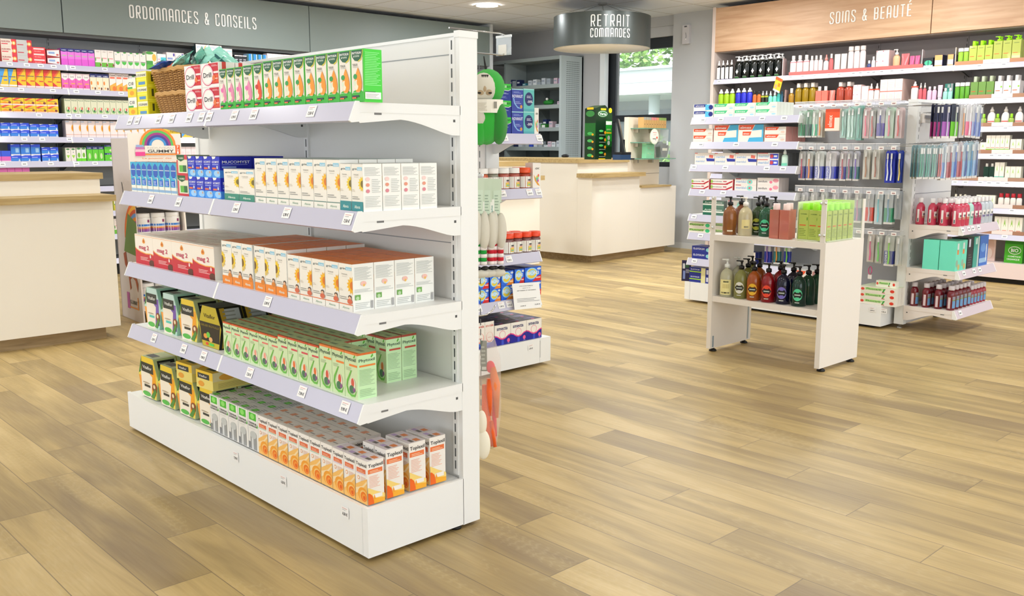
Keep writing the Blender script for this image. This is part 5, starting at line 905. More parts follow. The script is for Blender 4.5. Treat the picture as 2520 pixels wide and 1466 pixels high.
art(mb, [Tx('OFFRE NOTRE PHARMACIE', .5, .88, .5, .035, '7a7a7a'), Tx('valable du 1er', .5, .8, .3, .03, '8a8a8a'), Tx('SEPTEMBRE ET DECEMBRE', .5, .71, .7, .035, '7a7a7a'), Ln(.12, .28, .95, .44, 3, 'a0a0a0'), Tx('14,90 €', .32, .12, .2, .05, '555'), Tx('15,90 €', .85, .14, .2, .05, '555')], lambda u, v, e: ((u - .5) * .21, -.001 - e, v * .145))
o = mb.build('offer_notice', None, US.w(US.s(1300, 715, -.05), -.05, .36), label='white printed offer notice clipped over the vitamin shelf rail', cat='notice'); o.rotation_euler = (-.2, .05, 0)

# hooks on the far side of the gondola's near end, with hanging goods
def hook(z, x1, y, name='display_hook', lab=None, holder=True):
    t = empty(name, (1.95, y, z), label=lab, cat='hook'); L_ = x1 - 1.95
    mb = MB(); mb.tube([(0, 0, 0), (L_ - .03, 0, 0), (L_, 0, .012), (L_ + .012, 0, .028)], .003, CHROME, 6); mb.build('prong', t)
    if holder:
        mb = MB(); mb.tube([(0, 0, .07), (L_ - .04, 0, .07), (L_, .0, .062)], .003, CHROME, 6); mb.build('price_arm', t)
        mb = MB(); mb.box((L_ - .02, -.032, -.0), (L_ - .017, .04, .062), M('e4ecf4', .1, 0, .55)); mb.box((L_ - .022, -.032, .058), (L_ - .014, .04, .066), M('f0f4f8', .3)); mb.box((L_ - .0215, -.012, .0), (L_ - .0205, .028, .035), M('f6f4f0', .5)); mb.build('price_holder', t)
    return t
hook(1.555, 2.21, 2.36, lab='upper chrome display hook with clear price holder above the green plush')
hook(1.09, 2.17, 2.46, lab='chrome display hook holding the white furry slippers'); hook(.665, 2.17, 2.40, lab='lower chrome display hook holding the bag of orange gloves', holder=False)
hook(.74, 2.3, 2.62, lab='far lower chrome display hook beside the vitamin shelf', holder=False)
def blob(mb, c, r, m, seg=18, rings=10, fuzz=0):
    k = len(mb.v)
    for i in range(rings + 1):
        a = math.pi * i / rings
        for j in range(seg):
            b = 2 * math.pi * j / seg; f = 1 + random.uniform(-fuzz, fuzz)
            mb.v.append((c[0] + r[0] * f * math.sin(a) * math.cos(b), c[1] + r[1] * f * math.sin(a) * math.sin(b), c[2] + r[2] * f * math.cos(a)))
    for i in range(rings):
        for j in range(seg): mb.f.append([k + i * seg + j, k + i * seg + (j + 1) % seg, k + (i + 1) * seg + (j + 1) % seg, k + (i + 1) * seg + j]); mb.m.append(mb.mi(m)); mb.sm.append(True)
def fuzzmat(h):
    m, N, L, b = nodes('plush_' + h); n = N.new('ShaderNodeTexNoise'); n.inputs['Scale'].default_value = 260; bp = N.new('ShaderNodeBump'); bp.inputs['Strength'].default_value = .7; bp.inputs['Distance'].default_value = .003
    L.new(n.outputs[0], bp.inputs['Height']); L.new(bp.outputs[0], b.inputs['Normal']); b.inputs['Base Color'].default_value = lin(h); b.inputs['Roughness'].default_value = .95; b.inputs['Sheen Weight'].default_value = .3; return m
FG, FGD, FC, FB = fuzzmat('2fc43a'), fuzzmat('249a2e'), fuzzmat('faf4e2'), fuzzmat('d8bc94')
# plush mittens: green hooded owl-like face, body below, paper band round the middle (local x to the right in the photo)
P0 = AX(1203, 262, 2.13); t = empty('plush_toy', (P0[0], P0[1], P0[2]), YAW - math.pi / 2, label='green and cream plush soft toy with paper band hanging from the upper hook', cat='toy')
mb = MB(); blob(mb, (-.002, 0, .064), (.056, .035, .060), FG); mb.build('hood', t)
mb = MB(); blob(mb, (-.016, -.02, .060), (.042, .028, .050), FC); fc_ = mb.build('face', t)
mb = MB(); blob(mb, (-.024, -.042, .045), (.012, .006, .01), FB); blob(mb, (.0, -.042, .045), (.012, .006, .01), FB); blob(mb, (-.012, -.044, .056), (.007, .005, .012), FB); mb.build('muzzle', fc_)
mb = MB(); blob(mb, (-.03, -.0505, .042), (.006, .002, .003), BLACK); blob(mb, (.006, -.0505, .042), (.006, .002, .003), BLACK)
for k in range(4): mb.poly([(-.024 + k * .006, -.036, .102), (-.017 + k * .006, -.036, .102), (-.021 + k * .006, -.042, .092)], BLACK)
mb.build('eyes', fc_)
mb = MB(); blob(mb, (-.008, 0, -.05), (.054, .042, .078), FG); blob(mb, (.034, -.006, -.055), (.03, .034, .072), FGD); blob(mb, (-.03, -.01, -.06), (.03, .034, .07), FG); mb.build('body', t)
mb = MB(); blob(mb, (-.03, -.028, -.04), (.024, .02, .028), FC); mb.build('belly', t)
mb = MB(); k = 16
for i in range(k):
    a0, a1 = rad(150 + 240 * i / k), rad(150 + 240 * (i + 1) / k); q = lambda a, z: (-.006 + .054 * math.cos(a), .046 * math.sin(a), z); mb.poly([q(a0, -.022), q(a1, -.022), q(a1, .022), q(a0, .022)], M('f4efe2', .6))
art(mb, [Ln(.1, .15, .9, .9, 7, 'c8bfae')], lambda u, v, e: (-.04 + u * .04, -.047 - e * 2, -.02 + v * .036)); art(mb, [Rc(0, 0, 1, 1, '9a968c')], lambda u, v, e: (.018 + u * .01, -.0465 - e * 2, -.008 + v * .022)); mb.build('paper_band', t)
mb = MB(); mb.tube([(-.008, 0, .115), (-.014, .0, .15), (-.016, 0, .165)], [.005, .003, .002], BLACK, 6); mb.build('hanging_loop', t)
# furry slippers on green cards with striped legs
for i, (px, c1, lab) in enumerate(((1180, '1f9a3c', 'green-striped'), (1198, 'c82434', 'left red-striped'), (1222, 'c82434', 'right red-striped'))):
    P0 = AX(px, 540, 2.08 + i * .04); t = empty('plush_sock', P0, YAW - math.pi / 2 + .15, label='white furry plush sock pair with %s feet hanging on hook' % lab, cat='sock')
    mb = MB(); mb.box((-.017, -.003, .06), (.017, .001, .14), M('c9d8c0', .4)); mb.box((-.012, -.004, .0), (.012, .0, .1), M('cfe0ca', .4)); art(mb, [Ln(.2, .3, .8, .9, 6, '9ab09a'), Rc(.3, .05, .7, .2, '6a7a6a')], lambda u, v, e: (-.012 + u * .024, -.004 - e, v * .1)); mb.build('hang_card', t)
    mb = MB(); mb.box((-.024, -.008, -.0), (-.009, -.005, .07), M('f4f4ec', .4)); art(mb, [Tx('airplus', .5, .45, .5, .5, '4a9a8a', 1)], lambda u, v, e: (-.024 + u * .015, -.008 - e, v * .07)); mb.build('side_label', t)
    mb = MB(); blob(mb, (-.010, -.004, -.03), (.02, .02, .062), FC); blob(mb, (.015, -.004, -.04), (.02, .02, .064), FC); mb.build('cuff', t)
    for sx in (-.010, .013):
        mb = MB(); fw = fuzzmat('f4ece4') if (i, sx) == (0, -.010) else None; z0 = -.085
        for k in range(6):
            c = M(c1, .9) if k % 2 == 0 else M('f2e8e6', .9)
            mb.lathe([(.011, z0 - k * .013 - .0065), (.012, z0 - k * .013), (.011, z0 - k * .013 + .0065)], c, 14, (sx, 0, 0))
        mb.build('striped_leg', t); mb = MB(); blob(mb, (sx + .003, -.006, z0 - .082), (.013, .016, .007), BLACK, 12, 6); mb.build('shoe', t)
    mb = MB(); blob(mb, (0, -.0, z0 - .1), (.032, .03, .016), FC); mb.build('fur_sole', t)
# clear bag of orange gloves
P0 = AX(1207, 960, 2.13); t = empty('glove_bag', P0, YAW - math.pi / 2, label='clear plastic bag of orange and red gloves hanging at the gondola end', cat='bag')
BAG = M('f2e2d8', .08, 0, .22)
mb = MB(); n = 12
for i in range(n):
    z0, z1 = .235 - i * .0365, .235 - (i + 1) * .0365; w_ = lambda z: .006 + .034 * min(1, (.235 - z) / .12) - (.018 * max(0, (-z - .08) / .13) if z < -.08 else 0)
    a, b = w_(z0), w_(z1); sk = lambda z: -.004 + (.235 - z) * .006
    for yy in (-.016, .014): mb.poly([(sk(z0) - a, yy * min(1, a / .03), z0), (sk(z0) + a, yy * min(1, a / .03), z0), (sk(z1) + b, yy * min(1, b / .03), z1), (sk(z1) - b, yy * min(1, b / .03), z1)], BAG, True)
mb.build('plastic_wrap', t)
OR = M('f7682a', .5); ORR = M('e83a4a', .5); OR2 = M('fa8a4a', .5)
mb = MB(); mb.tube([(-.022, 0, .02), (-.018, 0, -.06), (-.008, 0, -.14), (.006, 0, -.205)], [.008, .014, .013, .007], OR, 10); mb.tube([(-.005, -.008, .045), (-.004, -.01, .0), (.0, -.008, -.09)], [.009, .012, .008], OR, 10); mb.tube([(.002, -.008, -.11), (.008, -.008, -.15), (.016, -.008, -.205)], [.007, .009, .007], OR, 10); mb.build('orange_glove', t)
mb = MB(); mb.tube([(.008, .0, .085), (.018, 0, .02), (.02, 0, -.04)], [.01, .018, .012], OR2, 10); mb.tube([(.014, .004, -.03), (.013, .004, -.1), (.018, .004, -.17)], [.008, .008, .005], ORR, 8); blob(mb, (.0, .002, .085), (.016, .01, .022), ORR); mb.tube([(.02, .0, -.04), (.022, 0, -.1)], [.012, .006], OR2, 8); mb.build('red_glove', t)
mb = MB(); mb.box((-.034, -.003, .07), (-.012, .0, .18), M('6f7a70', .5)); art(mb, [Ln(.1, .25, .8, .9, 5, 'a8b0a4'), Rc(.2, .05, .9, .15, 'd0d4cc')], lambda u, v, e: (-.034 + u * .022, -.003 - e, .07 + v * .11)); mb.build('grey_card', t)
P0 = AX(1186, 1060, 2.08); mb = MB(); blob(mb, (0, 0, .03), (.018, .014, .045), M('f2ead6', .6)); blob(mb, (.004, 0, -.05), (.026, .016, .055), M('f4eeda', .6)); mb.build('cream_glove', None, P0, label='cream glove in a bag peeking out behind the gondola post', cat='glove').rotation_euler = (0, 0, YAW - math.pi / 2)

# ---------------------------------------------------------------- cardboard gummy display stand behind the gondola


t = empty('display_stand', (2.72, 6.75, 0), -.06, label='white cardboard floor display with rainbow header holding supplement tubs', cat='display')
CB = M('f3ebe2', .55); CBS = M('d9cfcb', .55)
mb = MB(); x0, x1, y0, y1 = -.17, .19, -.25, .22
mb.prism([(y0, 0), (y1, 0), (y1, 1.31), (y0 + .08, 1.31), (y0 + .08, 1.13), (y0 + .03, .6)], 0, x0, x0 + .012, CBS); mb.prism([(y0, 0), (y1, 0), (y1, 1.31), (y0 + .08, 1.31), (y0 + .08, 1.13), (y0 + .03, .6)], 0, x1 - .012, x1, CB); mb.box((x0, y1 - .01, 0), (x1, y1, 1.3), CBS); mb.build('side_walls', t)
for z in (.12, .37, .62, .86): mb = MB(); mb.box((x0 + .012, y0 + .035, z - .02), (x1 - .012, y1 - .01, z), CB); mb.box((x0 + .012, y0 + .03, z - .03), (x1 - .012, y0 + .04, z + .012), CB); mb.build('tray', t)
mb = MB(); w_ = .37; h_ = .255
def hf(u, v, e): return (-.18 + u * w_, y0 + .055 - e, 1.13 + v * h_)
mb.box((-.18, y0 + .056, 1.09), (-.18 + w_, y0 + .064, 1.13 + h_ * .83), CB)
cols = ['f2913a', '5fc464', 'a8408c', '4a4aa0', '4a9ae0']
a_ = 12
for k, c in enumerate(cols):
    ro, ri = .46 - k * .06, .40 - k * .06
    for i in range(a_):
        t0, t1 = math.pi * i / a_, math.pi * (i + 1) / a_
        P = lambda r, t_: hf(.55 + r * .75 * math.cos(t_), .5 + r * 1.05 * math.sin(t_), .002)
        mb.poly([P(ri, t0), P(ro, t0), P(ro, t1), P(ri, t1)], M(c, .45))
for i in range(a_): mb.poly([hf(.55, .5, .001), hf(.55 + .345 * math.cos(math.pi * i / a_), .5 + .48 * math.sin(math.pi * i / a_), .001), hf(.55 + .345 * math.cos(math.pi * (i + 1) / a_), .5 + .48 * math.sin(math.pi * (i + 1) / a_), .001)], CB)
art(mb, [Rc(.3, .3, .88, .5, 'f4efe6'), Rc(.3, .24, .9, .28, 'f2913a'), Rc(.88, .26, .97, .52, 'ee6a30'), Tx('7', .925, .46, .04, .08, 'fff'), Tx('en', .925, .38, .04, .03, 'fff'), Tx('1', .925, .31, .03, .07, 'fff'), Tx('NOUVEAU', .6, .44, .5, .05, 'd8d0c8'), Tx('GUMMY', .6, .35, .5, .08, '4a4a48'), Rc(.12, .22, .3, .33, 'f04a9c'), Rc(.12, .33, .3, .4, 'f4c8d8'), Rc(.13, .4, .29, .46, 'c87ab8'), Rc(.14, .46, .28, .52, '9cb4e4'), Tx('Le pouvoir des', .52, .15, .55, .05, 'e89a6a'), Tx('7 couches de bien-etre', .52, .05, .85, .05, 'e89a6a')], lambda u, v, e: hf(u, v, e + .003))
mb.build('header_card', t)
mb = MB()
for k, c in enumerate(['e8722a', 'f0b43c', 'd85a28', '6a9ad8', 'e8902c', 'a83c94', 'f0c83c']):
    r0, r1 = .30 - k * .03, .27 - k * .03
    for i in range(9):
        t0, t1 = rad(90 + 90 * i / 9), rad(90 + 90 * (i + 1) / 9); P = lambda r, q: (x0 - .0015, y0 + .02 - r * .9 * math.cos(q), .6 + r * .9 * math.sin(q))
        mb.poly([P(r0, t0), P(r1, t0), P(r1, t1), P(r0, t1)], M(c, .5))
sidef = lambda u, v, e: (x0 - .002 - e, y0 + .4 - u * .38, v * 1.0)
art(mb, [Po('6f8f3c', .2, .5, .55, .78, 1, .72, 1, .48), Po('a8502c', .15, .48, .3, .5, .35, .4, .6, .4, .75, .36, .9, .28, .85, .22, .75, .3, .6, .32, .45, .3, .5, .24, .42, .22, .35, .36, .2, .4), Rc(.2, .08, .35, .2, 'b85aa8'), Rc(.35, .09, .85, .1, 'e8903a'), Rc(.8, .09, .85, .18, 'e8903a'), Tx('GUMMY', .58, .135, .4, .03, '5a5a58'), Po('6a6a6a', .3, 1.0, .33, 1, .4, .9, .37, .9)], sidef)
mb.build('side_print', t)
tub = proto('tub', lambda: bottle_proto(.052, .13, 'f4f2f2', 'f6f4f4', 'screw', .03, .05, shoulder=.96, neck=.95, labels=(('wrap', .25, .32, 180, 360, '7a4aa8'), ('wrap', .32, .42, 180, 360, 'a04a94'), ('wrap', .42, .5, 180, 360, 'e8954a'), ('wrap', .55, .66, 180, 360, '3f82d8'), ('wrap', .75, .9, 285, 305, '8a3a6a')), rough=.35))
for zi, z in enumerate((.12, .37, .62, .86)):
    for k in range(3):
        c = math.cos(-.06); s_ = math.sin(-.06); x, y = -.1 + k * .105, y0 + .1
        place(tub, (2.72 + x * c - y * s_, 6.75 + x * s_ + y * c, z + .001), 0, 'supplement_tub', 'white tub with coloured bands, %s from left, %s display tray' % (ORD[k + 1], ['lowest', 'second', 'third', 'upper'][zi]), 'tub', 'white supplement tubs in the cardboard display')

# ---------------------------------------------------------------- counters
BODY = M('f2ece0', .5)
def counter(name, xl, xr, yf, lab, zs=(.905, .945, 1.04, 1.08), over=.0, right_ledge=None):
    t = empty(name, ((xl + xr) / 2, yf, 0), label=lab, cat='counter'); cx_ = (xl + xr) / 2
    X = lambda x: x - cx_
    mb = MB(); mb.box((X(xl), 0, .08), (X(xr), .75, zs[0]), BODY); mb.box((X(xl), .2, zs[0]), (X(xr), .75, zs[2]), BODY); mb.build('body', t)
    mb = MB(); mb.box((X(xl - .03), -.07, zs[0]), (X(xr + .0), .2, zs[1]), OAKX); mb.build('lower_worktop', t)
    mb = MB(); mb.box((X(xl - .03), .19, zs[2]), (X(xr + .02), .8, zs[3]), OAKX); mb.build('upper_worktop', t)
    mb = MB(); mb.box((X(xl + .07), .05, 0), (X(xr - .08), .7, .08), KICK); mb.build('plinth', t)
    return t
counter('service_counter', .5, 2.25, 6.17, 'white service counter at the left edge with two oak worktops')
counter('service_counter', 4.9, 6.6, 6.59, 'white service counter seen in the middle behind the vitamin unit', (.922, .967, 1.06, 1.105))
# pick-up counter, turned a few degrees
CR = .07; t = empty('pickup_counter', (7.46, 6.66, 0), CR, label='white pick-up counter with oak worktops below the round grey sign', cat='counter')
def PC(x, d, z=0): return (7.46 + x * math.cos(CR) - d * math.sin(CR), 6.66 + x * math.sin(CR) + d * math.cos(CR), z)
mb = MB(); mb.box((0, 0, .08), (.88, .2, .92), BODY); mb.box((0, .201, .08), (.94, 1.9, 1.076), BODY); mb.box((.881, .0, .08), (1.64, .6, .79), BODY); mb.build('body', t)
mb = MB(); mb.box((-.03, -.05, .921), (.93, .19, .965), OAKX); mb.build('lower_worktop', t)
mb = MB(); mb.box((-.02, .17, 1.077), (.92, 1.95, 1.122), OAKX); mb.build('upper_worktop', t)
mb = MB(); mb.box((.9, -.02, .787), (1.51, .2, .806), OAKX); mb.build('side_ledge', t)
mb = MB(); mb.box((.07, .05, 0), (1.5, 1.8, .08), KICK); mb.build('plinth', t)
mb = MB(); mb.box((.925, .2, .8), (1.57, .26, 1.585), M('eadcc8', .5)); mb.box((1.18, .197, .935), (1.57, .2, .94), M('9a9088', .5)); mb.build('display_panel', t)
for z, xr in ((1.45, 1.42), (1.29, 1.2), (1.105, 1.62)):
    mb = MB(); mb.box((.965, .0, z), (xr, .2, z + .012), GREENGLASS); mb.build('glass_shelf', t)
    for x in (1.03, 1.33):
        if x < xr: mb = MB(); mb.box((x, .14, z - .04), (x + .03, .2, z), M('b8b0a4', .3, .6)); mb.build('shelf_clip', t)
for i in range(9):
    c = ['a8a89c', 'a8a89c', 'a8a89c', 'e08a8c', 'e08a8c', 'e09a70', '8ab060', '8ab060', '8ab060'][i]; n = ['grey', 'grey', 'grey', 'pink', 'pink', 'orange', 'green', 'green', 'green'][i]
    kind('tea' + c, 'cda266', [Rc(0, .75, 1, 1, c), Rc(.35, .3, .6, .38, '5a4a3a')], (), [Rc(0, 0, 1, 1, c)], 'tea_box')
    obj('tea_box', carton('tea' + c, .05, .12, .08), None, PC(1.02 + i * .0515, .04, 1.463), CR, label='kraft box with %s top, %s from left, upper glass shelf' % (n, ORD[i + 1]), cat='box', group='kraft boxes on the upper glass shelf')
mb = MB(); n = 28; mb.prism([(.088 * math.cos(2 * math.pi * i / n), .088 * math.sin(2 * math.pi * i / n)) for i in range(n)], 1, 0, .004, M('dcebd0', .5)); mb.prism([(.078 * math.cos(2 * math.pi * i / n), .078 * math.sin(2 * math.pi * i / n)) for i in range(n)], 1, -.001, 0, M('f8efe6', .5))
art(mb, [Tx('OFFRE SPECIALE', .5, .8, .5, .06, 'e8603c'), Ln(.35, .62, .7, .7, 1, 'e8a090'), El(.82, .42, .09, .09, 'e8502c'), Rc(.25, .3, .6, .36, '7a7a70'), Rc(.6, .2, .68, .4, '8ab0a0')], lambda u, v, e: ((u - .5) * .15, -.001 - e, (v - .5) * .15)); mb.build('round_card', None, PC(1.13, -.02, 1.365), CR, label='round white promotional card on the glass shelf panel', cat='card')
mb = MB(); mb.prism([(-.085, 0), (.085, 0), (.08, .15), (.083, .17), (-.083, .17), (-.08, .15)], 1, -.03, .03, M('93dcae', .2, 0, .8)); art(mb, [El(.3, .7, .04, .02, 'e86a6a'), El(.7, .6, .04, .02, 'e8d05a'), El(.5, .3, .04, .02, 'e86a6a'), El(.75, .25, .04, .02, '5aa05a'), El(.25, .35, .03, .02, 'e8d05a'), Rc(.05, .93, .95, .96, '6ab88a')], lambda u, v, e: ((u - .5) * .165, -.03 - e, v * .165)); mb.build('gift_pouch', None, PC(1.14, .07, 1.118), CR, label='mint green gift pouch standing on the lower glass shelf', cat='bag')
t = empty('gift_bag', PC(1.42, .07, 1.118), CR, label='clear cellophane bag with dark toiletries on the lower glass shelf', cat='bag')
mb = MB(); mb.prism([(-.06, 0), (.06, 0), (.12, .14), (.06, .2), (.07, .33), (-.05, .33), (-.04, .2), (-.1, .13)], 1, -.045, .045, M('e4ece8', .05, 0, .3)); mb.build('cellophane', t)
mb = MB(); mb.prism([(-.06, .01), (.055, .01), (.1, .13), (.07, .17), (.0, .1), (-.04, .19), (-.085, .14)], 1, -.035, .035, M('25282c', .3)); mb.build('dark_bottles', t)
mb = MB(); mb.box((-.055, -.047, .085), (.045, -.045, .115), M('d8d8c8', .4)); mb.box((.03, -.047, .15), (.06, -.045, .2), M('e6eef4', .4)); mb.build('label_strip', t)
# countertop things
P0 = AZ(1484, 392, 1.122); t = empty('countertop_display', P0, .05, label='dark green and yellow cardboard display stand on the pick-up counter', cat='display')
KG = M('11331a', .35); mb = MB(); mb.prism([(-.13, 0), (.14, 0), (.14, .51), (.06, .52), (.02, .545), (-.06, .53), (-.13, .51)], 1, 0, .14, KG)
fn = lambda u, v, e: (-.13 + u * .27, -e, v * .52)
art(mb, [Rc(.62, .0, 1, .9, '14401c'), Rc(.62, .35, 1, .75, '28a032'), Rc(.62, .25, 1, .35, '1c6a26'), El(.42, .88, .32, .075, '1f5c28'), El(.42, .88, .28, .055, 'c8dcc8'), El(.42, .88, .25, .045, '2a6a32'), Tx('Varta', .42, .88, .4, .05, 'eef8ee'), El(.88, .95, .1, .05, 'f5c81e'), Rc(.3, .95, .62, .985, 'f5c81e'), Rc(.62, .67, .98, .74, 'e4e8e0'), Tx('LONGUE', .8, .58, .25, .03, 'c8f0a8'), Rc(.66, .5, .96, .53, 'f5d02a'), El(.8, .42, .08, .045, 'c8d4c8'), El(.8, .32, .08, .045, 'c8d4c8'), Rc(.2, .0, .6, .02, 'f5d81e')] + [x for k in range(4) for x in (El(.34, .55 - k * .14, .13, .022, '5ad06a'), El(.58, .52 - k * .14, .06, .03, 'f5a81e'), Rc(.22, .47 - k * .14, .6, .478 - k * .14, 'c8d0c8'))], fn)
art(mb, [Rc(0, .45, 1, .7, '1c6a26'), El(.5, .88, .4, .06, '3a8a42'), Rc(.2, .96, .8, 1, 'f5c81e')] + [El(.5, .5 - k * .14, .25, .03, '4ab05a') for k in range(4)] + [El(.75, .48 - k * .14, .1, .02, 'f5a81e') for k in range(4)], lambda u, v, e: (-.13 - e, .14 - u * .14, v * .52))
mb.build('case', t)
mb = MB(); mb.lathe([(.018, 0), (.018, .045), (.008, .055)], M('6fd0d8', .2, 0, .7), 12); p = mb.build('glue_bottle', None, AZ(1453, 389, 1.122), label='small pale blue bottle beside the green display stand', cat='bottle')
mb = MB(); mb.lathe([(.006, .055), (.005, .08)], M('e8f0f0', .3), 10); mb.build('nozzle', p)
mb = MB(); blob(mb, (0, 0, .016), (.06, .035, .022), M('15161a', .35), 16, 8); mb.build('computer_mouse', None, AZ(1391, 387, 1.122), label='black computer mouse on the pick-up counter', cat='mouse')
P0 = AZ(1537, 392, 1.122); t = empty('monitor', P0, .66, label='dark computer monitor seen edge on behind the pick-up counter', cat='monitor')
mb = MB(); mb.prism([(-.01, .06), (.015, .06), (.085, .4), (.065, .405)], 0, -.2, .2, M('1c2024', .3)); mb.build('screen', t)
mb = MB(); mb.box((-.03, .0, .0), (.03, .05, .2), M('202428', .4)); mb.box((-.12, -.1, 0), (.12, .1, .012), M('202428', .4)); mb.build('stand', t)
mb = MB(); mb.box((-.08, -.05, 0), (.08, .05, .05), M('26466e', .4)); mb.box((-.06, -.052, .05), (.08, .045, .075), M('15181c', .4)); mb.build('card_reader', None, AZ(1530, 393, 1.122), label='small dark and blue card device beside the green display stand', cat='device')

# ---------------------------------------------------------------- dispensing shelves on the far wall
RG = M('9aa5a5', .5); RGD = M('6d7676', .6)
UP = Unit(1, 9.0); R = UP.root('dispensing_shelves', -9.15, label='grey metal dispensing shelves with perforated side panel on the far wall', cat='shelving'); q_ = 9.15
mb = MB(); mb.box((-10.0 + q_, .40, 0), (-8.6 + q_, .425, 2.45), RGD); mb.build('back_panel', R)
mb = MB(); mb.box((-10.0 + q_, 0, 2.385), (-8.637 + q_, .398, 2.43), RG); mb.build('top_panel', R)
mb = MB(); mb.box((-8.635 + q_, 0, 0), (-8.6 + q_, .43, 2.43), M('b8c4c6', .45))
hd_ = M('4a5254', .7)
for i in range(12):
    for j in range(58): mb.poly([(-8.6 + q_ + .0006, .1 + i * .021, .9 + j * .0255 - .005), (-8.6 + q_ + .0006, .11 + i * .021, .9 + j * .0255 - .005), (-8.6 + q_ + .0006, .11 + i * .021, .9 + j * .0255 + .006), (-8.6 + q_ + .0006, .1 + i * .021, .9 + j * .0255 + .006)], hd_)
mb.build('perforated_panel', R)
mb = MB(); mb.box((-9.7 + q_, .0, 0), (-9.67 + q_, .4, 2.4), RG); mb.build('divider', R)
ZP = [2.072, 1.803, 1.506, 1.249, .98]
for z in ZP:
    mb = MB(); mb.box((-10 + q_, .0, z - .05), (-8.635 + q_, .4, z), RG); o = mb.build('shelf', R)
    mb = MB(); mb.prism([(.39, z - .05), (.39, z - .22), (.2, z - .05)], 0, -9.2 + q_, -9.195 + q_, RGD); mb.build('brace', o)
random.seed(5)
pal = {'pale': 'cfd6dc', 'lilac': 'b8a8d8', 'white': 'e4e8ea', 'blue': '3a56c8', 'teal': '4a90a0', 'grey': 'aab4ba', 'pink': 'd8c0cc', 'navy': '2a3460'}
for zi, (z, xs) in enumerate(((2.072, [(1246, 14, 'grey'), (1256, 22, 'navy'), (1265, 18, 'grey'), (1276, 20, 'navy'), (1290, 9, 'teal'), (1304, 16, 'pale'), (1316, 18, 'white'), (1326, 10, 'grey'), (1337, 20, 'pale'), (1350, 18, 'grey'), (1367, 18, 'pink'), (1379, 16, 'lilac')]), (1.803, [(1376, 10, 'pink')]), (1.506, [(1330, 14, 'grey'), (1341, 24, 'navy'), (1356, 18, 'pink'), (1372, 10, 'pale')]), (1.249, [(1250, 14, 'grey'), (1268, 18, 'navy'), (1280, 16, 'pale'), (1297, 14, 'grey'), (1307, 20, 'blue'), (1318, 18, 'pale'), (1330, 16, 'grey'), (1344, 6, 'white'), (1353, 16, 'pink'), (1363, 14, 'white'), (1375, 18, 'pale')]))):
    for x, h, c in xs:
        y = UP.z(x, 372) ; s_ = UP.s(x, 200, .1); kind('far_' + c, pal[c], [Rc(.1, .5, .8, .7, 'f4f6f8' if c in ('blue', 'navy', 'teal') else '9aa4b4')])
        obj('medicine_box', carton('far_' + c, .07, h * .0046, .08), None, UP.w(s_, .1, z), UP.rz, label='small %s medicine box, %d hundredths along, far shelf %s' % (c, 0, ORD[zi + 1]) if False else 'small %s box near image column %s, %s far shelf' % (c, '', ORD[zi + 1]) if False else None, cat=None)
        o = COL.objects[-1]; FARB = globals().setdefault('FARB', {}); FARB.setdefault((zi, c), []).append(o)
for (zi, c), L_ in FARB.items():
    L_.sort(key=lambda o: -o.location.y)
    for i, o in enumerate(L_):
        tag(o, 'small %s medicine box%s, %s dispensing shelf from top' % (c, ', ' + ORD[i + 1] + ' of its colour' if len(L_) > 1 else '', ORD[zi + 1]), 'box', 'small medicine boxes on the dispensing shelves')
P0 = AX(1350, 252, 9.12); mb = MB(); blob(mb, (0, 0, .035), (.05, .09, .035), M('2c8a34', .8)); blob(mb, (.0, -.04, .045), (.04, .05, .035), M('1c6a28', .8)); blob(mb, (-.03, .0, .08), (.018, .018, .018), M('f4f4f0', .5)); mb.build('green_hat', None, (P0[0], P0[1], 1.803), label='green crumpled hat with white bobble on the dispensing shelf', cat='hat')
mb = MB(); mb.box((-.03, -.05, 0), (.03, .05, .05), M('2c7a2c', .5)); mb.box((-.032, -.03, .0), (-.03, .03, .035), M('eef0ea', .5)); mb.build('green_box', None, AX(1341, 316, 9.09)[:2] + (1.506,), label='small green box under a navy box on the dispensing shelves', cat='box')

# ---------------------------------------------------------------- round hanging sign, ceiling lamp, wall device
t = empty('hanging_sign', (8.14, 7.15, 2.34), YAW - math.pi / 2 + .08, label='round dark grey drum sign reading retrait commandes hung from the ceiling', cat='sign')
RGm = M('474d4b', .35, .3); r = .545; h = .345
mb = MB(); mb.lathe([(r, 0), (r, h)], RGm, 64, cap=False); mb.lathe([(r - .012, 0), (r - .012, h)], M('d8d6d2', .6), 64, cap=False)
for i in range(64):
    t0, t1 = 2 * math.pi * i / 64, 2 * math.pi * (i + 1) / 64
    for z in (0, h): mb.poly([(r * math.cos(t0), r * math.sin(t0), z), (r * math.cos(t1), r * math.sin(t1), z), ((r - .012) * math.cos(t1), (r - .012) * math.sin(t1), z), ((r - .012) * math.cos(t0), (r - .012) * math.sin(t0), z)], M('c8c8c4', .5))
mb.build('drum', t); mb = MB(); mb.lathe([(0.001, .0), (r - .012, .0), (r - .012, .004), (.001, .004)], M('fbf8f2', .7), 64, (0, 0, .004), cap=False); mb.build('diffuser', t)
def cyl(s_, z, o): a = s_ / r - math.pi / 2; return ((r + .002 + o * .3) * math.cos(a), (r + .002 + o * .3) * math.sin(a), z)
for txt, L_, H_, zz in (('RETRAIT', .42, .115, .187), ('COMMANDES', .43, .085, .075)): lettering(txt, L_, H_, lambda s_, z, o: cyl(s_ - L_ / 2 - .0, zz + z, o), M('f2ede2', .5), .14 if H_ > .1 else .17, .003).build('lettering', t)
mb = MB()
for a in (20, 75, 140, 200, 260, 320): mb.tube([(0, 0, CZ - 2.34), (r * math.cos(rad(a)), r * math.sin(rad(a)), h)], .0025, M('8a8a88', .4, .5), 5)
mb.build('suspension_wires', t); mb = MB(); mb.lathe([(.05, CZ - 2.34 - .02), (.05, CZ - 2.34)], M('8f8d8a', .5), 20); mb.build('ceiling_rose', t)
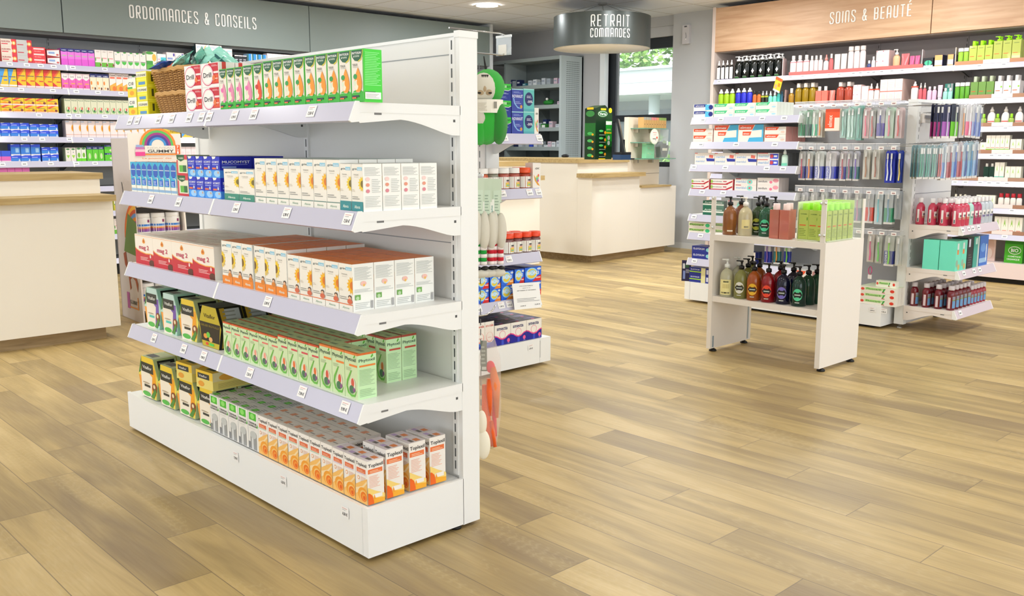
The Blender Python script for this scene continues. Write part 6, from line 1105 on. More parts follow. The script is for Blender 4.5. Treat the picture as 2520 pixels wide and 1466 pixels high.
for i, (x, y) in enumerate(LAMPS):
    vis = (x, y) == (7.28, 8.13)
    mb = MB(); mb.lathe([(.16, CZ - .012), (.15, CZ - .016), (.125, CZ - .012)], M('f4f2ee', .5), 32, cap=False); mb.lathe([(.001, CZ - .011), (.13, CZ - .011)], M('fff6ec', .5, emit=12), 32, cap=False)
    mb.build('ceiling_downlight', None, (x, y, 0), label='round lit ceiling downlight near the grey header' if vis else 'round ceiling downlight, %s from window wall, %s from shopfront' % (ORD[6 - [.6, 2.8, 5.04, 7.28, 8.2].index(x)], ORD[1 + sorted(set(q[1] for q in LAMPS if q[0] == x)).index(y)]), cat='lamp', group=None if vis else 'ceiling downlights')
t = empty('wall_alarm', (9.42, 6.915, 2.58), -math.pi / 2, label='small white wall alarm device high on the pale pier', cat='device')
mb = MB(); mb.box((-.05, -.03, -.11), (.05, .01, .11), M('d4d2d6', .4)); mb.build('case', t); mb = MB(); mb.tube([(0, -.032, .02), (.012, -.034, -.02), (.004, -.034, -.045)], .003, M('8a8a90', .4), 6); blob(mb, (.008, -.036, -.055), (.008, .005, .008), M('ffffff', .2)); mb.box((-.02, -.034, .085), (.015, -.03, .1), M('55555a', .5)); mb.build('sensor', t)

# ---------------------------------------------------------------- toothcare gondola
UT = Unit(1, 6.17); R = UT.root('gondola', -3.65, label='white toothcare gondola with toothpaste shelves and hanging toothbrushes', cat='shelving'); tl = lambda s_: s_ + 3.65
TL, TR = -4.45, -2.795
mb = MB(); mb.box((tl(TL) + .05, .36, .02), (tl(TR), .40, 1.55), M('b4b5b8', .5)); mb.build('back_panel', R)
mb = MB(); mb.box((tl(TL) - .03, 0, .02), (tl(TL) + .02, .36, .165), WHITE); mb.box((tl(TL) + .023, 0, .02), (tl(-3.6), .36, .165), WHITE); mb.box((tl(-3.597), 0, .02), (tl(TR) - .03, .36, .165), WHITE); tb = mb.build('base_plinth', R)
mb = MB(); mb.box((tl(-4.28), .05, 0), (tl(TR) - .1, .33, .02), BLACK); mb.build('foot', R)
for px, py in ((2148, 748), (2176, 750)): obj('price_tag', tag_mesh('4,90 €', .045, .034, 0), tb, (tl(UT.s(px, py, 0)), -.001, .15))
ZT = [1.475, 1.285, 1.109, .916, .714, .567, .359]
TT = [[(1730, 296), (1774, 295), (1828, 293), (1876, 292), (1930, 291)], [(1725, 354), (1812, 354), (1907, 354)], [(1708, 412), (1785, 414), (1887, 417), (1927, 417)], [(1728, 470), (1780, 474)], [(1708, 532)], [(1724, 586)], [(1709, 642)]]
for z, tg in zip(ZT, TT): shelf(UT, R, TL, -3.515, z, .36, [TL + .2, -3.52] if z > .5 else [-3.52], tg, big=False, back=.1)
TW = ['%s toothpaste shelf' % o for o in ('top', 'second', 'third', 'fourth', 'fifth', 'sixth', 'seventh')]
def trow(i, k, x0, x1, n, yt, desc, **kw): kw.setdefault('d', .045); row(UT, ZT[i], TW[i], k, x0, x1, n, yt, desc=desc, **kw)
trow(0, 'elm_blue', 1707, 1756, 1, 257, 'white toothpaste box with navy corner', stack=2, rows=5); trow(0, 'elm_green', 1757, 1913, 3, 256, 'white and green toothpaste box', stack=2, rows=5)
trow(1, 'elm_red', 1706, 1755, 1, 317, 'white red toothpaste box, left', stack=2, rows=4); trow(1, 'elm_duo', 1757, 1880, 2, 308, 'large red and sky toothpaste duo box', rows=3); trow(1, 'elm_red', 1882, 1935, 1, 312, 'white red toothpaste box, right', stack=2, rows=6)
trow(2, 'mer_duo', 1710, 1863, 3, 376, 'white duo box with red sticker', rows=4); trow(2, 'mer_blue', 1864, 1917, 1, 376, 'grey box with royal blue end', stack=2, rows=7)
brow(UT, ZT[2], TW[2], 1926, 1942, 1, 406, 361, 'aqua spray bottle', 'cfeee0', 'eef6f2', 'cone', .35, labels=(('wrap', .0, .25, 200, 340, '7ad8b8'),))
trow(3, 'paro', 1702, 1747, 1, 440, 'white crimson toothpaste box, leftmost', stack=2, rows=3); trow(3, 'paro', 1749, 1806, 1, 440, 'white crimson toothpaste box, second', stack=2, rows=3); trow(3, 'mer_white', 1808, 1862, 1, 439, 'white toothpaste box with aqua badge', stack=2, rows=3); trow(3, 'zend', 1864, 1918, 1, 437, 'white toothpaste box with pink badge', stack=2, rows=3)
trow(4, 'dark_green_box', 1730, 1782, 1, 493, 'dark green toothpaste box', stack=2, rows=2); trow(4, 'mer_white', 1790, 1830, 1, 492, 'pink and mint toothpaste box', stack=1, rows=2)
trow(5, 'fluo', 1695, 1750, 1, 545, 'white toothpaste box with green oval', stack=2, rows=3); trow(5, 'fluo', 1754, 1808, 1, 545, 'green oval toothpaste box, second', stack=2, rows=3)
trow(6, 'elgy', 1703, 1756, 1, 604, 'navy toothpaste box', stack=2, rows=3); trow(6, 'elgy', 1760, 1860, 2, 612, 'navy toothpaste box behind stand', stack=1, rows=2)
row(UT, .166, 'toothcare base', 'elgy_lime', 1697, 1744, 1, 656, desc='navy lime toothpaste box', stack=2, rows=2, d=.045); row(UT, .166, 'toothcare base', 'elgy_lime', 1746, 1870, 3, 660, desc='navy lime toothpaste box, behind stand', stack=2, rows=2, d=.045)
row(UT, .166, 'toothcare base', 'elm_red', 1950, 2000, 1, 663, desc='red and white toothpaste box behind stand', stack=3, rows=2, d=.045, cat='box')
row(UT, .166, 'toothcare base', 'fluo_red', 2118, 2207, 1, 690, desc='white toothpaste box with red dots', stack=3, rows=4, d=.045, h=.042); row(UT, .166 + .126, 'toothcare base pile', 'fluo_red', 2157, 2207, 1, 674, desc='single toothpaste box lying on top', d=.045, h=.042, inset=.05)
mb = MB(); mb.box((-.02, -.002, 0), (.055, .002, .17), M('1f1c44', .4)); art(mb, [Rc(.1, .6, .35, .85, 'c8ccd0'), Rc(.4, .65, .8, .8, '2a5a3a'), Ln(.45, .4, .9, .6, 5, 'c8c8d8'), Rc(.15, .1, .4, .5, '7a8ac0')], lambda u, v, e: (-.02 + u * .075, -.002 - e, v * .17)); mb.build('show_card', None, AX(1683, 690, 6.17)[:2] + (.166,), label='dark folded show card at the left end of the toothcare base', cat='card').rotation_euler = (0, 0, -1.15)
# hooks with toothbrush packs
PKC = {}
def pack(w_, h_, card, band, brush, clear=True, text=None, bow=.004, dbl=False):
    key = (round(w_, 3), round(h_, 3), card, band, brush, dbl)
    if key in PKC: return PKC[key]
    mb = MB(); c = M(card, .3, 0, .75 if clear else 1)
    mb.prism([(-w_ / 2, -h_), (w_ / 2, -h_), (w_ / 2, -h_ * .06), (w_ * .3, 0), (-w_ * .3, 0), (-w_ / 2, -h_ * .06)], 1, .004, .0055, c)
    if band: mb.box((-w_ / 2, .0032, -h_), (w_ / 2, .0042, -h_ * .52), M(band, .4)); mb.box((-w_ / 2, .003, -h_), (w_ / 2, .0042, -h_ * .94), M('e8e4e0', .4))
    for ox in ((-w_ * .2, w_ * .2) if dbl else (0,)):
        mb.tube([(ox - .0, -.004, -h_ * .93), (ox + bow, -.005, -h_ * .7), (ox - bow * .5, -.005, -h_ * .45), (ox, -.004, -h_ * .1)], [.005, .0055, .004, .0035], M(brush, .3), 6)
        mb.box((ox - .005, -.012, -h_ * .26), (ox + .005, -.004, -h_ * .09), M('f0f0f0', .5))
    if text: art(mb, [Tx(text, .2, .25, .22, .4, 'eef2ff', 1)], lambda u, v, e: ((u - .5) * w_, .003 - e, (v - 1) * h_))
    me = mb.mesh('toothbrush_pack')
    bm_ = MB(); bm_.prism([(-w_ * .36, -h_ * .95), (w_ * .36, -h_ * .95), (w_ * .42, -h_ * .3), (w_ * .3, -h_ * .05), (-w_ * .3, -h_ * .05), (-w_ * .42, -h_ * .3)], 1, -.014, .003, M('f2f6f6', .06, 0, .12))
    PKC[key] = (me, bm_.mesh('blister') if clear else None); return PKC[key]
def hang(U, Rt, sl, zrow, d0, x0, x1, ytop, ybot, desc, where, card='e8ece8', band=None, brush='4a9ae0', n=3, clear=True, text=None, dbl=False, boxk=None, step=.02, din=.05, name='toothbrush_pack', hookgeo=True):
    s0, s1 = U.s(x0, ytop, din), U.s(x1, ytop, din); w_ = (s1 - s0) * .94; c_ = (s0 + s1) / 2; zt = U.z((x0 + x1) / 2, ytop, din); h_ = zt - U.z((x0 + x1) / 2, ybot, din)
    if hookgeo:
        mb = MB(); mb.tube([(c_ - sl, d0, zt - .006), (c_ - sl, din - .02, zt - .006), (c_ - sl, din - .03, zt + .008)], .0022, CHROME, 5); mb.build('hook', Rt)
    pr = pack(w_, h_, card, band, brush, clear, text, dbl=dbl)
    for k in range(n):
        lab = desc + (', %s on its hook' % ('foremost' if k == 0 else ORD[k + 1]) if n > 1 else '') + ', ' + where
        place(pr, U.w(c_ + random.uniform(-.001, .001), din + k * step, zt), U.rz, name, lab, 'toothbrush', desc + ', ' + where if n > 1 else None)
def rail(U, Rt, sl, x0, x1, y0, y1, din, tags):
    s0, s1 = U.s(x0, y0, din), U.s(x1, y0, din); z1_ = U.z(x0, y0, din); z0_ = U.z(x0, y1, din); n = max(1, round((s1 - s0) / .09))
    for k in range(n):
        a = s0 + (s1 - s0) * k / n - sl; b = s0 + (s1 - s0) * (k + 1) / n - sl - .002
        mb = MB(); mb.box((a, din, z0_), (b, din + .002, z1_), M('d8dce4', .1, 0, .35)); mb.box((a, din - .002, z1_ - .004), (b, din + .004, z1_), M('f4f2f4', .2)); o = mb.build('price_holder', Rt)
        mb = MB(); m_ = (a + b) / 2; mb.box((m_ - .018, din - .001, z0_), (m_ + .018, din, z0_ + .022), M('f4f0ee', .5)); art(mb, [Rc(.2, .3, .8, .6, 'a07070')], lambda u, v, e: (m_ - .018 + u * .036, din - .001 - e, z0_ + v * .022)); mb.build('price_tag', o)
        mb = MB(); mb.tube([(m_, .36, z1_ - .01), (m_, din + .004, z1_ - .01)], .002, CHROME, 5); mb.build('price_arm', o)
for y0, y1 in ((251, 266), (353, 368), (455, 470), (560, 573)): rail(UT, R, -3.65, 1957 if y0 < 500 else 2100, 2216, y0, y1, .0, None)
H1, H2, H3, H4 = ['%s brush hooks' % o for o in ('upper', 'second', 'third', 'lowest')]
def th(x0, x1, yt, yb, desc, wh, **kw): hang(UT, R, -3.65, 0, .36, x0, x1, yt, yb, desc, wh, **kw)
th(1966, 1983, 272, 338, 'green capped brush pack', H1, card='cfe4d6', band='2a8a5c', brush='3cb480', n=4); th(1984, 1999, 270, 338, 'dark green brush pack', H1, card='9ac4a8', band='14504a', brush='2a6a50', n=3)
th(2000, 2013, 270, 338, 'white and green brush pack', H1, card='dcece0', band='5ac8a0', brush='eef0ea', n=3); th(2014, 2026, 270, 338, 'orange and olive brush pack', H1, card='e0dcd0', brush='e88a2a', n=3)
th(2070, 2084, 268, 339, 'pale aqua brush pack', H1, card='c4e4dc', brush='a8dcd0', n=3); th(2086, 2108, 262, 343, 'aqua twin brush pack', H1, card='bfe6da', brush='d8f0ea', n=4, dbl=True); th(2109, 2124, 258, 345, 'teal brush pack', H1, card='8cc4b8', brush='7ab8a8', n=3)
th(2125, 2141, 265, 340, 'pink mouse child brush pack', H1, card='f0d4d4', brush='ee7a94', n=3); th(2142, 2157, 266, 341, 'grey rose brush pack', H1, card='c8ccc8', brush='c86a6a', n=3); th(2159, 2179, 264, 339, 'violet swirl brush pack', H1, card='d8d4dc', band='6a5ab0', brush='4a50a8', n=3)
th(2180, 2202, 264, 340, 'mint and pink brush pack', H1, card='d4ead8', brush='f0889c', n=3); th(2205, 2222, 264, 340, 'red patterned brush pack', H1, card='ecd8d8', brush='d85a5a', n=3)
simple('elm_hang', 'f0562c', Rc(0, 0, 1, .12, 'efe4d4'), Tx('elmex', .35, .45, .3, .55, 'fbd8c8', 1), Rc(.65, .12, 1, .6, 'efe4d4'), side='e8dccb', top='e8401c', on='floss_pack')
s0, s1 = UT.s(2032, 268, .03), UT.s(2068, 268, .03); h_ = UT.z(2050, 268, .03) - UT.z(2050, 322, .03); obj('floss_pack', carton('elm_hang', s1 - s0, h_, .12), None, UT.w((s0 + s1) / 2, .03, UT.z(2050, 322, .03)), UT.rz, label='orange red hanging carton among the upper toothbrushes', cat='box')
th(1967, 1984, 372, 443, 'red handled brush pack', H2, card='d4d4d4', band='1a2288', brush='c82850', n=3); th(1986, 2001, 372, 443, 'green orange child brush pack', H2, card='d8dcd8', band='2430a0', brush='f08a2c', n=3)
th(2006, 2029, 372, 443, 'white and blue brush pack', H2, card='e0e4e0', band='2434b0', brush='f2f0f4', n=3, text='ELGYDIUM'); th(2033, 2060, 372, 444, 'wide white blue brush pack', H2, card='e0dce0', band='2434b8', brush='eeeef6', n=3, text='ELGYDIUM')
th(2068, 2084, 372, 445, 'crimson handled brush pack', H2, card='dcd4d8', band='2430a0', brush='b82c4a', n=3, text='ELGYDIUM'); th(2085, 2099, 372, 444, 'rose handled brush pack', H2, card='d4d4dc', band='1f6a7a', brush='b05a7a', n=2); th(2101, 2115, 372, 445, 'violet handled brush pack', H2, card='d8d8e4', band='2a7a80', brush='7a5ac0', n=2)
th(2125, 2142, 366, 441, 'clear pack with amber stick', H2, card='e4e2d8', brush='b07a50', n=3); th(2148, 2167, 366, 441, 'clear pack with brown stick', H2, card='e4e2d8', brush='a05a3c', n=4); th(2180, 2205, 370, 450, 'royal blue electric head pack', H2, card='2436b4', brush='e8ecf4', n=3, clear=False, dbl=True); th(2211, 2222, 370, 450, 'blue and yellow head pack', H2, card='2c44a8', brush='e8d070', n=2, clear=False)
for i, (x, c, b, r_) in enumerate(((1972, 'd8d8dc', '2434a0', '8a60b0'), (1995, 'dcdcdc', '2a7a80', 'e89a3a'), (2020, 'd8dcd8', '2434a0', '7ac84a'), (2048, 'd8d8dc', '24349c', 'd84a6a'), (2076, 'dcdcdc', '2a6aa0', '5ab8d0'), (2104, 'd8d8d4', '343a88', 'c84a9c'))):
    th(x, x + 17, 472, 548, '%s brush pack mostly behind bottles' % ['violet', 'amber', 'lime', 'crimson', 'sky blue', 'magenta'][i], H3, card=c, band=b, brush=r_, n=2)
    th(x - 90 if i < 3 else x - 20, x - 74 if i < 3 else x - 4, 585 if i < 3 else 575, 635 if i > 2 else 650, '%s brush pack seen under stand top' % ['violet', 'amber', 'lime', 'crimson', 'sky blue', 'magenta'][i], H4, card=c, band=b, brush=r_, n=2, clear=i > 2)
th(2131, 2152, 468, 549, 'pack with red panel', H3, card='d8dce0', band='e0402c', brush='c8c8cc', n=2); th(2154, 2174, 468, 552, 'pack with aqua curved brush', H3, card='dce6ea', brush='6ac8d4', n=3); th(2178, 2200, 468, 552, 'pack with green panel', H3, card='dce4e8', band='2c9a6c', brush='7aa0c0', n=3); th(2203, 2220, 470, 540, 'grey pack beside post', H3, card='aab0b4', brush='70787c', n=2)
th(2136, 2153, 575, 645, 'pink and red brush pack', H4, card='d8d0c4', brush='d8387a', n=3); th(2156, 2172, 577, 648, 'lime and blue brush pack', H4, card='c8c8c0', brush='5ac83c', n=2); th(2178, 2203, 577, 655, 'navy and lime brush pack', H4, card='d0d4cc', band='1c2c88', brush='8ade2a', n=3, text='ELGYDIUM'); th(2206, 2221, 580, 655, 'clear brush pack beside post', H4, card='dcdcd4', brush='b0b4b4', n=2)
P0 = AX(2141, 672, 6.3); mb = MB(); mb.tube([(.012 * math.cos(a * .63), 0, .02 + .028 * math.sin(a * .63)) for a in range(11)], .004, M('d0608a', .4), 6); mb.box((-.014, -.002, -.04), (.014, .002, -.01), M('f0e8e4', .4)); mb.build('teether', None, P0, label='pink ring teether pack hanging low above the toothcare base', cat='toy').rotation_euler = (0, 0, -math.pi / 2)

# ---------------------------------------------------------------- end unit of the toothcare gondola, facing the camera
UE = Unit(0, 2.395); R = UE.root('end_shelving', 6.63, label='white end unit of the toothcare gondola with mouthwash shelves', cat='shelving'); el = lambda s_: s_ - 6.63
mb = MB(); mb.box((el(6.31), .335, .03), (el(6.36), .40, 1.544), PANEL); mb.box((el(6.31), .333, 1.545), (el(7.0), .402, 1.565), WHITE); slots(mb, el(6.35), .3345, .2, 1.5, M('777', .5)); mb.build('left_upright', R)
mb = MB(); mb.box((el(6.36), .345, .03), (el(6.99), .39, 1.544), M('dcdad8', .45)); mb.box((el(6.36), .3438, .62), (el(6.99), .3452, .623), M('7a7a80', .5)); mb.box((el(6.36), .3438, .93), (el(6.99), .3452, .933), M('7a7a80', .5)); mb.build('back_panel', R)
mb = MB(); mb.lathe([(.02, 0), (.02, .004), (.008, .01), (.008, .03)], CHROME, 12, (el(6.335), .37, 0)); mb.build('foot', R); mb = MB(); mb.lathe([(.02, 0), (.02, .03)], BLACK, 12, (el(6.95), .37, 0)); mb.build('foot', R)
ZE = [.729, .433, .166]
for z, tg in zip(ZE, ([(2369, 566), (2384, 563), (2394, 561), (2408, 558)], [(2372, 671), (2397, 665), (2411, 661)], [(2363, 768)])): shelf(UE, R, 6.305, 6.945, z, .335, [6.308], tg, big=False, back=.1, col=M('ebe2dc', .4), lipc=M('d9cbd4', .25))
def mouth(key, body, cap, lc, capst='screw', ch=.03, cr=.016, lab2='d8d8dc'):
    return proto(('mw', key), lambda: bottle_proto(.034, .148, body, cap, capst, ch, cr, shoulder=.72, neck=.42, sy=.8, rough=.08, labels=(('wrap', .3, .62, 230, 310, 'f0ece8'), ('wrap', .3, .4, 230, 310, lc), ('wrap', .12, .7, 165, 195, 'ece4e4'), ('wrap', .14, .3, 172, 188, '3a3a3e'), ('wrap', .42, .52, 245, 295, '55555a'))))
MW = [('red', 'c8405a', 'ece8e8', 'f08a4a')] * 3 + [('teal', 'a8d8cc', 'ece8e8', '4ab89c')] + [('magenta', 'b03a64', 'ece8e8', 'a83a5a')] * 2 + [('clear violet', 'c0c8d0', 'ece8e8', '6a5ac0')] * 3
for i, (n, b, c, l) in enumerate(MW):
    for r_ in range(4 if i == 0 else 3):
        place(mouth(n, b, c, l), UE.w(6.35 + i * .0695, .045 + r_ * .072 if i else .045 + r_ * .08, ZE[0]), 0, 'mouthwash_bottle', '%s mouthwash bottle, column %s from left, %s row, upper shelf' % (n, ORD[i + 1], ORD[r_ + 1]), 'bottle', 'mouthwash bottles on the upper end shelf')
for k, x0, x1, yt, n, lab in (('aqua_big', 2351, 2364, 590, 1, 'aqua electric brush carton, left'), ('aqua_big', 2364, 2378, 586, 1, 'aqua electric brush carton, right'), ('black_big', 2379, 2393, 578, 1, 'black brush carton'), ('teal_big', 2394, 2408, 570, 1, 'teal and silver brush carton'), ('blue_big', 2409, 2429, 562, 1, 'blue brush carton')):
    s0 = UE.s(x0, 640, .015); s1 = UE.s(x1, 640, .015); h_ = .21 if k != 'aqua_big' else .2
    obj('brush_box', carton(k, s1 - s0, h_, .105), None, UE.w((s0 + s1) / 2, .015, ZE[1]), 0, label=lab + ', middle end shelf', cat='box')
    if k == 'aqua_big' and x0 == 2351: obj('brush_box', carton(k, s1 - s0, h_, .105), None, UE.w((s0 + s1) / 2, .125, ZE[1]), 0, label='aqua electric brush carton behind the left one, middle end shelf', cat='box')
for i in range(10):
    small = i >= 5; n = 3 if i else 4
    pr = proto(('mwb', small, i == 4), lambda: bottle_proto(.026 if small else .031, .105 if small else .135, '6a1420' if not small else 'a02838', 'cfc6c8', 'screw', .03, .02, shoulder=.74, neck=.5, sy=.85, rough=.08, labels=(('wrap', .12, .7, 225, 320, '6a9ac8'), ('wrap', .5, .7, 225, 320, 'e4d8dc'), ('wrap', .48, .54, 225, 320, 'a8d040'), ('wrap', .1, .66, 165, 200, 'd8c4c8'))))
    for r_ in range(n):
        place(pr, UE.w(6.35 + (i * .066 if not small else .33 + (i - 5) * .056), .04 + r_ * .082, ZE[2]), 0, 'mouthwash_bottle', 'dark red blue-labelled bottle, column %s from left, %s row, lowest shelf' % (ORD[i + 1], ORD[r_ + 1]), 'bottle', 'dark red mouthwash bottles on the lowest end shelf')
# end unit hooks
for z, lab in ((1.47, 'upper'), (1.155, 'second')):
    mb = MB(); mb.box((el(6.37), .325, z - .06), (el(6.42), .345, z), M('e8e0d8', .4)); mb.box((el(6.40), .32, z - .03), (el(6.97), .335, z - .01), CHROME); mb.build('hook_bar', R)
def eh(x0, x1, yt, yb, desc, wh, **kw): hang(UE, R, 6.63, 0, .335, x0, x1, yt, yb, desc, wh, din=kw.pop('din', .06), name=kw.pop('name', 'toothbrush_pack'), **kw)
EW1, EW2 = 'upper end hooks', 'second end hooks'
mb = MB()
for k in range(6): mb.tube([(el(6.40 + k * .042), .335, 1.475), (el(6.40 + k * .042), .14, 1.49)], .002, CHROME, 5)
mb.build('empty_hooks', R)
eh(2303, 2312, 255, 341, 'slim dark purple based pack', EW1, card='1f2440', band='b03a80', brush='3a4060', n=2, clear=False); eh(2313, 2321, 255, 341, 'second slim dark purple pack', EW1, card='1f2440', band='b03a80', brush='3a4060', n=2, clear=False)
eh(2323, 2343, 255, 340, 'dark pack with violet base', EW1, card='2a2f52', band='a860b4', brush='c8c4dc', n=2, clear=False); eh(2344, 2363, 255, 340, 'dark pack with green base', EW1, card='2c3448', band='6ac02c', brush='c8d8c4', n=2, clear=False)
eh(2366, 2379, 257, 339, 'silver pack with orange stripe', EW1, card='d8d8dc', brush='e8964a', n=3); eh(2381, 2396, 256, 338, 'silver pack with pink panel', EW1, card='eceaf0', band='f04a8c', brush='f0f0f4', n=2); eh(2397, 2408, 256, 339, 'silver pack with blue stripe', EW1, card='e0e2e8', band='8aa4dc', brush='5a7ac8', n=2); eh(2409, 2419, 257, 341, 'rightmost silver blue pack', EW1, card='dce0e4', band='8aa4dc', brush='5a7ac8', n=2)
for i in range(4): eh(2262 + i * 15, 2276 + i * 15, 357, 440, '%s twin interdental pack from left' % ORD[i + 1], EW2, card='7a9ea4', band='3a6a78', brush=['5aa890', '6ab0a0', '8ac0b0', 'd87a7a'][i], n=3, dbl=True)
for i, (c, b, r_, nm) in enumerate((('c0d0dc', '5a96d8', 'e8eef4', 'pale blue'), ('d8d4d8', 'c02c44', 'a01c34', 'red handled'), ('c4d4e4', '6ab0e8', '3a5ac0', 'sky and navy'), ('d0c8d0', 'c03048', 'b82840', 'crimson'), ('a8c8e0', '8ac0ec', '2a4a9c', 'ice blue'), ('9ac0cc', '6ab4e0', '3a8ac0', 'turquoise'), ('c8d4e0', '8ab8e8', '2c4488', 'navy headed'))): eh(2322 + i * 13, 2334 + i * 13, 352 - i, 443 - i, '%s brush pack' % nm, EW2, card=c, band=b, brush=r_, n=2)

# ---------------------------------------------------------------- low white display stand with liquid soaps
UD = Unit(1, 4.71); R = UD.root('display_table', -2.87, label='low white display stand of liquid soaps in front of the toothcare gondola', cat='stand'); dl = lambda s_: s_ + 2.87
A0, A1 = -3.245, -2.49; D = .445; WS = M('ece6df', .42)
mb = MB(); mb.box((dl(A0), 0, .70 - .008), (dl(A1), D, .728), WS); mb.build('top_board', R)
mb = MB(); mb.box((dl(A0), 0, .022), (dl(A0) + .03, D, .692), WS); mb.box((dl(A0) + .03, .02, .03), (dl(A0) + .034, .03, .1), M('8a9aa8', .4)); mb.box((dl(A0) + .03, D - .04, .03), (dl(A0) + .034, D - .03, .35), M('b0bcc4', .4)); mb.build('left_side_panel', R)
mb = MB(); mb.box((dl(A1) - .03, 0, .022), (dl(A1), D, .692), WS); mb.build('right_side_panel', R)
mb = MB(); mb.box((dl(A0) + .03, .005, .336), (dl(A1) - .03, D - .005, .352), WS); mb.box((dl(A0) + .03, .005, .318), (dl(A1) - .03, .02, .336), WS); mb.build('shelf', R)
for s_ in (A0 + .015, A1 - .015):
    for d in (.05, D - .05): mb = MB(); mb.lathe([(.022, 0), (.024, .004), (.02, .012), (.01, .016), (.01, .024)], BLACK, 14, (dl(s_), d, 0)); mb.build('foot', R)
AC = M('eef6f2', .04, 0, .09); SC = M('d8dcdc', .2, .9)
mb = MB(); mb.box((dl(A1) - .006, .01, .73), (dl(A1) - .002, D - .01, .955), AC); mb.box((dl(A0) + .002, .01, .73), (dl(A0) + .006, D - .01, .955), AC); mb.box((dl(A0) + .01, D - .008, .73), (dl(A1) - .01, D - .004, .955), AC); mb.build('acrylic_guard', R)
for a, b in (((dl(A0) + .004, -.0, .728), (dl(A0) + .034, .006, .955)), ((dl(A1) - .036, -.0, .728), (dl(A1) - .006, .006, .965)), ((dl(A1) - .004, D - .034, .728), (dl(A1), D - .004, .955))): mb = MB(); mb.box(a, b, M('f2ede6', .35, 0, .9)); mb.build('corner_strip', R)
mb = MB()
for s_ in (A0 + .022, A1 - .035, A1 - .008):
    for z in (.77, .945): blob(mb, (dl(s_), -.008, z), (.008, .006, .008), SC, 10, 6)
mb.build('clip_screws', R)
def soap(body, cap, badge, style='pump', h=.175, r=.042, tr=.45, bc=None):
    L_ = ()
    if badge == 'paper': L_ = (('wrap', .08, .6, 205, 300, 'efe6a4'), ('wrap', .12, .17, 215, 290, '3a3a2c'), ('wrap', .5, .56, 235, 280, '6a6a4a'), ('wrap', .3, .45, 230, 285, 'd8cc88'))
    elif badge == 'code': L_ = (('wrap', .12, .17, 245, 290, 'e8dcc8'),)
    elif badge == 'square': L_ = (('wrap', .25, .55, 235, 300, 'e6d898'), ('wrap', .28, .34, 255, 290, '8a8468'))
    elif badge: L_ = (('oval', .38, .2, 38, badge, .0008, 268), ('oval', .38, .075, 37, '16181a', .0014, 268), ('wrap', .36, .4, 246, 290, 'b8c4bc', .0022), ('wrap', .11, .14, 250, 285, 'c8ccc8'))
    return proto(('soap', body, cap, badge, style, h, r), lambda: bottle_proto(r, h, body, cap, style, h * .3, r * .4, shoulder=.62, neck=.28, labels=[l if l[0] == 'oval' else (l[0], l[1], l[2], l[3] + (0 if badge not in ('paper', 'square', 'code') else 18), l[4] + (0 if badge not in ('paper', 'square', 'code') else 18)) + tuple(l[5:]) for l in L_], rough=.06, trans=tr, seg=28))
def soapput(px, py, d, z, pr, lab, name='soap_bottle'):
    s_ = UD.s(px, py, d); return place(pr, UD.w(s_, d, z + .0005), UD.rz + .35, name, lab, 'bottle', None)
ZTOP, ZLOW = .728, .352
for px, d, a, lab in ((1795, .06, ('a86a34', '15151a', 'code'), 'amber liquid soap with black pump, front left of the stand top'), (1833, .07, ('ece2bc', 'f2efe8', 'square'), 'cream liquid soap with clear pump on the stand top'), (1822, .2, ('8a5030', '15151a', None), 'brown liquid soap behind the amber one on the stand top'),
                      (1864, .16, ('34542c', '15151a', 'c8cc48'), 'olive green soap with yellow badge on the stand top'), (1884, .12, ('1c6a48', '15151a', '54d8a4'), 'green soap with mint badge on the stand top'), (1876, .29, ('24402c', '15151a', None), 'dark green soap at the back of the stand top'), (1905, .26, ('1c6a48', '15151a', None), 'green soap behind the mint-badged one on the stand top')):
    soapput(px, 575, d, ZTOP, soap(*a, 'pump'), lab)
sq = proto('sqpink', lambda: bottle_proto(.029, .165, 'e8907c', 'f4dcd8', 'screw', .035, .02, square=True, sy=.8, rough=.06, trans=.5))
for px, d, lab in ((1908, .05, 'rose square soap bottle with white cap, left of the pair'), (1933, .05, 'rose square soap bottle with white cap, right of the pair'), (1940, .13, 'rose square soap bottle in the rear row of the stand top')): s_ = UD.s(px, 590, d); place(sq, UD.w(s_, d, ZTOP + .0005), UD.rz, 'soap_bottle', lab, 'bottle')
mb = MB(); mb.box((-.006, 0, 0), (.0, .3, .215), M('e4ecc8', .5)); mb.box((0, .0, 0), (.18, .3, .006), M('e4ecc8', .5)); mb.box((0, .296, 0), (.18, .3, .22), M('d8f09a', .5)); s_ = UD.s(1957, 590, .04); mb.build('display_tray', None, UD.w(s_, .06, ZTOP), UD.rz, label='pale green card tray holding the olive cartons on the stand', cat='tray')
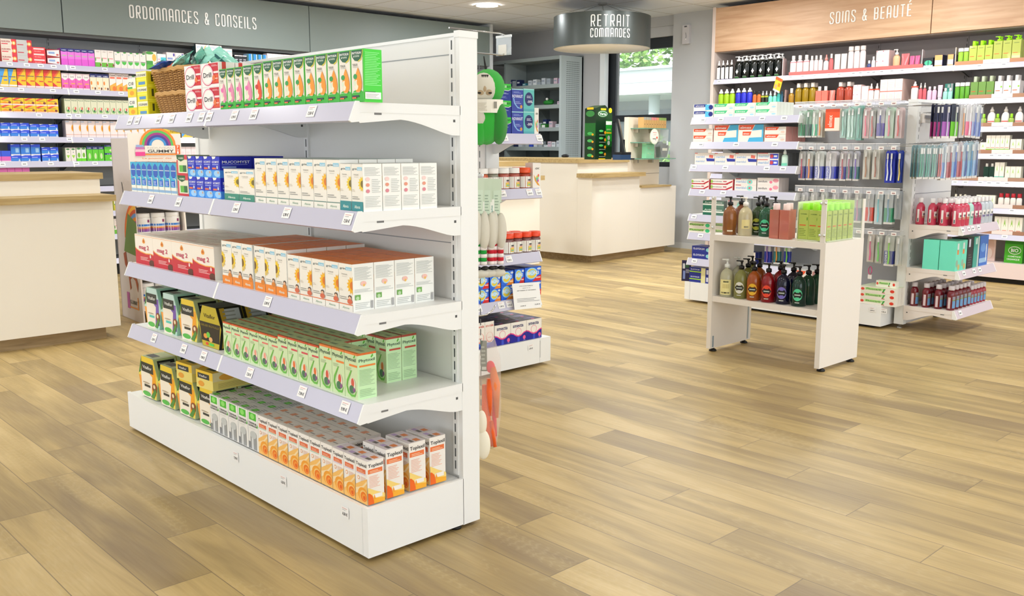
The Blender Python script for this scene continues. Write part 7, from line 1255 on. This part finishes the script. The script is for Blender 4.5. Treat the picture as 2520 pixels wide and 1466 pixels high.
oc = proto('olivec', lambda: bottle_proto(.03, .165, 'b9cc5e', 'a6f03c', 'screw', .035, .02, square=True, sy=.8, rough=.35, labels=(('art', [Tx('A-DERMA', .5, .86, .7, .04, '6a8a3a'), Rc(.08, .46, .75, .5, 'e07030'), Ln(.08, .12, .8, .4, 5, '8aa040'), El(.88, .7, .06, .06, '6a9a2c')]), ('sart', [Tx('A-DERMA', .5, .86, .7, .04, '6a8a3a'), Rc(.08, .46, .8, .5, 'e07030'), Ln(.1, .1, .9, .4, 6, '8aa040')]))))
random.seed(3)
for i in range(3):
    for j in range(5):
        x, y, _ = UD.w(s_ + .034 + i * .0615, .085 + j * .062 - (.02 if i == 2 else 0), 0)
        place(oc, (x, y, ZTOP + (.007 if i < 3 else .0005)), UD.rz, 'soap_bottle', 'olive square bottle with lime cap, %s file from left, %s back, stand' % (ORD[i + 1], ORD[j + 1]), 'bottle', 'olive bottles in the tray on the stand')
for k, (px, d, a, lab) in enumerate(((1787, .06, ('e6e4c4', 'e8ece8', 'paper'), 'cream soap with yellow paper label, lower shelf of stand'), (1822, .06, ('a3a45c', '15151a', 'dfe0d8'), 'olive soap with white badge, lower shelf of stand'), (1854, .06, ('c8641c', '15151a', 'e8b830'), 'orange soap with yellow badge, lower shelf of stand'), (1889, .06, ('a81020', '15151a', 'ee4a30'), 'red soap with scarlet badge, lower shelf of stand'), (1926, .065, ('14163c', '15151a', '7a70c8'), 'navy soap with lilac badge, lower shelf of stand'), (1965, .065, ('0f4034', '15151a', '5ad4a0'), 'dark green soap with mint badge, lower shelf of stand'),
        (1815, .2, ('dcdcc4', 'e8ece8', None), 'cream soap in the second row of the lower shelf'), (1838, .17, ('8c8c3c', '15151a', None), 'olive soap in the second row of the lower shelf'), (1866, .22, ('b05818', '15151a', None), 'amber soap in the second row of the lower shelf'), (1848, .31, ('8c8c3c', '15151a', None), 'olive soap in the third row of the lower shelf'), (1918, .2, ('a01020', '15151a', None), 'red soap in the second row of the lower shelf'), (1950, .2, ('14163c', '15151a', None), 'navy soap in the second row of the lower shelf'), (1987, .15, ('104a34', '15151a', None), 'green soap behind the mint-badged one, lower shelf'), (2008, .22, ('17583c', '15151a', None), 'green soap against the right panel, lower shelf'))):
    soapput(px, 740, d, ZLOW, soap(*a), lab)
